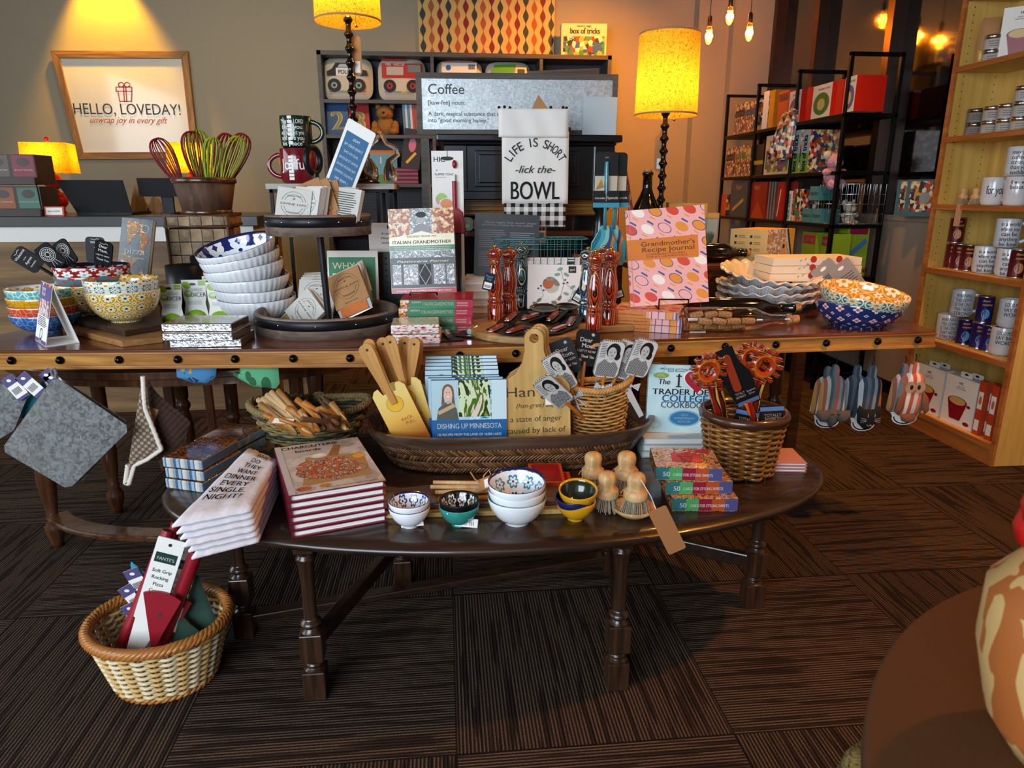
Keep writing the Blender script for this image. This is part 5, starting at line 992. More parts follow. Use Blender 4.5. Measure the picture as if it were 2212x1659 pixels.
def tall_lamp(label, x, y, z0, zs0, zs1, rs, base, tagz, dx=0):
    t = thing('table_lamp', label, 'lamp', (x, y, z0)); h = zs0 - z0; pr = []
    if base: pr = [(.0001, 0), (.085, 0), (.088, .006), (.07, .018), (.06, .024), (.062, .03), (.035, .045), (.018, .08), (.012, .11)]
    else: pr = [(.0001, 0), (.06, 0), (.06, .01), (.02, .025)]
    z = pr[-1][1]; n_ = max(3, int((h - z) / .042)); st = (h - z + .03) / n_
    for k in range(n_): pr += [(.009, z + st * (k + .12)), (.0105, z + st * (k + .3)), (.0175, z + st * (k + .5)), (.0175, z + st * (k + .6)), (.0105, z + st * (k + .8))]
    pr.append((.0001, pr[-1][1])); B().lathe(pr, 'stem_bronze', 20).obj('stem', t)
    B().lathe([(rs * 1.02, zs0 - z0), (rs, (zs0 + zs1) / 2 - z0), (rs * .97, zs1 - z0)], 'linen_shade', 56, cap=False).obj('lamp_shade', t, (0, 0, 0))
    B().lathe([(rs * 1.022, h - .001), (rs * 1.028, h), (rs * 1.022, h + .006)], 'kraft', 56, cap=False).lathe([(rs * .972, zs1 - z0 - .006), (rs * .978, zs1 - z0), (rs * .968, zs1 - z0 + .001)], 'kraft', 56, cap=False).obj('shade_trim', t)
    B().ball(0, 0, zs1 - z0 + .012, .018, .018, .012, 'stem_bronze').tube([(0, 0, zs1 - z0 - .1), (0, 0, zs1 - z0)], .003, 'brass', 6).tube([(-rs * .97, 0, zs1 - z0 - .003), (rs * .97, 0, zs1 - z0 - .003)], .002, 'brass', 6).obj('finial', t)
    B().ball(0, 0, h + .09, .028, .028, .038, 'bulb_glow').obj('bulb', t)
    B().tube([(.03, -.02, h + .03), (.03, -.02, h - .012)], .0012, 'brass', 5).ball(.03, -.02, h - .016, .006, .006, .006, 'brass', 8).obj('pull_chain', t)
    if tagz: B().ext(rr(tagz[0] - .018, tagz[0] + .018, tagz[1] - z0, tagz[2] - z0, .015), .02, .022, 'kraft').tube([(tagz[0], .02, tagz[2] - z0), (.004, 0, h)], .0008, 'black_iron', 4).r2(tagz[0] - .008, tagz[0] + .012, tagz[1] - z0 + .01, tagz[1] - z0 + .05, 'card_white', .019).obj('paper_tag', t)
    li = light('lamp_bulb_light', 'POINT', (x, y, zs0 + .14), .42, (1, .7, .24), r=.04); return t
LY = 2.86; a_ = WY(1435, 250, LY); b_ = WY(1444, 72, LY); tall_lamp('tall bronze lamp with glowing yellow linen drum shade, right', a_.x + .005, LY, zb2_, a_.z, b_.z, 65 * mp(a_), 0, (-.012, WY(1420, 370, LY).z, WY(1420, 290, LY).z))
# white-topped stand with left lamp, mugs and glassware
LY = 2.80; st = WY(700, 404, LY - .12); t = thing('pedestal_stand', 'narrow white-topped stand with black iron legs behind the tray', 'stand', (WY(573, 400, LY - .12).x, LY - .12, 0), 0); sx = WY(852, 400, LY - .12).x - WY(573, 400, LY - .12).x; zs_ = st.z + .012
M('chalk_wood', '#bdb9b2', .7, pat=wood('#8d8982', '#cfcbc4', 0, 1)); B().box(0, sx, 0, .3, zs_ - .02, zs_, 'chalk_wood').obj('top', t, bev=.002)
b = B().box(.01, sx - .01, .01, .022, zs_ - .032, zs_ - .02, 'black_iron').box(.01, sx - .01, .278, .29, zs_ - .032, zs_ - .02, 'black_iron').box(.01, .022, .01, .29, zs_ - .032, zs_ - .02, 'black_iron').box(sx - .022, sx - .01, .01, .29, zs_ - .032, zs_ - .02, 'black_iron').obj('frame', t)
for x in (.01, sx - .022, sx * .85):
    for y in (.01, .278): B().box(x, x + .012, y, y + .012, 0, zs_ - .03, 'black_iron').obj('leg', t)
a_ = WY(752, 42, LY); b_ = WY(755, -120, LY); tall_lamp('tall bronze lamp whose shade is cut by the top of the photo', WY(768, 380, LY).x, LY + .04, zs_, a_.z, b_.z, 70 * mp(a_), 1, (.022, WY(770, 158, LY).z, WY(770, 70, LY).z))
def mug(label, loc, r, h, m, rz, txt=None, tc='ink', grp=None, sp=None, cat='mug', parts=True):
    o = thing('mug', label, cat, loc, rz, grp); b = B().lathe([(.0001, .003), (r * .8, 0), (r * .92, .006), (r, .02), (r, h - .002), (r * .985, h), (r * .93, h - .003), (r * .92, .012), (.0001, .01)], m, 32)
    if txt:
        for i, tx in enumerate(txt):
            vs, fs, W0 = glyphs(tx, .012, 0); hh = h * (.13 if len(txt) > 1 else .3); k = hh / .69; W1 = min(W0 * k, r * 1.5); kx = W1 / W0; z0 = h * (.75 - .17 * i if len(txt) > 1 else .4)
            pts = []
            for a, c in vs: an = -PI / 2 + ((a * kx - W1 / 2) / r); pts.append(((r + .0008) * cos(an), (r + .0008) * sin(an), z0 + c * k))
            b.add(pts, fs, tc)
    b.obj('body', o); b = B().tube([(r * .92 + r * .75 * cos(a), 0, h * (.52 + .32 * sin(a))) for a in [PI / 2 - PI * k / 14 for k in range(15)]], .0055, m, 8, flat=1.5); b.obj('handle', o, rot=(0, 0, (sp if sp is not None else 0))); return o
M('red_glaze', '#6e101c', .12, coat=.6); M('green_glaze', '#13291e', .12, coat=.6); M('white_mug', '#c9cacc', .15, coat=.5)
l = WY(647, 385, LY - .06); s = mp(l); r = 38 * s
m1 = mug('dark red mug lettered Joyful, lower of the two stacked mugs', (l.x, LY - .06, zs_), r, WY(647, 322, LY - .06).z - zs_, 'red_glaze', -6, ['Joyful'], 'card_white', sp=180)
B().tube([(r * .95, .01, .055), (r * 1.5, .01, .055), (r * 1.55, .01, .025), (r * .95, .01, .012)], .0055, 'red_glaze', 8).obj('handle', m1) if False else None
zm = WY(647, 321, LY - .06).z
m2 = mug('dark green blessing mug standing on the red Joyful mug', (l.x, LY - .06, zm), 33 * s, WY(647, 252, LY - .06).z - zm, 'green_glaze', -4, ['"May the LORD', 'bless you', 'and protect you', 'and give you', 'his peace"'], 'card_white', sp=4)
for m_, rr_, hh in ((m1, r, .095), (m2, 33 * s, .11)):
    b = B()
    for i in range(7): b.lathe([(rr_ + .001, .012 + i * hh * .13), (rr_ + .0014, .016 + i * hh * .13), (rr_ + .001, .022 + i * hh * .13)], 'card_white', 6, a0=-104, a1=-88, cap=False)
    b.obj('price_ribbon', m_)
M('teal_card', '#1c5c86', .5)
def upside(b, w, h):
    b.r2(w * .1, w * .9, h * .08, h * .84, 'teal_card')
    for i, tx in enumerate(('FREE.', 'THESE FEED ME', 'AND MY ONE', 'GOING TO BE DONE', 'THE REGION SON IN', 'SHOULD OFFEND', 'I FREE EN')): b.text(tx, w * .5, h * (.75 - i * .1), .0085, C('#c8d4dc'), min(w * .68, .0065 * len(tx)), mir=True, y=-.0012)
l = WY(698, 384, 2.64); s = mp(l); card('hanging_card', 'white-bordered blue card with mirrored lettering leaning before the left lamp', 'card', (l.x + .0, 2.655, zs_ + .002), (-4, 27, -30), 76 * s, .245, .003, 'card_white', upside, pts=rr(0, 76 * s, 0, .245, .008))
for k, (x, z, sw) in enumerate(((800, .0, 1), (842, .0, -1))):
    l = WY(x, 385, LY); o = thing('glass_decanter', ('left', 'right')[k] + ' curved clear glass decanter with cork beside the left lamp', 'decanter', (l.x, LY + .03 + .04 * k, zs_ + .001), 0, 'curved glass decanters')
    ps = [(0, 0, .012), (0, 0, .03), (.004 * sw, 0, .055), (-.004, 0, .085), (-.03 * sw, 0, .11), (-.02 * sw, 0, .135), (.012 * sw, 0, .15), (.03 * sw, 0, .165 + .02 * k)]
    B().tube(ps, [.026, .03, .024, .013, .011, .010, .009, .009], 'glass_clear', 14).obj('glass', o); e = Vector(ps[-1]); B().tube([e, e + Vector((.01 * sw, 0, .01))], .0075, 'cork', 8).obj('cork', o)
# ================= things hanging under the console edge =================
M('felt_grey', '#8d8f8e', .95, sheen=.3, bump=grain(260, 4), bs=.7, pat=lambda n: n.mix(n.noise(n.sc(2, 2, 7), 1, 3), n.ramp(n.noise(n.sc(75, 75, 75), 1, 5, 1), [(.36, '#33393c'), (.64, '#8f9698')]), '#6e6a66')); M('felt_teal', '#1d6a74', .95, bump=grain(260, 4), bs=.5)
M('felt_blue', '#3f9ab0', .95, bump=grain(260, 4), bs=.7); M('felt_green', '#2f4a40', .95, bump=grain(260, 4), bs=.5); M('purple_card', '#4c4474', .5)
def felt_tag(b, x, z, r_, s=1):
    c, q = cos(R(r_)), sin(R(r_)); f = lambda u, v: (x + (u * c - v * q) * s, z + (u * q + v * c) * s)
    b.ext([f(-.018, 0), f(.018, 0), f(.018, -.07), f(-.018, -.07)], -.012, -.011, 'card_white').p2([f(-.018, 0), f(.018, 0), f(.018, -.025), f(-.018, -.025)], 'purple_card', -.0125).p2([f(-.018, -.062), f(.018, -.062), f(.018, -.07), f(-.018, -.07)], 'purple_card', -.0125).e2(*f(0, -.012), .006, .004, 'card_white', -.013)
    for i in range(8): b.l2([f(-.012 + i * .003, -.036), f(-.012 + i * .003, -.052)], .0012, 'ink', -.013)
def hanging(name, label, pxs, Y, m, th=.012, rz=-4, tags=(), loop=None, grp=None, extra=None, cat='potholder'):
    P = [WY(x, y, Y) for x, y in pxs]; o = P[0]; pts = []
    n = len(P)
    for i in range(n):          # densify and round the outline
        a, b_ = P[i], P[(i + 1) % n]
        for k in range(8): f = .06 + .88 * k / 7; q = a.lerp(b_, f); pts.append((q.x - o.x, q.z - o.z))
    t = thing(name, label, cat, o, 0, grp); B().puff(pts, th, m, 6).obj('body', t)
    if loop: a = WY(*loop, Y); B().tube([(0, 0, 0)] + [(a.x - o.x + .006 * cos(u), 0, a.z - o.z + .012 * sin(u)) for u in (-1.2, 0, 1.2, 2, 2.8, 3.6)] + [(.004, 0, -.004)], .004, m, 6).obj('loop', t)
    if tags:
        b = B()
        for x, y, r_ in tags: a = WY(x, y, Y); felt_tag(b, a.x - o.x, a.z - o.z, r_)
        b.obj('paper_tag', t)
    if extra: extra(t, o)
    return t
GP = 'grey felt potholders hanging at the left'
hanging('felt_potholder', 'large grey felt potholder hanging diamond-wise, nearest at the left', [(118, 812), (283, 925), (148, 1058), (2, 972)], 1.90, 'felt_grey', loop=(117, 806), grp=GP)
hanging('felt_potholder', 'grey felt potholder just behind the large nearest one', [(128, 815), (280, 912), (172, 1048), (20, 965)], 1.93, 'felt_grey', grp=GP)
hanging('felt_potholder', 'grey felt potholder cut by the left edge of the photo', [(-30, 818), (62, 850), (30, 930), (-30, 965), (-110, 900)], 1.915, 'felt_grey', tags=((18, 812, 32), (48, 808, 40)), grp=GP)
hanging('felt_potholder', 'small teal felt piece between the grey potholders', [(92, 818), (108, 850), (50, 905), (32, 888)], 1.945, 'felt_teal', tags=((98, 800, 34), (108, 806, 36)))
M('knit_beige', '#9a8672', .95, bump=lambda n: (((n.ob[0] * 330).sin() * (n.ob[2] * 330).sin()) + 1) * .5, bs=1, bd=.004, pat=lambda n: n.mix(((n.ob[0] * 330).sin() * (n.ob[2] * 330).sin()).gt(.1), '#6c5a4a', '#a8947e')); M('knit_white', '#e0d8ca', .95, bump=grain(160), bs=.8); M('knit_brown', '#3a2419', .95, bump=lambda n: (((n.ob[0] * 330).sin() * (n.ob[2] * 330).sin()) + 1) * .5, bs=1, bd=.004)
def edge(pxs, Y):
    def f(t, o):
        p = [WY(x, y, Y) - o for x, y in pxs]; pp = []
        for a, c in zip(p, p[1:]):
            for k in range(14): q = a.lerp(c, k / 14); pp.append((q.x + .002 * sin(k * 3.1), q.y - .004, q.z))
        B().tube(pp, .0065, 'knit_white', 6).obj('edging', t)
    return f
def ktag(t, o): a = WY(325, 875, 2.0) - o; B().at(a.x, -.012, a.z, ry=24).ext([(-.002, -.06), (.028, -.06), (.028, 0), (-.002, 0)], 0, .001, 'kraft').obj('paper_tag', t)
hanging('knitted_cloth', 'dark brown knitted cloth with a tan paper tag', [(315, 815), (340, 850), (413, 912), (385, 985), (350, 1020), (330, 960)], 2.0, 'knit_brown', .02, extra=ktag, cat='cloth')
hanging('knitted_cloth', 'beige knitted cloth with white crocheted border hanging folded', [(308, 812), (322, 880), (350, 970), (300, 1000), (282, 1040), (276, 1010), (290, 920)], 1.96, 'knit_beige', .02, extra=edge([(310, 812), (314, 880), (350, 970), (318, 992), (292, 1004), (280, 1044), (272, 1042), (278, 1000)], 1.96), cat='cloth')
M('blue_floral', rough=.8, pat=lambda n: n.mix(n.vor(n.sc(1, 1, 1), 38)[0].lt(.24), n.mix(n.noise(n.sc(60, 60, 60), 1, 2).gt(.62), '#3f7aa8', '#123048'), '#b8902c')); M('green_fabric', rough=.85, pat=lambda n: n.mix(n.vor(n.sc(1, 1, .6), 22)[0].lt(.3), '#57a074', '#2a5c3a'))
hanging('fabric_pouch', 'blue pouch with yellow blossoms hanging under the console', [(380, 780), (470, 780), (465, 815), (447, 828), (415, 826), (382, 815)], 1.985, 'blue_floral', .02, cat='pouch')
hanging('fabric_pouch', 'green cucumber-print pouch hanging under the console', [(518, 780), (600, 780), (604, 828), (596, 840), (545, 834), (505, 812), (503, 804), (517, 806)], 1.97, 'green_fabric', .02, cat='pouch')
# dark tray edge below the rail near the green pouch
# --- animal oven mitts on the right
def stripes(pal, k, wob=.012):
    def f(n):
        x, y, z = n.ob; q = n.noise(n.sc(20, 20, 5), 1, 2) * wob; return n.pal(((x + q) * k).fr(), pal)
    return f
M('stripe_coral', rough=.85, pat=stripes(['#6a7276', '#a85a4c', '#8a8f90', '#55666e', '#c8ccc8', '#b88a48', '#9a5a4a', '#b0aea8', '#4a5a62'], 11), bump=grain(200), bs=.2); M('stripe_blue', rough=.85, pat=stripes(['#39444e', '#7c8890', '#222a32', '#a8682a', '#2c3640', '#aab0b4', '#333d48', '#55606a'], 11), bump=grain(200), bs=.2); M('stripe_orange', rough=.85, pat=stripes(['#b8563a', '#d8c4b4', '#c8704a', '#7a7a74', '#c25a3c', '#e0d4c8'], 12, .02), bump=grain(200), bs=.2)
M('suede_grey', '#5a5552', .9); M('suede_black', '#121214', .9); M('suede_brown', '#7a4a2c', .9)
MY = 2.085
def mitt(kind, label, cx, y0, y1, w, m, Y=MY, back=False):
    z0 = WY(cx, y1, Y); z1 = WY(cx, y0, Y); s = mp(z0); h = z1.z - z0.z; W = w * s; t = thing('animal_mitt', label, 'oven mitt', z0, -4, 'animal oven mitts under the right table end')
    pts = arc(0, h * .62, W * .42, 0, 180, 12, h * .17) + [(-W * .46, h * .4), (-W * .5, h * .15)] + [(-W * .3, h * .06), (W * .3, h * .06)] + [(W * .5, h * .15), (W * .46, h * .4)]
    B().puff(pts, .035, m, 6).obj('body', t)
    B().ext(arc(0, h * .84, W * .13, -20, 200, 8, h * .12) + [(-W * .14, h * .72), (W * .14, h * .72)], -.006, .006, m).tube([(0, 0, h * .95), (.004, .002, h * 1.03), (0, .004, h * 1.08)], .0015, 'black_iron', 5).obj('hanging_loop', t)
    if back: return t
    if kind == 'mouse':
        B().puff([(-W * .28, h * .22), (0, h * .25), (W * .28, h * .22), (W * .2, h * .08), (.0, -h * .09), (-W * .2, h * .08)], .04, 'suede_grey', y=-.012).obj('face', t)
        for sx in (-1, 1): B().puff([(sx * W * .1, h * .22), (sx * W * .55, h * .24), (sx * W * .58, h * .14), (sx * W * .4, h * .05), (sx * W * .2, h * .04)], .03, 'suede_grey', y=-.024).obj('ear', t)
        B().l2([(-W * .14, h * .18), (-W * .04, h * .185)], .003, 'ink', -.036).l2([(W * .06, h * .185), (W * .16, h * .18)], .003, 'ink', -.036).e2(0, -h * .075, .004, .004, 'ink', -.03).obj('eyes', t)
    if kind == 'cat':
        B().puff([(-W * .42, h * .26), (-W * .36, h * .34), (-W * .2, h * .28), (W * .2, h * .28), (W * .36, h * .34), (W * .42, h * .24), (W * .36, h * .06), (W * .1, -.05 * h), (-W * .1, -.05 * h), (-W * .36, h * .06)], .035, 'suede_black', y=-.012).obj('face', t)
        b = B(); k = C('#b8b0a4')
        for sx in (-1, 1):
            b.l2([(sx * W * .12, h * .22), (sx * W * .12, h * .175)], .0018, k, -.033).l2(arc(sx * W * .06, h * .06, W * .06, 180, 360, 6), .0018, k, -.033)
            for j in (-1, 0, 1): b.l2([(sx * W * .15, h * (.12 + j * .015)), (sx * W * .34, h * (.125 + j * .035))], .0013, k, -.031)
        b.obj('whiskers', t)
    if kind == 'owl':
        for sx in (-1, 1): B().puff([(sx * W * .3, h * .5), (sx * W * .5, h * .38), (sx * W * .56, h * .16), (sx * W * .44, h * .1), (sx * W * .3, h * .24)], .02, 'suede_brown', y=-.02).obj('wing', t)
        B().puff([(-W * .3, h * .1), (W * .3, h * .1), (W * .2, -h * .02), (0, -h * .06), (-W * .2, -h * .02)], .03, 'suede_brown', y=-.006).obj('tail', t)
        b = B()
        for sx in (-1, 1): b.e2(sx * W * .16, h * .56, W * .17, h * .095, C('#a88a6c', .9), -.021).e2(sx * W * .12, h * .56, W * .055, h * .04, 'ink', -.0215)
        b.p2([(-W * .07, h * .52), (W * .07, h * .52), (0, h * .46)], C('#b8601c'), -.022).obj('face', t)
    b = B().ext(arc(0, h * .0, W * .42, 170, 370, 14, h * .12) + [(W * .48, h * .1), (-W * .48, h * .1)], .012, .014, 'card_white').ring2(0, h * .02, W * .36, h * .115, .004, 'ink', .0114, a0=180, a1=360).ring2(0, -h * .135, W * .07, h * .012, .002, 'ink', .0114, 8)
    b.obj('paper_tag', t); return t
mitt('mouse', 'grey mouse mitt with coral striped back, leftmost under the right table end', 1790, 782, 912, 64, 'stripe_coral'); mitt('mouse', 'second striped mitt hanging right behind the grey mouse mitt', 1776, 786, 905, 60, 'stripe_coral', MY + .06, True)
mitt('cat', 'black cat mitt with blue and ochre striped back, in the middle', 1868, 782, 918, 62, 'stripe_blue'); mitt('cat', 'dark striped mitt hanging right behind the black cat mitt', 1838, 782, 905, 58, 'stripe_blue', MY + .06, True)
mitt('owl', 'brown-winged owl mitt with orange striped belly, rightmost', 1958, 776, 905, 66, 'stripe_orange'); mitt('owl', 'grey striped mitt hanging right behind the owl mitt', 1938, 780, 900, 56, 'stripe_coral', MY + .06, True)
# ================= goods on the oval table =================
def quad(b, P4, f, mat, th=0):     # P4: world corners (front-left, front-right, back-right, back-left)
    return b
def frame(o, ux, uy):              # matrix with x along ux, z along uy (panel plane) and -y as the facing normal
    z = Vector(uy).normalized(); x = Vector(ux); x = (x - z * x.dot(z)).normalized(); y = z.cross(x); m = Matrix.Identity(4)
    for i in range(3): m[i][0] = x[i]; m[i][1] = y[i]; m[i][2] = z[i]; m[i][3] = o[i]
    return m
# --- charcuterie books: front edge seen from (632,1165) to (838,1127)
M('maroon', '#6d1226', .4, coat=.2); M('marble_print', '#b5a698', .3, coat=.4, pat=blot(['#a89a8e', '#c2b6aa', '#b0a296', '#998b80'], 9, 1)); M('salami', rough=.35, coat=.3, pat=blot(['#5a1a14', '#8e2a1e', '#c8682a', '#a83a2a', '#3f4a22', '#d8b8a0', '#6a1c18', '#b05028'], 70, 1.5))
f0 = G(632, 1165, ZT); f1 = G(838, 1127, ZT); wv = f1 - f0; bw = wv.length; ang = math.degrees(math.atan2(wv.y, wv.x)); th = (WY(632, 1068, f0.y + .01).z - ZT) / 6; bl = G(605, 955, ZT + 6 * th); dp = min((bl - f0).xy.length, .3)
def charc(b, w, h):
    b.p2([(w * .16, h * .12), (w * .9, h * .16), (w * .95, h * .62), (w * .3, h * .68)], C('#a07848', .4), -.0004).p2([(w * .55, h * .66), (w * .68, h * .9), (w * .75, h * .86), (w * .66, h * .64)], C('#8e6434', .4), -.0005)
    q = random.Random(4); pts = [(w * (.5 + (.36 + q.uniform(-.05, .04)) * cos(a * .3)), h * (.4 + (.23 + q.uniform(-.04, .03)) * sin(a * .3))) for a in range(21)]; b.p2(pts, 'salami')
    b.e2(w * .45, h * .68, w * .1, h * .05, C('#c8c4b8', .3), -.001).e2(w * .45, h * .69, w * .07, h * .03, C('#e8e0c8', .3), -.0012).e2(w * .88, h * .56, w * .07, h * .05, C('#d89a1c', .3), -.001).e2(w * .16, h * .07, w * .11, h * .055, C('#b0aaa4', .3), -.001).e2(w * .16, h * .07, w * .085, h * .04, 'salami', -.0012).e2(w * .38, h * .08, w * .06, h * .03, C('#b0782c', .3), -.001).ring2(w * .82, h * .33, w * .08, h * .07, .002, C('#8a8a88', .3))
    b.text('CHARCUTERIE', w * .4, h * .9, .017, C('#8a1c28'), w * .66, y=-.0014, bold=.008).text('boards', w * .36, h * .81, .015, C('#30201c'), y=-.0014, bold=.008)
    for i in range(4): b.text(('PLATTERS,', 'BOARDS, PLATES', '& SIMPLE RECIPES', 'TO SHARE')[i], w * .82, h * (.88 - .025 * i), .0038, C('#30201c'), y=-.0014)
    b.text('Boards and Simple Recipes', w * .66, h * .03, .005, C('#30201c'), w * .55, y=-.0014)
for k in range(6):
    j = (0, .8, -.6, .4, -.8, .2)[k]
    o = book(('bottom', 'second from the bottom', 'third from the bottom', 'fourth from the bottom', 'second from the top', 'top, cover showing,')[k] + ' charcuterie cookbook with maroon boards', (f0.x + .002 * j, f0.y + .002, ZT + th * (k + 1)), (0, 0, 0), bw, dp, th - .0006, 'maroon', None, 'stacked charcuterie cookbooks', edge=.006)
    o.rotation_euler = (-PI / 2, 0, R(ang + j));
    if k == 5: b = B().r2(0, bw, 0, dp, 'marble_print', -.0004); b.at(0, -.0004, 0); charc(b, bw, dp); b.r2(0, bw * .07, 0, dp, C('#b8aca4', .3), -.0008); b.obj('cover_print', o)
# --- folded tea towels
M('towel_white', '#d5d3d8', .9, bump=lambda n: n.noise(n.sc(18, 18, 18), 1, 4), bs=.5, bd=.008)
zt0 = ZT + .001; nt = 6; tt = .0135
def slab(P, z, th_, m, name, round_front=True):
    b = B(); c = P[0]; prof = [(-.006, .3), (-.0085, .5), (-.006, .8), (0, .95)]; n = 14; m_ = 10
    def pt(u, v, k): a = P[0].lerp(P[1], u); d = P[3].lerp(P[2], u); q = a.lerp(d, v); return q
    top = []; bot = []
    for j in range(m_ + 1):
        for i in range(n + 1):
            u, v = i / n, j / m_; q = pt(u, v, 0); e = min(u, 1 - u, v * 1.4); w = .0022 * sin(i * 1.7 + j) * sin(j * .9 + i * .4)
            hz_ = th_ * (.62 + .38 * min(1, e * 9) ** .5); top.append((q.x - c.x, q.y - c.y, hz_ + w)); bot.append((q.x - c.x, q.y - c.y, th_ * (.3 - .3 * min(1, e * 9) ** .5)))
    N = n + 1; fs = [(j * N + i, j * N + i + 1, (j + 1) * N + i + 1, (j + 1) * N + i) for j in range(m_) for i in range(n)]; S = len(top)
    fb = [tuple(x + S for x in f)[::-1] for f in fs]; edge = [i for i in range(n + 1)] + [j * N + n for j in range(1, m_ + 1)] + [m_ * N + i for i in range(n - 1, -1, -1)] + [j * N for j in range(m_ - 1, 0, -1)]
    side = [(edge[i], edge[i] + S, edge[(i + 1) % len(edge)] + S, edge[(i + 1) % len(edge)]) for i in range(len(edge))]
    b.add(top + bot, fs + fb + side, m, True); return b, c
q = random.Random(2)
for k in range(nt):
    z = zt0 + k * tt; zz = zt0 + nt * tt; top = k == nt - 1
    P = [G(x, y, zz) for x, y in ((368, 1133), (541, 1098), (600, 992), (534, 966))]
    for p in P: p.z = z
    sh = [(.03, 0), (.024, 0), (.018, 0.004), (.012, 0), (.008, -.004), (0, 0)][k]
    d = (P[3] - P[0]).normalized(); P[0] = P[0] - d * (sh[1] * .5 - .004 * (k % 2)) + Vector((sh[0], 0, 0)); P[1] = P[1] - d * (sh[1] * .5) + Vector((sh[0] * .3, 0, 0))
    P[2] = P[1].lerp(P[2], .98)
    b, c = slab(P, z, tt + .001, 'towel_white', 'tea_towel')
    o = thing('tea_towel', ('topmost folded white tea towel, lettered WHY DO THEY WANT DINNER' if top else ('bottom', 'second', 'third', 'fourth', 'fifth')[k] + ' folded plain white tea towel in the pile, counted from the table'), 'towel', (c.x, c.y, z), 0, 'folded white tea towels'); b.obj('cloth', o)
    if top:
        b = B(); A_ = P[0] - c; D_ = P[3] - c; Bv = P[1] - c; E_ = P[2] - c
        for i, tx in enumerate(('WHY', 'DO', 'THEY', 'WANT', 'DINNER', 'EVERY', 'SINGLE.', 'NIGHT?')):
            vs, fs, W0 = glyphs(tx, .012, .0); hh = .068; k2 = hh / .69; wid = (.3, .2, .38, .4, .58, .48, .56, .54)[i]; pts = []
            v0 = .90 - i * .098; u0 = (.45, .42, .34, .30, .16, .20, .12, .14)[i]
            for a, c_ in vs: u = u0 + a / W0 * wid * 1.12; v = v0 + c_ * k2 + .05 * (.5 - u); p = A_.lerp(Bv, u).lerp(D_.lerp(E_, u), v); pts.append((p.x, p.y, tt + .0036))
            b.add(pts, fs, 'ink')
        b.obj('lettering', o)
# --- shrink-wrapped napkin packs at the left
M('plaid_side', rough=.25, coat=.5, pat=lambda n: n.ramp((n.ob[0] * 26).fr(), [(0, '#8fa4b4'), (.2, '#54697e'), (.3, '#b4c0c8'), (.45, '#c8b08c'), (.6, '#7d93a6'), (.8, '#4a5c72')], True), bump=lambda n: n.noise(n.sc(60, 60, 60), 1, 3, 1), bs=.6); M('autumn_print', rough=.12, coat=1, pat=blot(['#14120f', '#1c1a15', '#5a3a1c', '#1a1712', '#a0541c', '#100e0c', '#9a7a18', '#2c2a20'], 34, 2), bump=lambda n: n.noise(n.sc(40, 40, 40), 1, 3, 1), bs=.3)
for g_, (x, y, n_) in enumerate(((358, 1054, 3), (420, 990, 2))):
    l = G(x, y, ZT); w_ = 96 * mp(l)
    for k in range(n_):
        o = B().box(0, w_, 0, .15, 0, .0255, ['plaid_side', 'autumn_print', 'plaid_side', 'plaid_side', 'plaid_side', 'plaid_side']).obj('napkin_pack', None, (l.x + .003 * (k % 2), l.y, ZT + .027 * k), (0, 0, -22 + 2 * k), bev=.004, seg=3)
        tag(o, '%s dark autumn-print napkin pack of the %s pile' % ((('bottom', 'middle', 'top') if n_ == 3 else ('bottom', 'top'))[k], ('front', 'rear')[g_]), 'napkins', 'dark autumn-print napkin packs')
# --- woven builders
def wicker(b, fr, z0, z1, rows, stakes, rad, mat, amp=.003, flat=1.0, zf=None, seg=4, n=5):
    for k in range(rows):
        z = z0 + (z1 - z0) * (k + .5) / rows; pts = []
        N = stakes * seg
        for i in range(N):
            a = 2 * PI * i / N; rx, ry = fr(z); o = amp * cos(stakes / 2 * a + k * PI); zz = z + (zf(a) * (z - z0) / (z1 - z0) if zf else 0)
            pts.append(((rx + o) * cos(a), (ry + o) * sin(a), zz))
        b.tube(pts, rad, mat[k % len(mat)] if isinstance(mat, (list, tuple)) else mat, n, True, flat)
    return b
def rope_rim(b, rx, ry, z, r, mat, tw=40, zf=None, strands=3):
    for s_ in range(strands):
        pts = []
        for i in range(180):
            a = 2 * PI * i / 180; ph = tw * a + 2 * PI * s_ / strands; pts.append(((rx + r * .8 * cos(ph)) * cos(a), (ry + r * .8 * cos(ph)) * sin(a), z + r * .8 * sin(ph) + (zf(a) if zf else 0)))
        b.tube(pts, r * .75, mat, 5, True)
    return b
M('seagrass', '#8d7c50', .8, pat=lambda n: n.mix(n.noise(n.sc(90, 90, 90), 1, 2), '#3a2e18', '#a08a54'), bump=grain(200), bs=.5); M('green_weave', '#2c3a30', .8)
l = G(655, 985, ZT); cx_, cy_ = l.x, l.y + .15; sgx = 125 * mp(Vector((cx_, cy_, ZT + .1))); t = thing('seagrass_basket', 'oval twisted seagrass basket full of wooden spoons', 'basket', (cx_, cy_, ZT)); sf = lambda z: (sgx * (.72 + .28 * z / .085), .11 * (.75 + .25 * z / .085)); zfn = lambda a: .02 * abs(cos(a)) ** 2
wicker(B(), sf, .003, .085, 9, 30, .0052, ['seagrass', 'seagrass', 'green_weave', 'seagrass', 'seagrass'], .004, zf=zfn).obj('weave', t); rope_rim(B(), sgx * 1.01, .112, .09, .008, 'seagrass', 34, zfn).obj('rim', t)
b = B().add([(sgx * .72 * cos(2 * PI * k / 32), .08 * sin(2 * PI * k / 32), .004) for k in range(32)], [tuple(range(32))], 'seagrass'); b.obj('base', t)
b = B().tube([(-sgx * 1.06 + .016 * cos(a), -.01, .075 + .016 * sin(a)) for a in [2 * PI * k / 14 for k in range(14)]], .002, 'black_iron', 6, True); b.obj('ring', t)
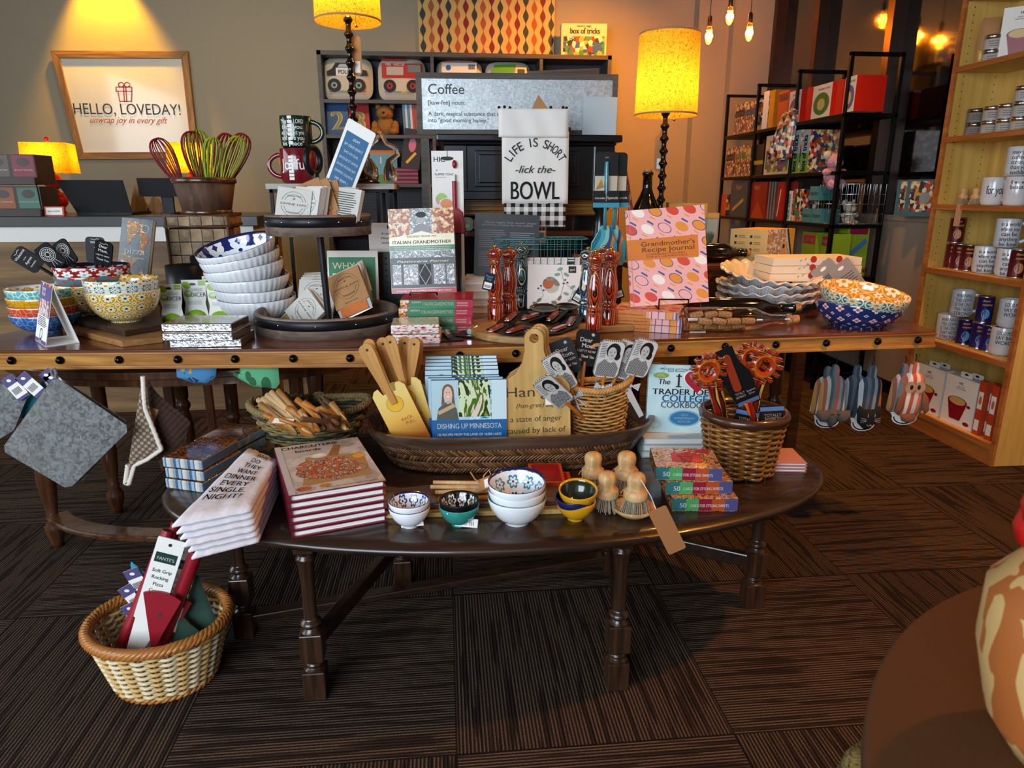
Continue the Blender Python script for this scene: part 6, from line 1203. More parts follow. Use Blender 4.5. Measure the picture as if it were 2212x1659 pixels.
M('olive_wood', '#a4743c', .45, pat=wood('#85551f', '#c49a5c', 2, 1.4)); M('pale_wood', '#cda872', .5, pat=wood('#b38a50', '#dcc094', 2, 1.2)); M('honey_wood', '#b06c22', .4, pat=wood('#8e4f12', '#c8883a', 2, 1.2)); M('brown_wood', '#5a3820', .5, pat=wood('#3d2414', '#7a5030', 2, 1.2))
def spoon(label, p0, p1, hd, m, kind=0, g='wooden spoons in the seagrass basket', roll=0):
    # p0 handle end, p1 bowl end
    o = thing('wooden_spoon', label, 'spoon', p0, 0, g); d = p1 - p0; L = d.length; o.rotation_mode = 'QUATERNION'; o.rotation_quaternion = Vector((0, 0, 1)).rotation_difference(d)
    b = B().tube([(0, 0, 0), (0, 0, L * .02), (0, 0, L * .5), (0, 0, L * .84)], [.005, .009, .0075, .006], m, 8, flat=.7).at(TR(0, 0, L - hd, rz=roll))
    if kind == 2: b.ext([(-.006, -hd * .4), (.006, -hd * .4), (hd * .62, hd * .2), (hd * .6, hd), (-hd * .6, hd), (-hd * .62, hd * .2)], -.002, .002, m)
    elif kind == 3:
        b.ext([(-.006, -hd * .4), (.006, -hd * .4), (hd * .6, hd * .2), (hd * .62, hd), (hd * .3, hd), (hd * .25, hd * .4), (hd * .1, hd * .4), (hd * .08, hd), (-hd * .1, hd), (-hd * .12, hd * .4), (-hd * .28, hd * .4), (-hd * .3, hd), (-hd * .6, hd), (-hd * .6, hd * .2)], -.002, .002, m)
    else: b.ball(0, 0, hd * .3, hd * .58, .0065, hd * .8, m, 16)
    b.obj('body', o); return o
q = random.Random(8); zb_ = ZT + .04
specs = [((590, 852), (668, 925), 0, 'pale_wood'), ((612, 850), (672, 905), 2, 'brown_wood'), ((560, 872), (640, 935), 0, 'olive_wood'), ((700, 862), (745, 900), 1, 'brown_wood'), ((640, 862), (700, 915), 1, 'honey_wood'), ((715, 870), (752, 915), 2, 'olive_wood'), ((750, 925), (700, 856), 1, 'pale_wood'), ((556, 862), (660, 930), 0, 'pale_wood'), ((566, 860), (672, 936), 0, 'pale_wood'), ((575, 852), (655, 915), 0, 'pale_wood'), ((585, 846), (640, 905), 0, 'pale_wood'), ((600, 843), (650, 900), 0, 'olive_wood'), ((562, 880), (610, 925), 1, 'honey_wood'), ((570, 895), (632, 925), 1, 'honey_wood'), ((604, 905), (680, 932), 2, 'honey_wood'), ((620, 880), (690, 928), 1, 'honey_wood'), ((655, 868), (712, 905), 1, 'honey_wood'), ((648, 885), (676, 925), 0, 'olive_wood'), ((735, 920), (680, 852), 1, 'pale_wood'), ((745, 925), (690, 848), 1, 'pale_wood'), ((720, 925), (655, 858), 3, 'brown_wood'), ((730, 915), (632, 856), 1, 'brown_wood'), ((690, 880), (738, 905), 3, 'honey_wood'), ((650, 905), (735, 915), 2, 'brown_wood'), ((700, 925), (705, 870), 1, 'brown_wood')]
nm = {'pale_wood': 'pale', 'olive_wood': 'tan streaked', 'honey_wood': 'honey-brown', 'brown_wood': 'dark brown'}; seen = {}
for i, (a, c, kd, m) in enumerate(specs):
    h_ = .011 * (i % 6); p0 = G(a[0], a[1], ZT + .115 + h_); p1 = G(c[0], c[1], ZT + .075 + h_)
    if p0.y > cy_ + .09: p0.y = cy_ + .09 + .004 * (i % 4)
    kn = ('spoon with its thin handle up', 'round-bowled spoon', 'flat turner', 'slotted fork')[kd]; spoon('%s wooden %s in the seagrass basket' % (nm[m], kn), p0, p1, .033, m, kd, 'wooden spoons in the seagrass basket: %s %s' % (nm[m], kn), q.uniform(-30, 30))
l = G(575, 915, ZT + .11); card('price_card', 'white and tan price card tucked at the left rim of the seagrass basket', 'card', l, (-70, 0, -14), .07, .03, .001, 'kraft', lambda b, w, h: b.r2(w * .2, w, h * .1, h * .8, 'card_white'))
# --- long boat-shaped basket
def herr(n):
    u, v = n.uv[:2]; row = (v / .017).fl(); sg = row.mod(2) * 2 - 1; d = u + sg * v * 1.1; st = (d / .0105); k = ((st.fl() * 12.9898 + row * 78.233).sin() * 43758.5).fr(); e = (st.fr() - .5).abs(); e2 = ((v / .017).fr() - .5).abs()
    return n.mix(((e - .3) * 6 + (e2 - .42) * 8).max(0).min(1), n.mix(k, '#4a2e1a', '#94663e'), '#120a06')
def herb(n):
    u, v = n.uv[:2]; row = (v / .017).fl(); sg = row.mod(2) * 2 - 1; st = (u + sg * v * 1.1) / .0105; e = (st.fr() - .5).abs(); e2 = ((v / .017).fr() - .5).abs(); return (e * e * -3 + 1) - e2 * e2 * 2.5
M('herringbone', rough=.32, coat=.5, pat=herr, bump=herb, bs=1, bd=.004); M('boat_wood', '#4b372b', .4, coat=.2, pat=wood('#35251b', '#66503f', 0, 1), bump=wbump(0), bs=.25)
bt0 = G(845, 1035, ZT); bt1 = G(1385, 1005, ZT); YBk = 1.80
Lx0 = WY(790, 912, 1.78); Lx1 = WY(1404, 887, 1.78); bc = (Lx0.x + Lx1.x) / 2; ba = (Lx1.x - Lx0.x) / 2; bby = 1.80; bb_ = .17
zE = Lx0.z - ZT; zM = WY(1090, 945, bby - bb_).z - ZT
t = thing('boat_basket', 'long dark herringbone-woven boat basket with wooden rim board', 'basket', (bc, bby, ZT), -1)
def boat(u, f):     # u angle, f 0 bottom..1 top
    c, s_ = cos(u), sin(u); ca = abs(c) ** .55 * (1 if c > 0 else -1); sa = abs(s_) ** .8 * (1 if s_ > 0 else -1); a = ba * (.84 + .16 * f); w = bb_ * (.88 + .12 * f)
    top = zM + (zE - zM) * abs(ca) ** 2.4; return (a * ca, w * sa, .002 + (top - .002) * f)
N = 96; vs = []; uv = []; rows = 12; per = [0]
for i in range(N): per.append(per[-1] + (Vector(boat(2 * PI * (i + 1) / N, 1)) - Vector(boat(2 * PI * i / N, 1))).length)
for j in range(rows + 1):
    for i in range(N): vs.append(boat(2 * PI * i / N, j / rows * .69))
fs = []; uvs = []
for j in range(rows):
    for i in range(N):
        i2 = (i + 1) % N; fs.append((j * N + i, j * N + i2, (j + 1) * N + i2, (j + 1) * N + i)); va, vb = vs[j * N + i][2], vs[(j + 1) * N + i][2]; vc, vd = vs[j * N + i2][2], vs[(j + 1) * N + i2][2]; uvs.append([(per[i], va), (per[i + 1], vc), (per[i + 1], vd), (per[i], vb)])
b = B(); b.add(vs, fs, 'herringbone', True, uvs); b.add(vs[:N], [tuple(range(N))[::-1]], 'herringbone'); b.obj('woven_body', t, solid=.006)
vs = []
for f, o in ((.68, 0), (.68, .008), (1, .008), (1, -.004), (.68, -.004)):
    for i in range(N):
        x, y, z = boat(2 * PI * i / N, f); l_ = math.hypot(x, y * 4) or 1; vs.append((x * (1 + o / ba), y * (1 + o / bb_), z))
b = B().add(vs, [(j * N + i, j * N + (i + 1) % N, ((j + 1) % 5) * N + (i + 1) % N, ((j + 1) % 5) * N + i) for j in range(5) for i in range(N)], 'boat_wood'); b.obj('rim_board', t)
zin = ZT + .02
# back scratchers
M('bamboo', '#b9823c', .4, pat=wood('#a06c2a', '#cf9c54', 2, 1.2)); M('gold_card', '#d09a38', .35, pat=lambda n: n.ramp(((n.ob[2] + .12) * 5.9), [(.1, '#9a5214'), (.45, '#d8a848'), (.8, '#dcc070')]))
def scratch(label, xt, yt, xb, yb, Y, card_=True, g='bamboo back scratchers on gold cards'):
    p1 = WY(xt, yt, Y); p0 = WY(xb, yb, Y); d = p1 - p0; L = d.length; p0 = p1 - d.normalized() * min(L, .17); L = .17; o = thing('back_scratcher', label, 'back scratcher', p0, (0, math.degrees(math.atan2(d.x, d.z)), -4), g)
    w_ = .0155; pts = [(-.008, 0), (.008, 0), (.009, L * .35), (w_, L * .8)] + arc(0, L - w_, w_, 0, 180, 8) + [(-w_, L * .8), (-.009, L * .35)]
    B().ext(pts, -.003, .003, 'bamboo').e2(0, L - w_ * 1.1, .0035, .0035, 'ink', -.0034, 12).obj('handle', o, bev=.001)
    if card_:
        b = B().ext([(-.045, -.12), (.045, -.12), (.045, .035), (.036, .047), (.024, .05), (.018, .03), (-.018, .03), (-.024, .05), (-.036, .047), (-.045, .035)], .004, .006, 'gold_card'); b.e2(0, -.002, .022, .022, C('#d8a820'), .0036).ring2(0, -.002, .0215, .0215, .001, C('#9a6a10'), .0034)
        b.text('New', 0, .004, .004, C('#8a5a10'), y=.003).text('RACK', .012, -.052, .008, C('#8a3a10'), y=.0036).text('PULL', .016, -.064, .008, C('#8a3a10'), y=.0036); b.obj('card', o)
YS = bby - .06
for i, (a, cd) in enumerate((((815, 800, 852, 872, YS - .03), 1), ((860, 795, 880, 860, YS), 1), ((890, 788, 882, 865, YS + .03), 1), ((803, 788, 846, 870, YS + .04), 0), ((808, 771, 845, 860, YS + .06), 0), ((840, 783, 865, 860, YS + .05), 0), ((835, 780, 868, 862, YS + .075), 0), ((875, 783, 876, 862, YS + .06), 0), ((875, 772, 880, 860, YS + .08), 0), ((900, 771, 892, 862, YS + .09), 0), ((822, 803, 856, 868, YS + .02), 0))):
    scratch(('frontmost bamboo back scratcher with gold card, at the left', 'second bamboo back scratcher with a gold card', 'third bamboo back scratcher with a gold card, at the right')[i] if cd else 'bamboo back scratchers standing behind the carded ones', *a, cd, None if cd else 'bamboo back scratchers standing behind')
# dishing up books
M('blue_photo', rough=.2, coat=.8, pat=blot(['#3f8fae', '#8fc4d4', '#c8e0e6', '#5aa6c0', '#2c6c94', '#a8d0dc'], 26, 2)); M('onion_photo', rough=.2, coat=.8, pat=blot(['#7a8a2a', '#2c3a14', '#c8d8b0', '#4a6a20', '#d8c8b8'], 40, 1, 12))
def dish(b, w, h):
    b.r2(0, w, 0, h, 'blue_photo').r2(0, w * .5, h * .45, h, C('#a8c4cc', .3), -.0008).r2(w * .36, w * .78, h * .5, h, 'onion_photo', -.001).r2(w * .8, w, h * .4, h, C('#c0d8de', .3), -.001)
    b.e2(w * .22, h * .86, w * .075, h * .09, C('#6a4a2c', .4), -.0012).p2([(w * .145, h * .87), (w * .13, h * .66), (w * .175, h * .7)], C('#6a4a2c', .4), -.0015).p2([(w * .295, h * .87), (w * .31, h * .66), (w * .265, h * .7)], C('#6a4a2c', .4), -.0015).r2(w * .2, w * .24, h * .68, h * .76, C('#c49c80', .4), -.0016).e2(w * .22, h * .82, w * .056, h * .1, C('#d0ac94', .4), -.0017).e2(w * .2, h * .84, w * .006, h * .006, 'ink', -.002).e2(w * .24, h * .84, w * .006, h * .006, 'ink', -.002).e2(w * .22, h * .78, w * .018, h * .008, 'card_white', -.002).p2([(w * .06, h * .45), (w * .36, h * .45), (w * .33, h * .62), (w * .25, h * .7), (w * .18, h * .7), (w * .09, h * .62)], C('#4c5048', .4), -.0014).l2([(w * .1, h * .56), (w * .3, h * .66)], .01, C('#b89a70', .4), -.0015).l2(arc(w * .22, h * .82, w * .02, 200, 340, 5), .001, C('#7a3028'), -.0016)
    b.r2(w * .0, w, h * .18, h * .46, C('#1c5c94', .3), -.0016).r2(0, w, 0, h * .18, C('#c4c0b0', .3), -.0016).text('DISHING UP MINNESOTA', w * .5, h * .34, .0135, 'card_white', w * .86, y=-.002, bold=.01).text('150 RECIPES FROM THE LAND OF 10,000 LAKES', w * .5, h * .24, .0065, 'card_white', w * .86, y=-.002)
pA = WY(934, 935, bby - .07); wD = 160 * mp(pA); hD = WY(934, 822, bby - .07).z - (ZT + .035)
for k in range(8):
    Y = bby - .085 + .019 * k; x = pA.x + (0 if k < 1 else -.008 * min(k, 2)); book('frontmost blue Minnesota cookbook in the boat basket' if k == 0 else 'blue Minnesota cookbooks filed behind the front copy in the boat basket', (x, Y, ZT + .035 + (0, .001, .002, .012, .018, .023, .028, .033)[k]), (-5, 0, -2), wD, hD, .017, C('#2c5c8a', .4), dish, 'blue Minnesota cookbooks filed behind' if k else None)
tag(B().box(-wD * .55, wD * .55, -.075, .09, 0, .014, 'boat_wood').obj('basket_insert', None, (pA.x + wD / 2, bby + .0, ZT + .02)), 'low wooden insert under the Minnesota cookbooks', 'insert')
# hangry boards
M('bamboo_board', '#b9924e', .42, pat=wood('#a57d3a', '#cfae6c', 2, .7), bump=wbump(2), bs=.06)
pB = WY(1085, 930, bby - .08); wB = 150 * mp(pB); hB = WY(1150, 708, bby - .05).z - (ZT + .03)
def hang(b, w, h):
    b.text('Han\u00b7gry', w * .5, h * .45, .026, C('#3c2a18'), w * .84, y=-.0065).text('(han-gree) adj.', w * .5, h * .36, .012, C('#3c2a18'), w * .55, shear=.3, y=-.0065).text('a state of anger', w * .5, h * .245, .015, C('#3c2a18'), w * .74, y=-.0065).text('caused by lack of', w * .5, h * .15, .015, C('#3c2a18'), w * .86, y=-.0065).text('food', w * .5, h * .01, .015, C('#3c2a18'), y=-.0065)
for k in range(3):
    w, h = wB, hB; c = w * .5; rt = w * .135; prof = [(0, 0), (w, 0), (w, h * .53), (w * .93, h * .585), (w * .78, h * .64), (w * .68, h * .72), (c + rt, h * .82)]; L_ = [(w - x, z) for x, z in prof[2:]][::-1]
    out = prof + arc(c, h - rt * 1.1, rt, 0, 180, 14) + L_
    hole = arc(c, h - rt * 1.1, rt * .5, 0, 360, 18)[:-1]; ho = hole[::-1]
    # ring the hole into the outline with a seam above it
    top_i = max(range(len(out)), key=lambda i: out[i][1]); full = out[:top_i + 1] + [hole[(5 - i) % 18] for i in range(19)] + out[top_i:]
    o = thing('cutting_board', ('front bamboo cutting board engraved Hangry in the boat basket', 'bamboo cutting board right behind the Hangry one', 'rearmost bamboo cutting board, edges showing behind the Hangry one')[k], 'board', (pB.x + .006 * k, bby - .075 + .034 * k, ZT + .03 + .002 * k), (-4, -1.5 + 1.2 * k, -2), 'bamboo cutting boards')
    b = B().ext(full, -.006, .006, 'bamboo_board', C('#9a5c24'))
    if k == 0: hang(b, w, h)
    b.obj('board', o, bev=.0015)
    if k == 0: B().ext(rr(w * .62, w * .82, h * .38, h * .6, .004), -.012, -.011, 'kraft').r2(w * .64, w * .8, h * .38, h * .5, 'card_white', -.0125).obj('paper_tag', o)
# small wicker basket with slogan spatulas
M('willow', '#b5813c', .5, pat=lambda n: n.mix(n.noise(n.sc(60, 60, 60), 1, 2), '#8a5a22', '#d0a460')); pW = WY(1300, 905, bby - .055); rxW = 66 * mp(pW); zW0 = .07; zW1 = WY(1300, 878, bby - .1).z - ZT - .0
t = thing('willow_basket', 'small yellow willow basket of slogan spatulas inside the boat basket', 'basket', (pW.x, bby - .012, ZT + .022), -4)
wz = zW1 - .0; zfw = lambda a: .02 * max(0, cos(a)) + .004
wicker(B(), lambda z: (rxW * (.82 + .18 * z / wz), .062 * (.82 + .18 * z / wz)), .004, wz, 16, 26, .0032, 'willow', .0022, zf=zfw).obj('weave', t); rope_rim(B(), rxW, .064, wz + .006, .0062, 'willow', 22, zfw).obj('rim', t)
B().add([(rxW * .8 * cos(2 * PI * k / 24), .048 * sin(2 * PI * k / 24), .004) for k in range(24)], [tuple(range(24))], 'willow').obj('base', t)
B().tube([(-rxW * .6 + rxW * 1.2 * k / 12, .06, wz + .1 * sin(PI * k / 12) ** .6 + .01) for k in range(13)], .006, 'willow', 8).obj('handle', t)
M('photo_white', '#d4d2cc', .5); M('photo_grey', '#77787a', .5); M('photo_dress', rough=.5, pat=lambda n: n.mix((((n.ob[0] * 1100).sin() * (n.ob[2] * 1100).sin())).gt(0), '#3a3c3e', '#b0b0ae'))
def lady(b, w, h):
    y = -.0042; b.p2(rr(-w * .48, w * .48, h * .02, h * .98, w * .2), 'photo_white', y)
    for i in range(9): b.r2(-w * .42, -w * .2, h * (.55 + i * .045), h * (.57 + i * .045), 'photo_grey', y - .0002)
    b.p2([(-w * .42, h * .05), (w * .38, h * .05), (w * .42, h * .3), (w * .2, h * .48), (-w * .2, h * .5), (-w * .42, h * .35)], 'photo_dress', y - .0004).e2(w * .08, h * .74, w * .27, h * .2, 'ink', y - .0004).e2(w * .27, h * .6, w * .12, h * .1, 'ink', y - .0004).r2(-w * .02, w * .14, h * .45, h * .58, C('#b4b2ae'), y - .0005)
    b.e2(w * .05, h * .68, w * .17, h * .16, C('#c4c2bc'), y - .0006, rot=10).p2([(-w * .12, h * .47), (w * .05, h * .52), (w * .22, h * .46), (w * .05, h * .42)], 'photo_white', y - .0006)
    for sx in (-.02, .13): b.e2(w * sx, h * .7, w * .025, h * .012, 'ink', y - .0008).l2([(w * (sx - .03), h * .73), (w * (sx + .03), h * .735)], .0006, 'ink', y - .0008)
    b.l2([(w * .06, h * .69), (w * .05, h * .655), (w * .075, h * .653)], .0006, 'photo_grey', y - .0008).e2(w * .06, h * .615, w * .05, h * .016, 'ink', y - .0008).e2(w * .06, h * .618, w * .035, h * .006, 'photo_white', y - .001)
def mom(b, w, h):
    y = -.0042; b.text('Dear', -w * .05, h * .66, .012, 'card_white', y=y, bold=.01).text('Mom.', w * .08, h * .5, .012, 'card_white', y=y, bold=.01).text('I GET IT NOW', 0, h * .37, .0065, 'card_white', w * .78, y=y, bold=.01).text('Thank You', w * .08, h * .22, .0075, 'card_white', w * .55, y=y, shear=.3)
    for cx, cz in ((w * .2, h * .88), (-w * .22, h * .14)):
        for a in range(4): b.l2([(cx - .005 * cos(a * .785), cz - .005 * sin(a * .785)), (cx + .005 * cos(a * .785), cz + .005 * sin(a * .785))], .0008, 'card_white', y)
M('blue_check', rough=.85, pat=lambda n: n.mix((((n.ob[0] * 220).fr().lt(.4)) + ((n.ob[2] * 220).fr().lt(.4))) * .5, '#dcdcd8', '#5a7a98'))
def bow(o, L):
    b = B()
    for sx in (-1, 1): b.ext([(0, L * .8), (sx * .022, L * .8 + .014), (sx * .024, L * .8 - .008)], -.014, -.01, 'blue_check').ext([(0, L * .8), (sx * .008 + .004, L * .8 - .045), (sx * .016 + .006, L * .8 - .04)], -.013, -.0105, 'blue_check')
    b.ball(0, -.011, L * .8, .005, .005, .006, 'blue_check', 8).obj('bow', o)
bx, by = pW.x, bby - .012; fr_ = -.13
for (xb, yb, xc, yc, Y, wd, hh_, face, art, lb_, bw_, ti) in (
    (1256, 835, 1262, 790, bby + .03, .066, .1, 'slate_black', mom, 'black Dear Mom spatula standing behind the willow basket handle', None, -5),
    (1250, 845, 1236, 808, bby + .01, .064, .1, 'slate_black', mom, 'black Dear Mom spatula partly covered by a photo spatula', None, -8),
    (1288, 880, 1305, 815, bby - .05, .07, .108, 'photo_dress', lady, 'photo spatula with smiling woman, front one with a blue checked bow', bow, 5),
    (1300, 880, 1330, 815, bby - .03, .07, .108, 'photo_dress', lady, 'photo spatula with smiling woman, mostly hidden in the middle', None, 7),
    (1340, 880, 1368, 812, bby - .04, .07, .108, 'photo_dress', lady, 'photo spatula with smiling woman, rightmost and highest', bow, 9),
    (1262, 890, 1231, 840, bby - .055, .055, .12, 'photo_dress', lady, 'narrow photo spatula with a bow, turned sideways on the left', bow, 0),
    (1262, 905, 1223, 870, bby - .085, .055, .12, 'photo_dress', lady, 'photo spatula leaning far left across the Hangry board', None, 0)):
    p1 = WY(xc, yc, Y); p0 = WY(xb, yb, Y * .5 + (by) * .5); dd = (p1 - p0); p0 = p0 - dd.normalized() * .03
    spat(lb_, p0, p1, wd, hh_, face, art, 'honey_wood', 'slogan spatulas in the willow basket', tilt=ti, bow=bw_)
p = WY(1375, 880, bby - .05); tag(B().at(ry=-32).ext([(-.008, -.03), (.006, -.03), (.012, .05), (0, .085), (-.006, .05)], 0, .002, 'cellophane').obj('plastic_tag', None, p), 'clear pointed plastic tag at the right end of the boat basket', 'tag')
# --- college cookbook and the copies lying under it
M('sky_print', '#a8cdd8', .35, coat=.3, pat=lambda n: n.ramp(n.noise(n.sc(8, 8, 8), 1, 2), [(.3, '#8fc0d0'), (.55, '#b8dae0'), (.75, '#d4e2d8')]))
def tj(b, w, h):
    k = C('#1d1c22'); b.text('180 Quick and Easy Recipes for Hungry', w * .54, h * .935, .005, C('#1c5c7a'), w * .78, y=-.0012, bold=.01).text('(and Broke) College Students', w * .56, h * .905, .005, C('#1c5c7a'), w * .6, y=-.0012, bold=.01)
    b.e2(w * .17, h * .85, w * .11, h * .042, C('#7a9c24'), -.0012).text('NEW', w * .17, h * .855, .0045, 'card_white', y=-.0018, bold=.01).text('RECIPES', w * .17, h * .83, .0045, 'card_white', y=-.0018, bold=.01)
    b.text('The', w * .22, h * .72, .0145, k, y=-.0014, bold=.02, shear=.1).text('I', w * .42, h * .685, .036, k, y=-.0014).r2(w * .38, w * .46, h * .835, h * .85, k, -.0014).r2(w * .38, w * .46, h * .68, h * .695, k, -.0014)
    H_ = [(16 * sin(t_) ** 3, 13 * cos(t_) - 5 * cos(2 * t_) - 2 * cos(3 * t_) - cos(4 * t_)) for t_ in [2 * PI * i / 40 for i in range(40)]]
    b.p2([(w * .68 + x * w * .0125, h * .775 + z * w * .0125) for x, z in H_], 'card_white', -.0012).p2([(w * .68 + x * w * .0112, h * .775 + z * w * .0112) for x, z in H_], C('#98122c'), -.0016)
    b.text("TRADER JOE'S", w * .5, h * .57, .0155, k, w * .88, y=-.0014, bold=.02).text('COLLEGE', w * .52, h * .465, .0185, C('#2a70a8'), w * .64, y=-.0014, bold=.025).text('COOKBOOK', w * .52, h * .375, .0165, C('#5c6a74'), w * .66, y=-.0014, bold=.02)
    b.e2(w * .53, h * .22, w * .205, h * .105, C('#2470a0'), -.0012).ring2(w * .53, h * .22, w * .22, h * .115, .0012, C('#2470a0'), -.0014)
    for i, tx in enumerate(('10TH', 'ANNIVERSARY', 'EDITION')): b.text(tx, w * .53, h * (.255 - i * .05), .006, C('#b8d0dc'), y=-.0018, bold=.01)
    b.ring2(w * .12, h * .12, w * .08, h * .05, .001, C('#8aa86a')).ring2(w * .9, h * .15, w * .05, h * .1, .001, C('#5a94a8')).ring2(w * .1, h * .95, w * .12, h * .08, .0008, C('#6a9aa8'))
for k in range(3): l = G(1392, 990, ZT); book(('lowest', 'middle', 'upper')[k] + ' pale blue college cookbook lying under the upright one', (l.x - .006 + .002 * k, l.y + .004, ZT + .0185 * (k + 1)), (-90, 0, -5), .185, .13, .018, C('#b8c4c4', .4), None, 'college cookbooks lying flat')
l = WY(1393, 968, G(1392, 990, ZT).y + .05); z0 = ZT + .0185 * 3 + .002; ww = 152 * mp(l); hh = WY(1400, 787, l.y + .02).z - z0
book('upright pale blue college cookbook with a big red heart', (l.x, l.y, z0), (-7, 1.5, -6), ww, hh, .016, 'sky_print', tj)
# --- card decks
M('dessert_print', rough=.15, coat=1, pat=blot(['#b07a48', '#8a5a2c', '#c89a60', '#5a2a1c', '#c8b090', '#9a6a30'], 40, 2))
def strip5(b, w, h, y=-.0008):
    for i, c in enumerate(('#2c6a6c', '#4a9a58', '#8e1a34', '#b04a24', '#4c4a78')): b.r2(w * (0, .2, .4, .6, .8)[i], w * (.2, .4, .6, .8, 1)[i], h * .04, h * .96, C(c, .25), y)
    b.text('50', w * .16, h * .3, .011, 'card_white', y=y - .0006, bold=.02, al='c').text('CARDS FOR STYLING SWEETS', w * .56, h * .34, .0068, 'card_white', w * .6, y=y - .0006, bold=.02)
for k, (x0, x1, yb, an) in enumerate(((1452, 1592, 1104, -5), (1438, 1581, 1068, -4), (1416, 1556, 1036, -9))):
    z0 = ZT + .0325 * k; l = G(x0, yb, z0); w_ = (x1 - x0) * mp(l); o = thing('card_deck', ('bottom', 'middle', 'top')[k] + ' shrink-wrapped dessert card deck, red and green striped edge', 'box', (l.x, l.y, z0), an - 1, 'dessert card decks')
    b = B().box(0, w_, 0, .125, 0, .0315, 'dessert_print'); strip5(b, w_, .0315); b.obj('box', o, bev=.0015)
    b = B().at(0, 0, .032, rx=-90); b.p2([(w_ * .28, .035), (w_ * .72, .032), (w_ * .76, .085), (w_ * .3, .09)], C('#a81c20', .3), -.0005)
    for i, tx in enumerate(('The', 'Dessert', 'Board', 'Deck')): b.text(tx, w_ * .51, .077 - .013 * i, .008, C('#e0c090'), y=-.001, bold=.01)
    b.e2(w_ * .83, .105, w_ * .12, .012, C('#a02038', .3), -.0006).text('TRANG DOAN', w_ * .55, .012, .005, C('#8a3418'), y=-.001); b.obj('top_print', o)
# --- round bamboo basket with pasta servers
M('cane', rough=.3, coat=.5, pat=lambda n: n.mix(n.noise(n.sc(12, 12, 160), 1, 3), '#42200c', '#a8702c')); M('cane_dark', '#3a1e0e', .35, coat=.5)
l = G(1620, 1042, ZT); rb = 68 * mp(l); cyb = l.y + rb; pc = Vector((l.x + .004, cyb, ZT)); zt_ = WY(1622, 910, cyb - rb * 1.2).z - ZT; rt = 88 * mp(Vector((pc.x, cyb, ZT + zt_)))
t = thing('cane_basket', 'round tapered woven cane basket holding laminated pasta servers', 'basket', pc); frd = lambda z: (rb + (rt - rb) * z / zt_,) * 2
b = B()
for k in range(18):
    a = 2 * PI * k / 18; b.tube([((frd(z)[0] - .001) * cos(a), (frd(z)[0] - .001) * sin(a), z) for z in (0, zt_ * .5, zt_)], .0052, 'cane_dark', 6, flat=.5)
b.obj('stakes', t)['kind'] = 'stuff'; wicker(B(), frd, .004, zt_ - .018, 19, 18, .0037, 'cane', .0055, 1.3, seg=6).obj('weave', t)
B().lathe([(rt - .006, zt_ - .022), (rt + .006, zt_ - .02), (rt + .009, zt_ - .008), (rt + .004, zt_ + .002), (rt - .004, zt_ + .002), (rt - .008, zt_ - .01)], 'cane_dark', 40, cap=False).obj('rim', t); B().lathe([(.0001, .004), (rb, .004)], 'cane_dark', 32).obj('base', t)
M('spag_laminate', rough=.12, coat=1, pat=pakka(RED, 60))
def server(label, xr, yr, Y, rot, ring=True, cardy=None):
    p1 = WY(xr, yr, Y); p0 = Vector((pc.x + (p1.x - pc.x) * .25, pc.y + (Y - pc.y) * .3, ZT + .03)); d = p1 - p0; L = d.length; o = thing('pasta_server', label, 'utensil', p0, 0, 'laminated pasta servers'); o.rotation_mode = 'QUATERNION'; o.rotation_quaternion = Vector((0, 0, 1)).rotation_difference(d)
    B().ext([(-.01, 0), (.01, 0), (.008, L * .5), (.011, L - .05), (.016, L - .034), (-.016, L - .034), (-.011, L - .05), (-.008, L * .5)], -.005, .005, 'spag_laminate').obj('handle', o, (0, 0, 0), (0, 0, rot), bev=.002)
    if ring:
        b = B().lathe([(.016, -.006), (.032, -.008), (.034, 0), (.032, .004), (.024, .008), (.016, .004), (.016, -.006)], ['spag_laminate', 'spag_laminate', 'spag_laminate', C('#b8681c', .15), C('#b03010', .15), 'spag_laminate'], 40, cap=False)
        for k in range(12):
            a = 2 * PI * k / 12; b.M = TR(.038 * cos(a), .038 * sin(a), .001, rz=k * 30); b.box(-.007, .007, -.0055, .0055, -.005, .012, 'spag_laminate')
        b.M = Matrix(); b.obj('ring_head', o, (0, 0, L), (90, 0, 0), bev=.001)
    return o
server('pasta server with ring head, leftmost in the cane basket', 1529, 800, cyb - .02, 10); server('pasta server with ring head, right one in the cane basket', 1650, 790, cyb + .0, -8); server('pasta server behind, its ring head mostly hidden by the black card', 1622, 775, cyb + .05, -5); server('pasta server behind the leftmost one', 1546, 806, cyb + .04, 8)
o = thing('server_package', 'black-carded laminated handle standing tall in the cane basket', 'package', WY(1630, 905, cyb - .03), (0, -24, -5)); h_ = .165
b = B().ext([(-.028, .05), (.03, .04), (.03, .12), (.012, .16), (.01, .2), (-.045, .2), (-.045, .13)], 0, .002, 'black_card').r2(-.026, .028, .045, .055, C('#4a5c80', .4), -.0008).text('TOTALLY', -.012, .075, .006, C('#9a8a7a'), .024).text('BAMBOO', -.012, .066, .006, C('#9a8a7a'), .024).text('Spaghetti', .016, .074, .005, C('#9a8a9a'), .022).text('Server', .016, .066, .005, C('#9a8a9a'), .016); b.obj('card', o)
B().ext(rr(-.024, -.004, .085, .185, .009), -.007, 0, 'tool_red').obj('handle_end', o, bev=.002); B().ext([(-.006, -.06), (.008, -.06), (.006, .05), (-.012, .05)], -.006, .0, 'spag_laminate').obj('handle', o, bev=.002)
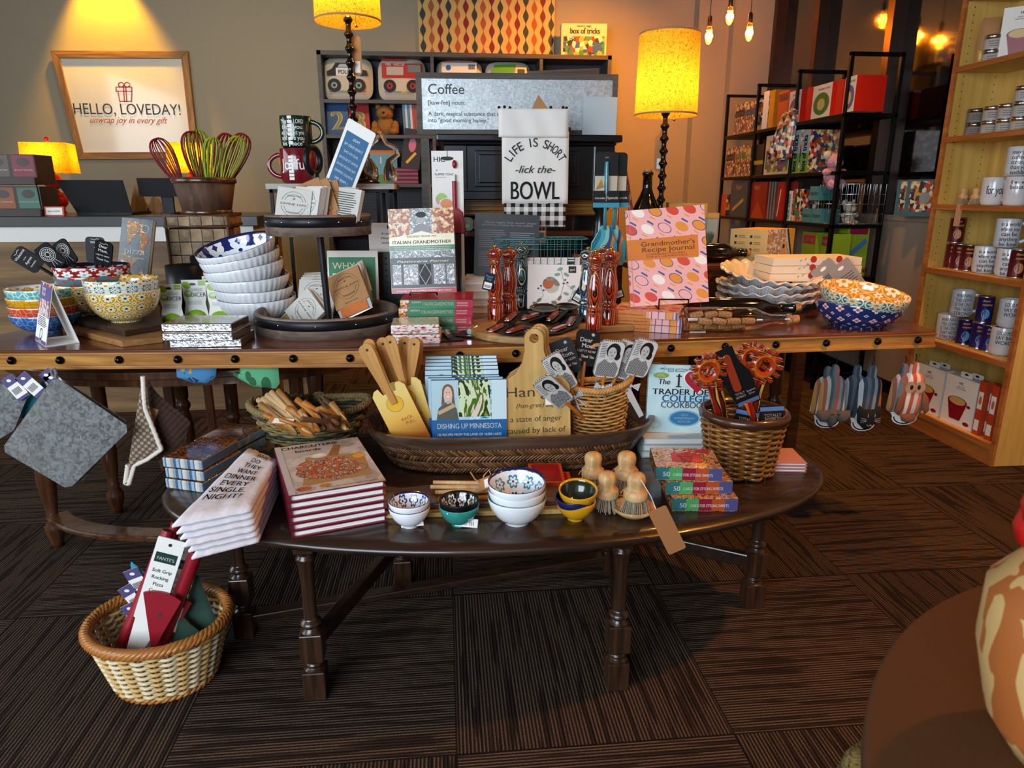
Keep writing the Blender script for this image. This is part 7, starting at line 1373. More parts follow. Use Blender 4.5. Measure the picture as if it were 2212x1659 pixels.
for k, (x, r_) in enumerate(((1585, 12), (1650, -3))):
    p = WY(x, 905, cyb - .035); card('server_package', ('left', 'right')[k] + ' black card with blue stripe low inside the cane basket', 'package', (p.x, p.y, ZT + zt_ - .055), (-20, r_, -4), .06, .07, .002, 'black_card', lambda b, w, h: b.r2(0, w, h * .8, h * .95, C('#4a6a9c', .4)).text('TOTALLY', w * .5, h * .6, .007, C('#9a8a7a')).text('BAMBOO', w * .5, h * .48, .007, C('#9a8a7a')), 'black cards inside the cane basket')
# --- pink books under the basket at right
for k in range(3): l = G(1655, 992, ZT); book(('bottom', 'middle', 'top')[k] + ' pink-covered slim book on the table right of the cane basket', (pc.x + rb + .004, pc.y - .02, ZT + .0085 * (k + 1)), (-90, 0, -8), .085, .11, .008, C('#b07a78', .4), None, 'slim pink books')
# --- small painted bowls
def tulip(bg, a_, b_, c_):
    def f(n):
        u, v = n.uv[:2]; x = (u * 9).fr() - .5; y = (v * 26).fr() - .5; r = (x * x + y * y).sqrt(); th = y.atan(x); d = ((th * 3).cos().abs() * .16 + .2); p = (r - d).abs().lt(.07); row = (v * 26).fl().mod(2)
        c = n.mix(p, bg, n.mix(row, a_, b_)); return n.mix(r.lt(.07), c, c_)
    return f
glz('white_tulip', tulip('#dfe2e6', '#1c3f80', '#2a86a0', '#10284c')); glz('black_daisy', tulip('#0c0d10', '#d8d8d4', '#b8946a', '#d0a830')); glz('aqua_daisy', lambda n: n.mix(n.vor(n.vec(n.uv[0] * 14, n.uv[1] * 40), 1, 1)[0].lt(.13), '#2f8a80', '#d8e4e0')); glz('yellow_bowl', lambda n: n.mix(n.vor(n.vec(n.uv[0] * 14, n.uv[1] * 40), 1, 1)[0].lt(.1), '#d0981a', '#e8e0c0')); glz('stripe_inside', lambda n: n.ramp(n.uv[1] * 11, [(.0, '#1a2018'), (.35, '#7a1418'), (.6, '#1c241c'), (.85, '#262c20')], True)); glz('white_dot', lambda n: n.mix(n.vor(n.vec(n.uv[0] * 9, n.uv[1] * 22), 1, 1)[0].lt(.12), '#e2e4e6', '#2a7a78'))
def pb(label, x, yb, r_, h_, k, nst, out, rim, inn, g, dz=.014, ti=0, dx=0):
    l = G(x, yb, ZT); s = mp(l); r = r_ * s; l.y += r * .5
    bowl('dip_bowl', label, 'bowl', (l.x + dx, l.y, ZT + k * dz), (ti, -ti, 17 * k), r, h_, out, rim, inn, g, .42, .7)
    if k == 0 and out in ('white_tulip', 'aqua_daisy'): return l
pb('small white bowl with price sticker, lower of the leftmost pair', 885, 1145, 45, .046, 0, 2, 'white_glaze', 'navy_glaze', 'white_tulip', 'leftmost pair of dip bowls'); pb('small white bowl painted inside with blue tulips, top of the leftmost pair', 885, 1145, 45, .046, 1, 2, 'white_glaze', 'navy_glaze', 'white_tulip', 'leftmost pair of dip bowls')
pb('small aqua bowl with white dots under the black one', 993, 1142, 44, .046, 0, 2, 'aqua_daisy', 'aqua_daisy', 'aqua_daisy', 'black and aqua pair'); pb('small black bowl painted with white daisies on the aqua bowl', 993, 1142, 43, .046, 1, 2, 'black_card', 'black_card', 'black_daisy', 'black and aqua pair')
pb('larger white bowl with green rim and dots, lowest of three', 1120, 1142, 64, .062, 0, 3, 'white_dot', C('#3f7a6c', .15), 'white_glaze', 'three larger white bowls', .019); pb('larger white bowl with blue rim, middle of three', 1120, 1142, 63, .062, 1, 3, 'white_glaze', 'navy_glaze', 'white_glaze', 'three larger white bowls', .019); pb('larger white bowl painted inside with blue flowers, top of three', 1120, 1142, 63, .062, 2, 3, 'white_glaze', 'navy_glaze', 'white_tulip', 'three larger white bowls', .019, 3)
pb('small yellow bowl with white dots, lowest of three', 1247, 1130, 43, .045, 0, 3, 'yellow_bowl', 'yellow_bowl', 'yellow_bowl', 'yellow and navy trio'); pb('small navy bowl between the two yellow bowls', 1247, 1130, 43, .045, 1, 3, 'navy_glaze', 'navy_glaze', 'navy_glaze', 'yellow and navy trio', .013, 3, -.003); pb('small yellow bowl with black and red stripes inside, tilted on top', 1247, 1130, 42, .045, 2, 3, 'yellow_bowl', 'yellow_bowl', 'stripe_inside', 'yellow and navy trio', .015, 7, .004)
for x, y in ((890, 1132), (1008, 1133)): l = G(x, y + 8, ZT); p = WY(x, y, l.y - .004); tag(B().at(rx=-24).box(-.024, .024, 0, .0008, -.009, .009, 'card_white').text('||||| |||', 0, -.003, .006, 'ink', .03).obj('price_sticker', None, p + Vector((0, .008, 0)), (0, 6 * (-1 if x < 900 else 1), -4)), 'white barcode sticker on the ' + ('leftmost small white bowl' if x < 900 else 'aqua bowl'), 'sticker')
# --- boards, spoons, red boxes behind the bowls
M('live_edge', '#4a2c18', .4, coat=.3, pat=wood('#2e1a0e', '#6a4224', 0, 1))
l = G(1020, 1118, ZT); o = B(); pts = [(-.24, .0), (.24, .005), (.25, .07), (.1, .10), (.02, .085), (-.08, .11), (-.15, .095), (-.22, .12), (-.26, .06)]
n = len(pts); o.add([(x, y, z) for z in (0, .014) for x, y in pts], [tuple(range(n))[::-1], tuple(range(n, 2 * n))] + [(i, (i + 1) % n, (i + 1) % n + n, i + n) for i in range(n)], 'live_edge'); tag(o.obj('serving_board', None, (l.x - .015, l.y + .02, ZT + .012), (0, 0, -2), bev=.003), 'dark live-edge wooden board behind the small bowls', 'board')
tag(B().box(-.22, .24, -.03, .06, 0, .011, 'bamboo_board').obj('serving_board', None, (l.x + .01, l.y + .035, ZT), (0, 0, -2), bev=.002), 'pale bamboo board under the dark live-edge board', 'board')
zs2 = ZT + .027
for k, (x0, y0, x1, y1, dz) in enumerate(((936, 1042, 1050, 1048, .012), (930, 1052, 1045, 1056, .01), (940, 1064, 1040, 1060, .004))):
    p0 = G(x0, y0, zs2 + dz); p1 = G(x1 + 60, y1 - 2, zs2 + dz); tag(B().tube([p0, p0.lerp(p1, .5), p1], [.005, .0062, .0048], 'pale_wood', 8).obj('wooden_dowel', None), ('top', 'middle', 'lowest')[k] + ' pale wooden spoon handle tied in a bundle behind the bowls', 'spoon', 'pale handles tied in a bundle')
p0 = G(945, 1083, zs2); p1 = G(1120, 1070, zs2); spoon('honey-brown flat wooden spatula lying behind the black bowl', p1, p0, .024, 'honey_wood', 1, None)
p = G(1045, 1045, zs2 + .02); tag(B().tube([(-.03, 0, .03), (-.02, 0, .012), (0, -.002, 0), (.02, 0, .014), (.012, 0, .034), (0, 0, .02), (0, .004, 0)], .0018, 'kraft', 5).obj('twine_bow', None, p), 'twine bow around the pale handles', 'twine')
card('paper_tag', 'kraft paper tag with barcode on the bundled handles', 'tag', G(1035, 1062, zs2 + .012), (-62, -24, -10), .05, .035, .001, 'kraft', lambda b, w, h: b.r2(w * .3, w, h * .1, h * .8, 'card_white'))
for k in range(2):
    l = G(1150 + 18 * k, 1088, ZT); w_ = 78 * mp(l); b = B().box(0, w_, 0, .12, 0, .016, C('#b84a1c', .4)); b.at(0, 0, .0165, rx=-90).r2(.008, w_ - .008, .008, .112, C('#8a1018', .4)); b.at()
    tag(b.obj('red_box', None, (l.x, l.y + .03 + .012 * (1 - k), ZT + .018 * (1 - k)), (0, 0, -4)), ('upper red flat box with an orange frame, behind the bowls', 'lower red flat box with an orange frame, right of the upper one')[k], 'box', 'red flat boxes')
# --- dish brushes
M('brush_wood', '#c09a62', .45, pat=wood('#a87f46', '#d4b484', 2, 1.6)); M('bristle', '#9c8a70', .8, pat=lambda n: n.mix(n.noise(n.sc(300, 300, 300), 1, 1), '#5a4a3a', '#c8b89a')); M('brush_stamp', '#3a2c20', .6)
def brush(label, x, yb, yt, z0, at=None):
    l = at or G(x, yb, z0) + Vector((0, .03, 0)); h = max(WY(x, yt, l.y).z - z0, .07) if not at else .075; r = h * .27; o = thing('dish_brush', label, 'brush', l, rnd.uniform(-40, 40), 'round wooden dish brushes')
    B().lathe([(.0001, h * .36), (r * 1.02, h * .36), (r * 1.08, h * .4), (r * 1.05, h * .56), (r * .85, h * .6), (r * .72, h * .66), (r * .8, h * .76), (r * .84, h * .86), (r * .74, h * .95), (r * .5, h), (.0001, h)], 'brush_wood', 28).obj('handle', o)
    b = B(); q = random.Random(int(x))
    for k in range(130):
        a = q.uniform(0, 2 * PI); rr_ = r * .95 * math.sqrt(q.random()); sp = 1.42; b.tube([(rr_ * cos(a), rr_ * sin(a), h * .38), (rr_ * sp * cos(a), rr_ * sp * sin(a), .002 + .004 * q.random())], [.0012, .0009], 'bristle', 4)
    b.obj('bristles', o)['kind'] = 'stuff'
    B().tube([(r * .82 * cos(a), r * .82 * sin(a), h * (.6 + .03 * sin(a))) for a in [2 * PI * k / 20 for k in range(20)]], .0018, 'kraft', 5, True).tube([(-r * .8, 0, h * .6), (-r * 1.2, 0, h * .5), (-r * 1.35, 0, h * .42)], .0015, 'kraft', 5).obj('twine', o); return o
brush('dish brush, back left one of the four', 1285, 1068, 978, ZT + .0); brush('dish brush, back right one of the four', 1358, 1072, 977, ZT + .01); brush('dish brush, front left one of the four', 1316, 1114, 1020, ZT)
lq = G(1380, 1130, ZT); tag(B().lathe([(.0001, 0), (.03, 0), (.046, .012), (.048, .02), (.043, .018), (.028, .01), (.0001, .01)], 'brush_wood', 36).obj('brush_dish', None, (lq.x, lq.y + .046, ZT)), 'small wooden dish under the front right brush', 'dish', 'wooden brush dishes'); lq2 = G(1358, 1082, ZT); tag(B().lathe([(.0001, 0), (.03, 0), (.043, .01), (.045, .016), (.04, .014), (.028, .008), (.0001, .008)], 'brush_wood', 36).obj('brush_dish', None, (lq2.x, lq2.y + .04, ZT)), 'small wooden dish under the back right brush', 'dish', 'wooden brush dishes')
brush('dish brush, front right one standing in a wooden dish, stamped on top', 1379, 1120, 1022, ZT + .012)
x_ = G(1440, 1120, ZT).x; ye = OY - OB * math.sqrt(1 - ((x_ - OX) / OA) ** 2) - .012; p0 = WY(1417, 1100, ye); lt = thing('swing_tag', 'large brown cardboard tag hanging over the table edge from a brush', 'tag', p0); e = WY(1462, 1192, ye) - p0; L = e.length
b = B(); m_ = frame((0, 0, 0), (1, -.1, .3), (-e.x, -e.y, -e.z)); b.at(m_ @ Matrix.Translation((0, 0, -L))).ext(rr(-.018, .022, 0, L, .005), 0, .001, C('#a2683a', .7)).obj('card', lt)
B().tube([(0, 0, 0), (-.006, .02, .02), (-.02, .05, .045)], .0008, 'card_white', 4).obj('string', lt)
# ================= back wall, counter, shelves =================
# framed galvanised coffee sign on the hutch
M('zinc', '#aab2b4', .42, .55, pat=lambda n: n.mix(n.noise(n.sc(60, 60, 60), 1, 5, 2), '#5f6a6c', '#e8eef0')); M('grey_frame', '#4a4540', .6, pat=wood('#38342f', '#625c55', 0, 1)); M('brown_frame', '#5a4434', .55, pat=wood('#43322a', '#75604c', 0, 1))
sy = HY + .06; a = WY(897, 156, sy); c = WY(1328, 289, sy); sw = c.x - a.x; sh = a.z - hz - .001; t = thing('coffee_sign', 'galvanised metal sign in grey wood frame reading Coffee on the black hutch', 'sign', (a.x, sy, hz + .001), -2); fw = .021
B().box(fw, sw - fw, .006, .01, fw, sh - fw, 'zinc').obj('metal_sheet', t)
b = B().box(0, sw, 0, .02, 0, fw, 'grey_frame').box(0, sw, 0, .02, sh - fw, sh, 'grey_frame').box(0, fw, 0, .02, fw, sh - fw, 'grey_frame').box(sw - fw, sw, 0, .02, fw, sh - fw, 'grey_frame').obj('frame', t)
b = B(); k = C('#33383a')
for tx, px, py, hh in (('Coffee', 925, 203, .037), ('[kaw-fee] noun:', 925, 226, .016), ('A dark, magical substance that turns "leave me alone"', 925, 250, .015), ('into "good morning honey."', 925, 264, .015)): q = WY(px, py, sy); b.text(tx, q.x - a.x, q.z - hz, hh, k, al='l', y=.004)
b.obj('lettering', t)
q = WY(1258, 286, HY - .0); s = mp(q); card('plaque', 'plain pale blue square plaque standing on the right of the hutch ledge', 'plaque', (q.x, HY + .0, hz + .001), (-3, 1, -4), 73 * s, 78 * s, .012, C('#a9bcc4', .6), None)
q = WY(1148, 154, HY + .12); s = mp(q); t = thing('framed_board', 'brown wooden frame leaning behind the coffee sign', 'frame', (q.x, HY + .16, hz + .001), (-8, -2.5, -4)); w_ = 160 * s; h_ = sh + .035
b = B().box(0, w_, 0, .02, 0, .03, 'brown_frame').box(0, w_, 0, .02, h_ - .03, h_, 'brown_frame').box(0, .03, 0, .02, .03, h_ - .03, 'brown_frame').box(w_ - .03, w_, 0, .02, .03, h_ - .03, 'brown_frame').obj('frame', t); B().box(.03, w_ - .03, .01, .014, .03, h_ - .03, C('#b4b8b4')).obj('backing', t)
for k_, (x, tp) in enumerate(((905, .02), (917, 0), (929, -.02))):
    p = WY(x, 292, HY - .06); tag(B().box(-.013, .013, 0, .02, 0, hz - .02, 'grey_frame' if k_ == 0 else C('#5c5234')).obj('easel_slat', None, (p.x + (.0), HY - .03 + .001 * k_, 0), (0, tp * 40, 0)), ('left', 'middle', 'right')[k_] + ' olive wooden slat of the folded easel left of the hutch', 'slat', 'easel slats')
for k_, (x, c_) in enumerate(((1008, '#6a8a80'), (1036, '#8a5048'), (1066, '#7a3028'))): p = WY(x, 452, HY + .03); tag(B().ext(rr(-.028, .028, 0, .055, .022), 0, .006, C(c_)).e2(0, .02, .012, .008, C('#a8b078')).e2(.01, .04, .006, .006, C('#c88a50')).obj('round_tin', None, (p.x, HY + .03, 1.001)), ('green-grey', 'dusty red', 'dark red')[k_] + ' small patterned tin on the upper hutch shelf', 'tin')
for k_, (x, w_, h_, c_) in enumerate(((1040, .16, .14, '#b07a3c'), (1185, .09, .2, '#8c9a58'), (1255, .05, .26, '#b8501c'))): p = WY(x, 500, HY + .03); tag(B().box(-w_ / 2, w_ / 2, 0, .06, 0, h_, C(c_)).r2(-w_ * .4, w_ * .4, h_ * .3, h_ * .7, C('#c8b890')).obj('goods_box', None, (p.x, HY + .03, .641)), ('kraft', 'olive green', 'orange')[k_] + ' box on the lower hutch shelf', 'box')
# retro pattern panel
def ogee(n):
    x, y, z = n.ob; P = .134; fx = x / (P / 2); col = fx.fl(); u = fx.fr() - .5; odd = col.mod(2); v = (z / .113 + odd * .5); vv = v.fr(); cellv = v.fl() + 0
    wv_ = ((vv * 2 * PI).cos()) * -.5 + .5; half = (wv_ * .3 + .1); line = (u.abs() - half - .035).abs().lt(.0)
    drop = u.abs().lt(half - .06); k = (col.mod(3) / 3 + .01); c = n.pal(k, ['#2e3430', '#a8521c', '#7c1414']); return n.mix(drop, '#cfae62', c)
M('ogee_print', '#c8a860', .6, pat=ogee); p0 = WY(906, 116, YB - .03); p1 = WY(1197, 116, YB - .03)
tag(B().box(0, p1.x - p0.x, 0, .025, 0, .62, 'ogee_print').obj('wall_art', None, (p0.x, YB - .028, p0.z)), 'retro drop-pattern panel in cream, red, orange and charcoal on the wall', 'wall art')
M('toy_print', rough=.3, coat=.3, pat=cells(['#c8352a', '#e0a830', '#2c5c9a', '#e6dcc0', '#2a2a2a', '#3f8a4a'], 34)); M('toy_fine', rough=.3, coat=.3, pat=cells(['#b8352a', '#c89030', '#2c3c5a', '#d6ccb0', '#2a2a2a', '#8a5a2a'], 60))
p = WY(1212, 114, 5.8); s = mp(p)
def tricks(b, w, h):
    b.r2(0, w, 0, h, C('#d8c8a0', .4), -.0006).r2(w * .04, w * .96, h * .06, h * .62, 'toy_print', -.0009).text('box of tricks', w * .52, h * .7, h * .17, C('#1e2430'), w * .66, y=-.003, bold=.05).text("marvin's magic", w * .5, h * .9, h * .06, 'ink', w * .32, y=-.003, bold=.02).text('150', w * .25, h * .48, h * .1, 'ink', y=-.003, bold=.03)
card('toy_box', 'colourful magic trick game box standing on top of the cubby unit', 'box', (p.x, 5.8, gz + .001), (0, 0, -3), 98 * s, 66 * s, .08, C('#c8b890'), tricks)
# pillows
M('pillow_cotton', '#cfc4b0', .9, bump=lambda n: n.noise(n.sc(9, 9, 9), 1, 3), bs=.3, bd=.02)
def pillow(label, x0, x1, y0, y1, zf, art):
    p = WY((x0 + x1) / 2, y1, 5.78); s = mp(p); w = (x1 - x0) * s; h = (y1 - y0) * s * .94; t = thing('pillow', label, 'pillow', (p.x, 5.80, zf), (-9, 0, -2), 'truck-print throw pillows')
    o = []
    for i in range(40): a = 2 * PI * i / 40; c, q = cos(a), sin(a); o.append((w / 2 * abs(c) ** .45 * (1 if c > 0 else -1), h / 2 + h / 2 * abs(q) ** .45 * (1 if q > 0 else -1)))
    B().puff(o, .13, 'pillow_cotton', 6).obj('cushion', t); b = B(); art(b, w, h); b.obj('print', t)
Yp = -.0665
def wheels(b, w, h, rim):
    for x in (-.24, .24): b.e2(w * x, h * .3, w * .13, w * .13, 'ink', Yp - .001).e2(w * x, h * .3, w * .06, w * .06, C(rim), Yp - .002).e2(w * x, h * .3, w * .03, w * .03, 'ink', Yp - .003)
    for i, c_ in enumerate(('#8a7aa8', '#5a8ab0', '#5a9a50', '#c8a838', '#c8662a', '#b83a28')): b.r2(w * (-.36 + .12 * i), w * (-.24 + .12 * i), h * .15, h * .18, C(c_), Yp)
def police(b, w, h):
    b.p2([(-w * .38, h * .62), (-w * .28, h * .68), (-w * .2, h * .82), (w * .12, h * .82), (w * .2, h * .7), (w * .4, h * .64), (w * .42, h * .52), (-w * .38, h * .52)], 'ink', Yp).r2(-w * .2, w * .2, h * .52, h * .7, 'card_white', Yp - .001).text('POLICE', 0, h * .56, .03, 'ink', w * .3, y=Yp - .003, bold=.02).p2([(-w * .17, h * .71), (-w * .12, h * .79), (w * .08, h * .79), (w * .12, h * .71)], C('#a8b4ba'), Yp - .001); wheels(b, w, h, '#8aa0aa')
def fire(b, w, h):
    b.r2(-w * .4, w * .42, h * .48, h * .82, C('#b01c1c'), Yp).r2(-w * .4, w * .1, h * .88, h * .92, C('#b01c1c'), Yp).r2(-w * .3, w * .05, h * .55, h * .74, C('#b8b0a8'), Yp - .001).r2(w * .14, w * .4, h * .62, h * .78, C('#6a7a80'), Yp - .001).text('FIRE - RESCUE', -w * .12, h * .765, .016, 'card_white', y=Yp - .003); wheels(b, w, h, '#b01c1c')
def amb(b, w, h): b.r2(-w * .36, w * .38, h * .6, h * .88, 'card_white', Yp).r2(-w * .36, w * .38, h * .88, h * .9, C('#b83a28'), Yp).r2(-w * .36, w * .38, h * .56, h * .62, C('#b83a28'), Yp).r2(w * .2, w * .34, h * .72, h * .84, C('#6a7a80'), Yp - .001).e2(-w * .22, h * .76, .02, .02, C('#2c6a9a'), Yp - .001); wheels(b, w, h, '#999999')
def green(b, w, h): b.p2([(-w * .4, h * .6), (-w * .3, h * .86), (w * .14, h * .88), (w * .14, h * .6)], C('#4f9a28'), Yp).r2(w * .16, w * .4, h * .6, h * .8, C('#d8c89a'), Yp).r2(w * .2, w * .36, h * .66, h * .76, C('#3a3a30'), Yp - .001); wheels(b, w, h, '#4f9a28')
pillow('cream pillow with a black and white police monster truck', 698, 806, 119, 214, g1, police); pillow('cream pillow with a red fire rescue monster truck', 818, 920, 119, 214, g1, fire); pillow('cream pillow with an ambulance, top showing above the coffee sign', 942, 1043, 122, 214, g1, amb); pillow('cream pillow with a green truck, top showing above the coffee sign', 1049, 1147, 124, 214, g1, green)
# second row of the cubby
for k_, (x, c_, tx) in enumerate(((703, '#1c4a80', '2'), (748, '#a01a20', '3'))): p = WY(x, 288, 5.76); s = mp(p); card('picture_book', ('blue', 'red')[k_] + ' picture book with a big numeral %s in the cubby' % tx, 'book', (p.x, 5.76 + .02 * k_, g2 + .001), (-8, -3, 0), 52 * s, 63 * s, .012, C(c_, .3), lambda b, w, h, tx=tx: b.text(tx, w * .55, h * .15, h * .6, C('#b8b070', .4), w * .55, y=-.002, bold=.04))
M('bear_fur', '#9a6a34', .95, bump=grain(90, 4), bs=1, bd=.01); p = WY(833, 289, 5.74); s = mp(p); t = thing('teddy_bear', 'small golden-brown teddy bear sitting in the cubby', 'toy', (p.x, 5.80, g2), -6); b = B(); u = s
b.ball(0, 0, 20 * u, 20 * u, 15 * u, 21 * u, 'bear_fur').ball(0, -.01, 46 * u, 19 * u, 16 * u, 16 * u, 'bear_fur').ball(0, -17 * u, 42 * u, 9 * u, 7 * u, 7 * u, 'bear_fur')
for sx in (-1, 1): b.ball(sx * 15 * u, 0, 59 * u, 6 * u, 4 * u, 6 * u, 'bear_fur').ball(sx * 22 * u, -8 * u, 18 * u, 8 * u, 9 * u, 13 * u, 'bear_fur').ball(sx * 20 * u, -16 * u, 8 * u, 11 * u, 14 * u, 8 * u, 'bear_fur')
b.obj('body', t); B().ball(0, -24 * u, 45 * u, 3 * u, 2 * u, 2.4 * u, 'ink').ball(-7 * u, -15 * u, 50 * u, 1.6 * u, 1.6 * u, 1.6 * u, 'ink').ball(7 * u, -15 * u, 50 * u, 1.6 * u, 1.6 * u, 1.6 * u, 'ink').obj('face', t)
for k_ in range(6): p = WY(873 + 5.2 * k_, 289, 5.74); tag(B().box(0, .017, 0, .15, 0, 62 * s, 'card_white' if k_ == 9 else C(('#4a7aa8', '#b8c8d4', '#4a7aa8', '#b8c8d4', '#a83a30', '#8a4a40')[k_])).obj('picture_book', None, (p.x, 5.74, g2 + .001), (0, -2, 0)), 'thin upright picture book %s in the row right of the bear' % ('leftmost', 'second', 'third', 'fourth', 'fifth', 'last')[k_], 'book', 'upright books right of the bear')
z3 = g2 - .36; p = WY(800, 380, 5.74); s = mp(p); card('picture_book', 'blue and orange scenic picture book on the third cubby row', 'book', (p.x, 5.76, z3 + .001), (-6, 0, 0), 58 * s, 70 * s, .01, C('#4a8aa8', .3), lambda b, w, h: b.r2(0, w, h * .88, h, C('#b8702a')).p2([(0, 0), (w, 0), (w, h * .2), (w * .5, h * .3), (0, h * .2)], C('#4a7a3a')).text('1', w * .4, h * .6, h * .2, 'card_white', y=-.002))
M('pink_stripe', rough=.5, pat=lambda n: n.mix((n.ob[2] * 55).fr().lt(.5), '#a83a70', '#3a1c2c'))
for k_ in range(4): p = WY(848, 388, 5.6); tag(B().box(0, .19, 0, .1, 0, .028, 'pink_stripe').obj('stationery_box', None, (p.x, 5.72, z3 + .001 + .03 * k_)), ('bottom', 'second', 'third', 'top')[k_] + ' pink striped notebook set in the cubby pile', 'box', 'pink striped sets')
p = WY(864, 356, 5.6); s = mp(p); card('notebook', 'black spiral notebook with pink unicorn drawing left of the hutch', 'book', (p.x, 5.715, z3 + .123), (-4, 8, 0), 40 * s, 84 * s, .01, C('#241c20'), lambda b, w, h: b.e2(w * .5, h * .6, w * .2, h * .18, C('#b86a90')).l2([(w * .3, h * .15), (w * .7, h * .4)], .02, C('#c8a838')))
# --- wall sign
M('sign_white', '#dad6ca', .12, coat=1); M('sign_wood', '#a06a2c', .5, pat=wood('#6a4a24', '#b8853c', 0, 1)); M('sign_wood_v', '#a06a2c', .5, pat=wood('#6a4a24', '#b8853c', 2, 1))
Q = [WY(*q, YB - .03) for q in ((168, 345), (430, 343), (405, 110), (109, 109))]; o = Q[0]; cc = (Q[0] + Q[1] + Q[2] + Q[3]) / 4
t = thing('shop_sign', 'wood-framed white shop sign with gift drawing on the left back wall', 'sign', (Q[0].x, YB - .035, Q[0].z)); L = [(q.x - o.x, q.z - o.z) for q in Q]
def inset(k): cx, cz = cc.x - o.x, cc.z - o.z; return [(cx + (x - cx) * (1 - k * 1), cz + (z - cz) * (1 - k * 1.25)) for x, z in L]
I = inset(.11); B().ext(inset(.05), .012, .02, 'sign_white').obj('board', t)
for i, m in ((0, 'sign_wood'), (1, 'sign_wood_v'), (2, 'sign_wood'), (3, 'sign_wood_v')): j = (i + 1) % 4; B().ext([L[i], L[j], I[j], I[i]], 0, .02, m).obj('frame_rail', t, bev=.003)
b = B()
def sp(px, py): q = WY(px, py, YB - .03); return (q.x - o.x, q.z - o.z)
for tx, x0, x1, yb, hh, c_, sh_ in (('HELLO, LOVEDAY!', 160, 390, 246, .078, C('#26303a'), 0), ('unwrap joy in every gift', 194, 362, 265, .045, C('#b04a20'), .5)): A_ = sp(x0, yb); b.text(tx, A_[0], A_[1], hh, c_, sp(x1, yb)[0] - A_[0], al='l', y=.009, shear=sh_)
r_ = C('#b83018'); gp = lambda *p: b.l2([sp(x, y) for x, y in p], .007, r_, .009)
gp((250, 188), (284, 188), (284, 197), (250, 197), (250, 188)); gp((254, 197), (258, 219), (283, 219), (284, 197)); gp((266, 188), (268, 219)); gp((271, 188), (273, 219)); gp(*[(261 + 6 * cos(a), 183 + 5 * sin(a)) for a in [k * .6 for k in range(11)]]); gp(*[(274 + 6 * cos(a), 183 + 5 * sin(a)) for a in [k * .6 for k in range(11)]]); b.obj('lettering', t)
# --- on the counter
shadem('square_shade', '#ffc030'); CY = 4.35
def desk_lamp(label, x0, x1, ys0, ys1, xc):
    p = WY(xc, 455, CY); s = mp(p); t = thing('desk_lamp', label, 'lamp', (p.x, CY, ct + .001), 0, 'red desk lamps'); z0 = WY(xc, ys1, CY).z - ct; z1 = WY(xc, ys0, CY).z - ct; r = (x1 - x0) * s / 2 * 1.3; zs = z0
    pr = [(.0001, 0), (.04, 0), (.045, .01), (.025, .02)]; zz = .02
    for rr_, hh in ((.062, .11), (.05, .09), (.035, .07)):
        for k in range(1, 8): a = PI * k / 8; pr.append((max(.014, rr_ * sin(a)), zz + hh * (1 - cos(a)) / 2))
        zz += hh
    pr += [(.014, zz), (.014, zs + .02), (.0001, zs + .02)]; B().lathe(pr, C('#c02010', .15), 24).obj('base', t)
    b = B()
    for k in range(4): a, c_ = R(45 + 90 * k + 8), R(135 + 90 * k + 8); b.add([(r * 1.06 * cos(a), r * .8 * sin(a), z0), (r * 1.06 * cos(c_), r * .8 * sin(c_), z0), (r * cos(c_), r * .75 * sin(c_), z1), (r * cos(a), r * .75 * sin(a), z1)], [(0, 1, 2, 3)], 'square_shade')
    b.obj('lamp_shade', t); B().ball(0, 0, (z0 + z1) / 2, .03, .03, .04, 'bulb_glow').obj('bulb', t); B().ball(0, 0, z1 + .02, .012, .012, .015, C('#c02010', .15)).tube([(0, 0, z0), (0, 0, z1 + .02)], .004, 'brass', 5).obj('finial', t)
    light('lamp_bulb_light', 'POINT', (p.x, CY, ct + (z0 + z1) / 2), 2.2, (1, .6, .1), r=.03)
desk_lamp('red bulbous desk lamp with square yellow shade, left on the counter', 66, 162, 310, 374, 126); desk_lamp('red desk lamp behind the whisks, only its yellow shade showing', 380, 470, 310, 374, 425)
p = WY(172, 470, 4.0); s = mp(p); t = thing('laptop', 'open black laptop seen from behind on the counter', 'laptop', (p.x, 3.98, ct + .001), 0); B().box(0, 112 * s, 0, .26, 0, .015, 'black_card').obj('base', t); B().ext([(0, 0), (112 * s, 0), (106 * s, 68 * s), (-28 * s, 68 * s)], 0, .008, 'black_card').obj('lid', t, (0, 0, .012), (8, 0, 0))
p = WY(362, 465, 4.05); s = mp(p); t = thing('tablet_stand', 'black point-of-sale tablet stand seen from behind', 'register', (p.x, 4.05, ct + .001)); B().box(-14 * s, 14 * s, 0, .1, 0, .012, 'black_card').box(-12 * s, 12 * s, .02, .04, .01, 70 * s, 'black_card').obj('stand', t); B().box(-50 * s, 36 * s, 0, .012, 38 * s, 76 * s, 'black_card').obj('tablet', t, (0, 0, 0), (8, 0, 0))
for k_, (x, h_) in enumerate(((303, 66), (338, 40))): p = WY(x, 465, 4.3); s = mp(p); h = h_ * s; pts = [(0, h)]; [pts.extend([(.011 + .009 * i, h * (1 - i / 6) - .012), (.005 + .009 * i, h * (1 - i / 6) - .006)]) for i in range(1, 6)]; pts += [(.05, 0)]; tag(B().ext(pts + [(-x_, z_) for x_, z_ in pts[1:]][::-1], 0, .02, 'olive_wood').obj('wooden_tree', None, (p.x, 4.3, ct + .001)), ('taller', 'shorter')[k_] + ' cut-out wooden tree on the counter behind the tablet', 'ornament', 'cut-out wooden trees')
p = WY(98, 462, 4.1); s = mp(p); tag(B().lathe([(.0001, 0), (12 * s, 0), (16 * s, 33 * s), (15 * s, 33 * s), (11 * s, .004), (.0001, .004)], C('#a8122c', .3), 24).obj('cup', None, (p.x, 4.1, ct + .001)), 'crimson tumbler beside the red lamp', 'cup')
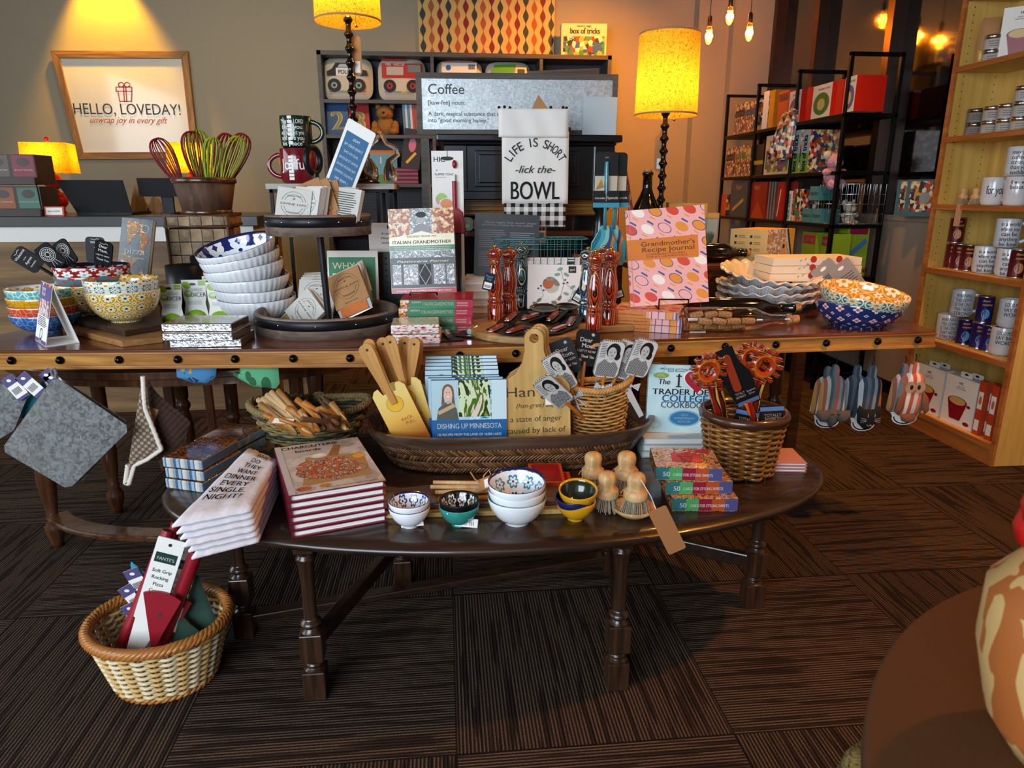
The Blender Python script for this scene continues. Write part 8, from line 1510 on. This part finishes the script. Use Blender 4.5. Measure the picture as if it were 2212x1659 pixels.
p = WY(98, 475, 3.86); s = mp(p); card('card_holder', 'small clear holder with orange-bordered cards on the counter edge', 'holder', (p.x, 3.86, ct + .001), (-10, 0, 0), 40 * s, 20 * s, .02, C('#b8401c', .3), lambda b, w, h: b.r2(w * .08, w * .92, h * .12, h * .88, 'card_white').text('HELLO, LOVEDAY', w * .5, h * .42, h * .14, 'ink', w * .6, y=-.002))
M('choc', '#33211b', .4)
t = thing('chocolate_display', 'dark two-tier chocolate display rack on the left of the counter', 'display', (WY(-30, 470, 3.85).x, 3.85, ct + .001)); s = mp(WY(0, 470, 3.85)); w_ = 112 * s
for j, (z, cs) in enumerate(((0, ('#8a4a22', '#3c6a58')), (66 * s, ('#5a4a40', '#7a2438')))):
    b = B().box(0, w_, .03, .2, z, z + 62 * s, 'choc').box(0, w_ + .01, -.02, .03, z, z + 14 * s, 'choc')
    for i in range(2): x0 = w_ * (.12 + .46 * i); b.r2(x0, x0 + w_ * .4, z + 16 * s, z + 60 * s, C(cs[i], .4), .029).e2(x0 + w_ * .2, z + 46 * s, w_ * .12, 9 * s, C('#3a2018', .3), .0285).text((('SALT CARAMEL', 'DARK CHOCOLATE'), ('GATOR', 'SEA SALT CARAMEL'))[j][i], x0 + w_ * .2, z + 28 * s, .008, C('#c8b89a'), w_ * .34, y=.028)
    b.obj('tray', t)
B().tube([(w_ + .01, 0, 0), (w_ + .005, .0, 70 * s), (w_ - .02, .02, 74 * s)], .003, 'black_iron', 5).obj('wire_frame', t)
# --- pendant bulbs
M('filament', '#ff9a30', emit=40); M('amber_glass', '#ffb050', .02, trans=1, ior=1.3)
for k_, (x, y0, y1, Y) in enumerate(((1530, 45, 97, 5.0), (1575, 0, 55, 5.3), (1617, 30, 90, 4.9))):
    a = WY(x, y1, Y); s = mp(a); t = thing('pendant_bulb', 'bare glowing filament bulb on a cord, %s of three' % ('left and lowest', 'middle and highest', 'right')[k_], 'lamp', (a.x, Y, a.z), 0, 'hanging filament bulbs'); h = 36 * s
    B().lathe([(.0001, 0), (6 * s, h * .1), (9 * s, h * .4), (7.5 * s, h * .7), (4 * s, h)], 'amber_glass', 16, cap=False).obj('glass_bulb', t)
    b = B()
    for i in range(6): q = i * PI / 3; b.tube([(2 * s * cos(q), 2 * s * sin(q), h * .15), (4 * s * cos(q), 4 * s * sin(q), h * .8)], .0028, 'filament', 4)
    b.obj('filament', t); B().lathe([(4 * s, h), (5 * s, h * 1.05), (4.5 * s, h * 1.5), (2 * s, h * 1.6)], 'bronze_frame', 12).obj('socket', t); B().tube([(0, 0, h * 1.6), (0, 0, ZH - a.z)], .0025, 'black_iron', 5).obj('cord', t)
    light('lamp_bulb_light', 'POINT', (a.x, Y, a.z + h * .5), 17, (1, .36, .02), r=.03)
# --- etagere goods
def eb(label, x0, x1, zi, yt, dX, fc, sc_, art=None, X=2.215, name='game_box', g=None, cat='box'):
    a = WX(x0, 300, X); c = WX(x1, 300, X); z = EZ[zi] + .001; h = WX(x1, yt, X).z - z; w = a.y - c.y - .004
    b = B().box(0, w, 0, dX, 0, h, [fc, fc, fc, sc_, sc_, sc_])
    if art: art(b, w, h)
    return tag(b.obj(name, None, (X, a.y - .002, z), (0, 0, -90)), label, cat, g)
ck = lambda c_: C(c_, .35)
def circ(c1, c2, tx='dinosaur robot'): return lambda b, w, h: b.r2(0, w, 0, h, ck('#d0c8b8')).e2(w * .5, h * .42, w * .42, h * .34, ck(c1), -.001).e2(w * .5, h * .4, w * .2, h * .18, ck(c2), -.002).text(tx, w * .6, h * .84, h * .07, 'ink', w * .6, y=-.002)
def word(tx, c_='#181818', bg=None, z=.6): return lambda b, w, h: (b.r2(0, w, 0, h, bg or 'toy_fine'), b.r2(w * .05, w * .95, h * (z - .04), h * (z + .18), ck(c_), -.001), b.text(tx, w * .5, h * z, h * .11, 'card_white', w * .8, y=-.0016, bold=.02))
eb('dark patterned card game box, far left of the top shelf', 1584, 1606, 4, 222, .12, ck('#2c1c18'), 'toy_fine', word('GAME')); eb('white matching game box beside the dark one on the top shelf', 1606, 1634, 4, 217, .12, 'card_white', 'toy_fine', word('MATCHING', '#2c3c6a'))
eb('white spined game, top shelf left of the yellow one', 1642, 1654, 4, 198, .14, 'card_white', 'toy_fine'); eb('yellow spined puzzle on the top shelf', 1655, 1666, 4, 196, .14, ck('#c8901c'), ck('#b87a18')); eb('orange solar kit box on the top shelf', 1674, 1696, 4, 196, .14, ck('#c8501c'), ck('#c83a14'), word('SOLAR', '#8a2c10', ck('#c8582a'), .75)); eb('purple dinosaur kit box with red side on the top shelf', 1697, 1722, 4, 195, .14, 'card_white', ck('#b81c10'), circ('#6a5078', '#a85a3c'))
eb('red box behind the green-circle dinosaur kit', 1733, 1744, 4, 190, .14, ck('#b81c10'), ck('#c82010')); eb('green-circle dinosaur robot kit with bright red side', 1746, 1786, 4, 180, .16, 'card_white', ck('#c82010'), circ('#3f6a30', '#b0a060')); eb('red box right of the green-circle kit', 1795, 1808, 4, 175, .1, ck('#b81c10'), ck('#c82010')); eb('purple-circle robot kit with bright red side, rightmost on the top shelf', 1812, 1836, 4, 166, .17, 'card_white', ck('#c82010'), circ('#6a5a88', '#c8a86a'))
for k_, (x0, x1, c_, tx) in enumerate(((1572, 1590, '#181818', 'MATCHING'), (1591, 1606, '#8a7a30', 'QUIZ'), (1607, 1615, '#5a8a2c', 'GO'), (1616, 1626, '#c8a860', 'FUN'))): eb(('black matching cards', 'olive quiz', 'green', 'tan')[k_] + ' small game box on the second shelf', x0, x1, 3, (318, 315, 312, 312)[k_], .1, ck(c_), 'toy_fine', word(tx, c_))
eb('black card box with yellow band on the second shelf', 1632, 1653, 3, 310, .12, ck('#15171c'), ck('#15171c'), lambda b, w, h: b.r2(0, w, h * .35, h * .48, ck('#b89a28'))); eb('large box of tricks magic set on the second shelf', 1656, 1710, 3, 285, .08, C('#d8c8a0'), 'toy_fine', tricks)
for k_, x in enumerate((1713, 1733)): eb(('left', 'right')[k_] + ' box of tricks spine on the second shelf', x, x + 18, 3, 280, .2, 'card_white', 'toy_fine', lambda b, w, h: (b.r2(0, w, 0, h * .45, ck('#6a9a4a')), b.r2(0, w, h * .45, h, ck('#8aa8b8')), b.text('box of tricks', w * .7, h * .04, w * .55, 'ink', h * .85, al='l', rot=90, y=-.002, bold=.04)), g='box of tricks spines')
eb('orange card game on the third shelf', 1566, 1580, 2, 420, .1, ck('#c8501c'), 'toy_fine'); eb('blue-grey Flight picture book on the third shelf', 1588, 1624, 2, 393, .01, ck('#3c4856'), ck('#3c4856'), lambda b, w, h: b.text('Flight!', w * .5, h * .8, h * .12, ck('#c8a048'), y=-.002).l2([(w * .2, h * .2), (w * .8, h * .5)], h * .1, ck('#b89a60')), name='picture_book', cat='book'); eb('red Pets picture book on the third shelf', 1632, 1668, 2, 392, .01, ck('#9a1c18'), ck('#9a1c18'), lambda b, w, h: b.text('Pets!', w * .4, h * .78, h * .12, ck('#d8a848'), y=-.002).p2([(w * .1, 0), (w * .9, 0), (w * .5, h * .5)], ck('#b8401c')), name='picture_book', cat='book')
for k_ in range(3): eb(('first', 'second', 'third')[k_] + ' thin white-edged book in the row after the Pets book', 1671 + 6 * k_, 1675 + 6 * k_, 2, 392, .18, ck('#8a8078'), ck('#5a4a44'), g='thin white-edged books', name='picture_book', cat='book')
eb('red carded craft kit on the third shelf', 1690, 1704, 2, 393, .1, ck('#b01c18'), ck('#b01c18'), lambda b, w, h: b.l2([(w * .3, h * .1), (w * .6, h * .8)], .01, 'card_white')); eb('white magic science box on the third shelf', 1712, 1726, 2, 412, .12, 'card_white', 'toy_fine', lambda b, w, h: b.text('MAGIC SCIENCE', w * .7, h * .05, w * .3, 'ink', h * .85, al='l', rot=90, y=-.002, bold=.03)); eb('yellow and red toy box on the third shelf', 1727, 1745, 2, 408, .12, 'toy_print', 'toy_fine')
for k_, (x, z) in enumerate(((1750, 0), (1772, 0), (1762, .13))): o = eb(('lower left', 'lower right', 'top')[k_] + ' teal lettered box in the pile under the pink toy', x, x + 20, 2, 452, .12, ck('#4a8a8c'), ck('#3c7a7c'), word('BOX', '#2c5c60', ck('#4a8a8c'), .4)); o.location.z += z
for k_, (x0, x1, tx, c_, yt) in enumerate(((1757, 1788, 'KERPLUNK', '#a82030', 505), (1800, 1822, 'BOINK', '#8a1c3c', 508))): eb(('green marble-drop game', 'lime green toy box, left')[k_] + ' on the low shelf', x0, x1, 1, yt, .12, ck('#7a9a28'), ck('#8aa828'), word(tx, c_, ck('#7a9a28'), .75))
p = WX(1850, 600, 2.3); b = B().box(0, .13, 0, .1, 0, .3, ck('#8aa828')); b.r2(.01, .12, .24, .28, ck('#8a1c3c')).text('BOINK', .05, .02, .03, ck('#8a1c3c'), .1, al='l', rot=0, y=-.002, bold=.03).l2([(.02, .12), (.11, .2)], .03, ck('#4a7aa8')); tag(b.obj('game_box', None, (2.33, 3.9, EZ[1] + .001)), 'lime green toy box, right, facing the room on the low shelf', 'box')
M('pink_fur', '#c89098', .95, bump=grain(70, 4), bs=1, bd=.012); M('cream_fur', '#c8bca8', .95, bump=grain(70, 4), bs=1, bd=.012)
def plush(label, x, y, Y, m, m2, sz):
    p = WY(x, y, Y); s = mp(p) * sz; t = thing('plush_toy', label, 'toy', p, 20); b = B().ball(0, 0, 22 * s, 20 * s, 18 * s, 22 * s, m).ball(-4 * s, -4 * s, 54 * s, 20 * s, 18 * s, 17 * s, m)
    for sx in (-1, 1): b.ball(sx * 24 * s, -6 * s, 30 * s, 14 * s, 8 * s, 8 * s, m).ball(sx * 14 * s, -14 * s, 4 * s, 10 * s, 12 * s, 12 * s, m).ball(sx * 16 * s, 0, 70 * s, 6 * s, 4 * s, 7 * s, m)
    b.obj('body', t); B().ball(-6 * s, -20 * s, 49 * s, 11 * s, 8 * s, 9 * s, m2).ball(-22 * s, 0, 66 * s, 10 * s, 8 * s, 10 * s, m2).ball(-14 * s, -22 * s, 58 * s, 2 * s, 2 * s, 2 * s, 'ink').ball(2 * s, -22 * s, 58 * s, 2 * s, 2 * s, 2 * s, 'ink').obj('face', t)
plush('pink plush unicorn sitting between the black shelf posts', 1795, 402, 3.98, 'pink_fur', 'cream_fur', .95)
wb = WX(1790, 490, 2.25); t = thing('wire_basket', 'grey wire basket with a white plush inside, on the black shelving', 'basket', (2.24, 3.86, EZ[2] + .001), 0); b = B(); bh = .22
for z in (0, .055, .11, .165, bh): b.tube([(0, 0, z), (.26, 0, z), (.26, .24, z), (0, .24, z)], .002, 'steel', 4, True)
for k_ in range(9): x = .26 * k_ / 8; b.tube([(x, 0, bh), (x, 0, 0), (x, .24, 0), (x, .24, bh)], .0018, 'steel', 4); y = .24 * k_ / 8; b.tube([(0, y, bh), (0, y, 0), (.26, y, 0), (.26, y, bh)], .0018, 'steel', 4)
b.obj('mesh', t); B().tube([(0, .06 + .03 * cos(a), bh - .05 + .035 * sin(a)) for a in [k * PI / 8 for k in range(16)]], .004, 'tray_band', 6, True).obj('handle', t); B().box(.01, .25, .01, .23, 0, .004, ck('#6a6460')).obj('base', t)
plush('white plush toy lying inside the grey wire basket', 1830, 486, 3.98, 'cream_fur', 'cream_fur', .7)
for k_ in range(2): p = WX(1708 - 14 * k_, 232 + 8 * k_, 2.17); tag(B().puff([(0, 0), (.05, -.02), (.035, -.3), (-.07, -.32), (-.08, -.25), (-.02, -.05)], .03, 'toy_fine', cx=-.01, cz=-.18).obj('toy_bag', None, p, (0, 0, -40)), ('right', 'left')[k_] + ' colourful clear toy bag hanging in front of the black shelving', 'bag', 'hanging toy bags')
for k_ in range(2): p = WX(1960 + 30 * k_, 480, 2.52); s = mp(p); o = card('puzzle_box', ('left', 'right')[k_] + ' teal-edged jigsaw box leaning on the window sill', 'box', (2.50 - .02 * k_, p.y + .1, 1.032), (0, 0, -62), .2, .19, .035, ck('#3f6468'), lambda b, w, h: b.r2(w * .1, w * .9, h * .12, h * .95, 'toy_fine').e2(w * .5, h * .5, w * .14, h * .16, ck('#8a8c8c'), -.001), 'jigsaws on the sill')
# --- bookcase goods
M('gold_corn', rough=.4, pat=blot(['#b8781c', '#d8a848', '#e8d8a0'], 90)); M('can_maroon', '#5a1418', .3, .2); M('can_purple', '#2c1c5c', .3, .2)
def onshelf(i, x, y, d=.1): p = WX(x, y, BX + d); p.z = SZ[i]; p.y = min(max(p.y, BY0 + .045), BY1 - .05); return p
def rmug(label, i, x, y, h, txt, sp, dz=0, g='white slogan mugs'): p = onshelf(i, x, y); p.z += dz; m = mug(label, p, .048, h * 1.27, 'white_mug', -30, txt, 'ink', g, sp)
MG = ['may your', 'coffee be', 'stronger', 'than your', 'toddler']
rmug('white mug topping two others, coffee slogan', 3, 2185, 436, .095, MG, -20, .122); rmug('white mug with handle to the front, lower left of the slogan mugs at eye level', 3, 2142, 436, .095, ['for you'], -50); rmug('white mug at the right, lower row at eye level', 3, 2192, 440, .095, ['if we were', 'beautiful'], -10)
WM = ['in a world', 'where you', 'can be', 'anything', 'be kind']
rmug('white mug on top, anything slogan, shelf below eye level', 2, 2160, 592, .098, WM, -10, .122); rmug('white mug, lower left, anything slogan', 2, 2122, 592, .095, WM, -10); rmug('white mug, lower right beside the maroon can', 2, 2172, 600, .095, WM, -20)
WN = ['WARNING:', 'THIS COFFEE', 'IS THE ONLY', 'THAT NEEDS', 'STRONG']; GM = ['GOOD MOMS', 'SAY BAD', 'WORDS']
rmug('white warning mug, upper left by the purple cans', 1, 2066, 728, .098, WN, -10, .126); rmug('white warning mug, lower left by the purple cans', 1, 2043, 728, .098, WN, -10); rmug('white good-moms mug, upper right', 1, 2165, 772, .098, GM, 10, .126); rmug('white good-moms mug, lower right', 1, 2158, 774, .098, GM, 10)
def can(label, i, x, y, h, m, dz, g, r=.035):
    p = onshelf(i, x, y); b = B().lathe([(.0001, 0), (r, 0), (r, .003), (r * .97, .005), (r * .97, h - .005), (r, h - .003), (r, h), (r * .9, h), (.0001, h - .003)], ['steel', 'steel', 'steel', m, 'steel', 'steel', 'steel', 'steel'], 24)
    for i_, tx in enumerate(('door', 'county')):
        vs, fs, W0 = glyphs(tx, .02, 0); k = .016; b.add([(r * .985 * cos(-PI / 2 - .35 + (a * k - .018) / r), r * .985 * sin(-PI / 2 - .35 + (a * k - .018) / r), h * (.8 - .14 * i_) + c_ * k) for a, c_ in vs], fs, C('#c8a04a'))
    b.M = TR(0, 0, 0, rz=-20); b.add([(r * .99 * sin(a * .5), -r * .99 * cos(a * .5), h * .35 + .022 * q) for a, q in [(cos(u), sin(u)) for u in [2 * PI * j / 14 for j in range(14)]]], [tuple(range(14))], C('#4a9ac0' if m == 'can_purple' else '#c88a4a')); tag(b.obj('cocoa_can', None, (p.x, p.y, SZ[i] + dz), (0, 0, -10)), label, 'can', g)
for a in (('maroon cocoa can, topmost', 2, 2052, 576, .12, 'can_maroon', .121), ('maroon cocoa can, lower left', 2, 2036, 574, .12, 'can_maroon', 0), ('maroon cocoa can, second in the lower row', 2, 2068, 580, .12, 'can_maroon', 0), ('maroon cocoa can, third in the lower row behind the mug', 2, 2088, 580, .12, 'can_maroon', 0), ('maroon cocoa can at the right end of the shelf', 2, 2192, 606, .12, 'can_maroon', 0)): can(*a, 'maroon cocoa cans')
for a in (('purple cocoa can, on top of the others', 1, 2112, 752, .12, 'can_purple', .121), ('purple cocoa can, lower left', 1, 2080, 742, .12, 'can_purple', 0), ('purple cocoa can, lower middle', 1, 2110, 752, .12, 'can_purple', 0), ('purple cocoa can, lower right behind', 1, 2134, 748, .12, 'can_purple', 0)): can(*a, 'purple cocoa cans')
def tin(i, x, y, dz, lb_):
    p = onshelf(i, x, y); r = .036; b = B().lathe([(.0001, 0), (r, 0), (r, .042), (r * 1.03, .042), (r * 1.03, .058), (r * .95, .06), (.0001, .059)], ['steel', 'label_white', 'steel', 'steel', 'steel', 'steel'], 26); b.at(0, 0, 0, rz=-20)
    for j in range(15): b.add([(r * 1.006 * sin(a), -r * 1.006 * cos(a), .012 + .009 * (j % 3) + q) for a, q in ((j // 3 * .22 - .6, 0), (j // 3 * .22 - .42, 0), (j // 3 * .22 - .42, .002), (j // 3 * .22 - .6, .002))], [(0, 1, 2, 3)], 'ink')
    tag(b.obj('candle_tin', None, (p.x, p.y, SZ[i] + dz), (0, 0, -10)), lb_, 'tin', 'labelled silver tins on the ' + ('upper shelf' if i == 5 else 'middle shelf'))
for k_, x in enumerate((2066, 2100, 2136, 2168, 2200)):
    for j in range(3 if x > 2190 else 2): tin(4, x, 290 - 2 * k_, .061 * j, 'silver tin with white label, %s of the %s column from the left' % (('bottom', 'second', 'third')[j], ('first', 'second', 'third', 'fourth', 'fifth')[k_]))
for j in range(2): tin(5, 2140, 126, .061 * j, ('lower', 'upper') [j] + ' silver tin beside the popcorn bag on the upper shelf')
p = onshelf(5, 2110, 134); o = thing('popcorn_bag', 'kraft and clear bag of popping corn on the upper bookcase shelf', 'bag', p, -30); B().puff([(-.04, 0), (.04, 0), (.045, .1), (.035, .2), (-.035, .2), (-.045, .1)], .05, 'kraft').obj('bag', o); B().puff([(-.038, .002), (.038, .002), (.042, .07), (-.042, .07)], .056, 'gold_corn').obj('window', o)
def popper(b, w, h):
    b.p2([(w * .28, h * .12), (w * .62, h * .12), (w * .76, h * .48), (w * .16, h * .48)], ck('#8a1020'), -.001).e2(w * .46, h * .5, w * .31, h * .1, ck('#8a1020'), -.0012).e2(w * .46, h * .51, w * .26, h * .08, ck('#c8a860'), -.0014).e2(w * .82, h * .46, w * .06, h * .03, ck('#8a1020'), -.001).e2(w * .82, h * .1, w * .1, h * .04, ck('#8a1020'), -.001)
    b.text('HIC', w * .5, h * .86, h * .05, 'ink', y=-.0016, bold=.02).text('MICROWAVE', w * .5, h * .8, h * .022, 'ink', y=-.0016).text('POPCORN POPPER', w * .5, h * .76, h * .022, 'ink', y=-.0016)
p = onshelf(5, 2160, 122); card('popper_box', 'white box with red popcorn popper on the upper bookcase shelf', 'box', (p.x, p.y + .02, SZ[5] + .001), (0, 0, -42), .15, .22, .05, 'card_white', popper)
for k_, (x0, yb, w_, h_, dy) in enumerate(((1990, 886, .15, .23, 0), (2053, 916, .15, .23, 0), (2002, 868, .15, .22, .0), (2072, 895, .15, .22, .0))):
    p = onshelf(0, x0, yb); p.x = BX + .03 + (.055 if k_ > 1 else 0); y = (3.22, 3.0)[k_ % 2]; b_ = B().box(0, .195, 0, .05, 0, h_, 'card_white'); popper(b_, .195, h_); b_.ext(rr(.06, .13, h_ - .001, h_ + .025, .008), .02, .022, 'card_white').e2(.095, h_ + .014, .012, .005, 'ink', .0194); tag(b_.obj('popper_box', None, (p.x, y, SZ[0] + .001), (0, 0, -88)), ('left front', 'right front', 'left rear', 'right rear')[k_] + ' white popcorn popper box on the bottom bookcase shelf', 'box', 'popcorn popper boxes on the bottom shelf')
for k_ in range(4):
    b = B().box(0, .035, 0, .02, 0, .25, C('#b8401c', .4)); b.r2(.004, .031, .12, .2, 'card_white').r2(.004, .031, .02, .07, 'card_white').e2(.0175, .16, .008, .02, ck('#c86a3a'), -.001); tag(b.obj('kitchen_pack', None, (BX + .03 + .022 * (k_ % 2), 2.79 - .037 * k_ , SZ[0] + .001), (0, 0, -88)), 'red and white slim package, %s in the row at the bottom right' % ('first', 'second', 'third', 'fourth')[k_], 'package', 'slim red packages')
for k_ in range(2): brush('small dish brush, %s one on the bookcase shelf' % ('left', 'right')[k_], 2078, 436, 388, SZ[3], onshelf(3, 2080 + 26 * k_, 436, .06))
tag(B().ext([(-.012, -.1), (.012, -.1), (.014, 0), (-.01, 0)], 0, .001, 'kraft').obj('paper_tag', None, WX(2073, 440, BX - .004), (0, 0, -30)), 'brown paper tag hanging over the shelf edge from the small brushes', 'tag')
# ================= floor basket and foreground =================
fc = G(330, 1535, 0); fcx, fcy = fc.x - .012, fc.y + .125; t = thing('floor_basket', 'oval two-tone wicker basket on the carpet holding pizza cutters', 'basket', (fcx, fcy, 0), -6); FZ = .165
M('wick_orange', '#a8682a', .4, coat=.3); M('wick_pale', '#c8a468', .5); M('wick_white', '#d8c9a4', .5)
ff = lambda z: (.110 + .046 * z / FZ, .098 + .042 * z / FZ); b = B()
wicker(b, ff, .01, FZ - .02, 17, 30, .0046, ['wick_pale', 'wick_white'], .006, 1.0, seg=6); b.obj('weave', t); b = B()
for k_ in range(30): a = 2 * PI * k_ / 30; b.tube([((ff(z)[0]) * cos(a), (ff(z)[1]) * sin(a), z) for z in (0, FZ)], .0028, 'wick_orange', 5)
b.obj('stakes', t)['kind'] = 'stuff'; rope_rim(B(), .158, .142, FZ - .004, .0095, 'wick_orange', 16, strands=5).obj('rim', t); rope_rim(B(), .113, .1, .007, .006, 'wick_orange', 16).obj('foot', t); B().add([(.106 * cos(2 * PI * k / 30), .095 * sin(2 * PI * k / 30), .008) for k in range(30)], [tuple(range(30))], 'wick_orange').obj('base', t)
def rod(label, x0, y0, x1, y1, Y0, Y1, r, g='long maroon rocking cutter handles'):
    a = WY(x0, y0, Y0); c_ = WY(x1, y1, Y1); return tag(B().tube([a, a.lerp(c_, .5), c_], r, 'red_print2', 14).obj('rolling_pin', None), label, 'kitchen tool', g)
rod('maroon cylinder leaning far left in the floor basket', 248, 1432, 364, 1146, fcy - .03, 1.60, .0145); rod('maroon cylinder behind, reaching under the towels', 300, 1400, 382, 1128, fcy + .05, 1.66, .013); rod('maroon cylinder at the right with a white sleeve', 335, 1425, 425, 1190, fcy - .02, 1.56, .0165)
def pz(label, x0, y0, x1, y1, Y0, Y1, wd, g='pizza cutter packages in the floor basket', full=True):
    a = WY(x0, y0, Y0); c_ = WY(x1, y1, Y1); L = (c_ - a).length; t_ = thing('pizza_cutter_package', label, 'package', a, 0, g); t_.matrix_world = frame(a, (1, .12, .45), c_ - a)
    b = B().ext(rr(-wd / 2, wd / 2, L * .32, L, .004), 0, .004, 'card_white').ext([(-wd * .4, L * .05), (wd * .1, L * .0), (wd * .5, L * .3), (wd * .5, L * .5), (-wd * .45, L * .5)], .002, .005, 'card_white')
    b.r2(-wd * .4, wd * .38, L * .8, L * .88, ck('#12382c')).text("FANTE'S", 0, L * .822, .008, 'card_white', wd * .62, y=-.0016, bold=.01)
    for i, tx in enumerate(('Soft Grip', 'Rocking', 'Pizza', 'Cutter')): b.text(tx, 0, L * (.72 - .055 * i), .0082, 'ink', y=-.0012)
    b.e2(wd * .0, L * .95, .004, .004, 'ink').obj('card', t_); B().ext(arc(wd * .3, L * .28, L * .3, 62, 118, 10, L * .3) + [(wd * .1, L * .3), (wd * .55, L * .08), (wd * .75, L * .3)], -.008, -.002, 'red_print2').e2(wd * .4, L * .4, .005, .005, C('#3a2a30'), -.0085).obj('cutter_guard', t_)
pz('front pizza cutter package with green label in the floor basket', 292, 1420, 372, 1165, fcy - .05, 1.53, .062); pz('second pizza cutter package behind the front one', 325, 1415, 398, 1180, fcy - .01, 1.58, .055)
a = WY(365, 1335, fcy + .0); b = B(); b.at(frame(a, (1, .1, .3), (.35, .1, 1))).puff(rr(-.026, .026, -.035, .035, .004), .03, 'card_white'); tag(b.obj('paper_sleeve', None), 'white paper sleeve around the right maroon cylinder', 'sleeve')
Y = fcy + .03; hanging('felt_potholder', 'blue felt piece with purple tags at the back left of the floor basket', [(282, 1212), (312, 1235), (318, 1270), (290, 1280), (276, 1262), (292, 1245)], Y, 'felt_blue', .02, tags=((285, 1225, 20), (272, 1262, 30), (278, 1300, 25)))
hanging('felt_potholder', 'grey-green felt potholder at the right inside the floor basket', [(425, 1235), (470, 1345), (440, 1372), (392, 1330)], Y + .01, 'felt_green', .02); hanging('felt_potholder', 'dark green felt piece low in the floor basket', [(385, 1330), (440, 1370), (420, 1410), (365, 1400)], Y - .03, 'felt_green', .02)
M('disc_brown', '#4a2a10', .6, bump=grain(30), bs=.1); M('moss_bark', '#5a4424', .9, pat=blot(['#2c2414', '#5a4a22', '#7a6430', '#3a301a'], 60), bump=grain(60, 4), bs=1, bd=.01); M('cream_wrap', '#c8a468', .6, pat=lambda n: n.mix(n.noise(n.sc(34, 34, 7), 1, 2).gt(.54), '#b8945c', '#9a5420')); M('red_ribbon', '#b01408', .4)
p1, p3 = G(1868, 1640, .70), G(2195, 1238, .70); ur = .52; md = (p1 + p3) / 2; d_ = (p3 - p1); hh = math.sqrt(ur * ur - d_.length ** 2 / 4); nn = Vector((d_.y, -d_.x, 0)).normalized(); ux, uy = md.x + nn.x * hh, md.y + nn.y * hh
t = thing('round_table', 'blurred round brown table at the bottom right corner', 'table', (ux, uy, 0)); B().lathe([(.0001, .66), (ur * .96, .66), (ur, .675), (ur, .695), (ur * .99, .70), (.0001, .70)], 'disc_brown', 96).obj('tabletop', t); B().lathe([(.0001, 0), (ur * .5, 0), (ur * .45, .03), (.05, .06), (.045, .6), (ur * .4, .66)], 'walnut_leg', 32).obj('pedestal', t)
p = G(1905, 1645, .62); tag(B().lathe([(.0001, -.05), (.05, -.05), (.062, -.02), (.055, .01), (.0001, .02)], 'moss_bark', 14, mod=lambda a, r, z, i: (r * (1 + .12 * sin(a * 5)), z)).obj('bark_ornament', None, (p.x + .02, p.y - .02, .62)), 'blurred mossy bark piece hanging at the table edge, bottom right', 'ornament')
p = G(2240, 1690, .702); t = thing('wrapped_gift', 'blurred cream wrapped gift with red ribbon top, bottom right corner', 'gift', (p.x + .055, p.y + .02, .7005)); hgt = .0
B().lathe([(.0001, 0), (.05, 0), (.07, .03), (.085, .09), (.085, .14), (.06, .175), (.03, .19), (.0001, .19)], 'cream_wrap', 32).obj('wrap', t); b = B()
for k_ in range(9): a = k_ * .7; b.ball(.045 * cos(a), .045 * sin(a), .19 + .03 * (k_ % 3), .034, .03, .03, 'red_ribbon', 12)
b.ball(0, 0, .24, .03, .03, .04, 'red_ribbon', 12).obj('ribbon', t)
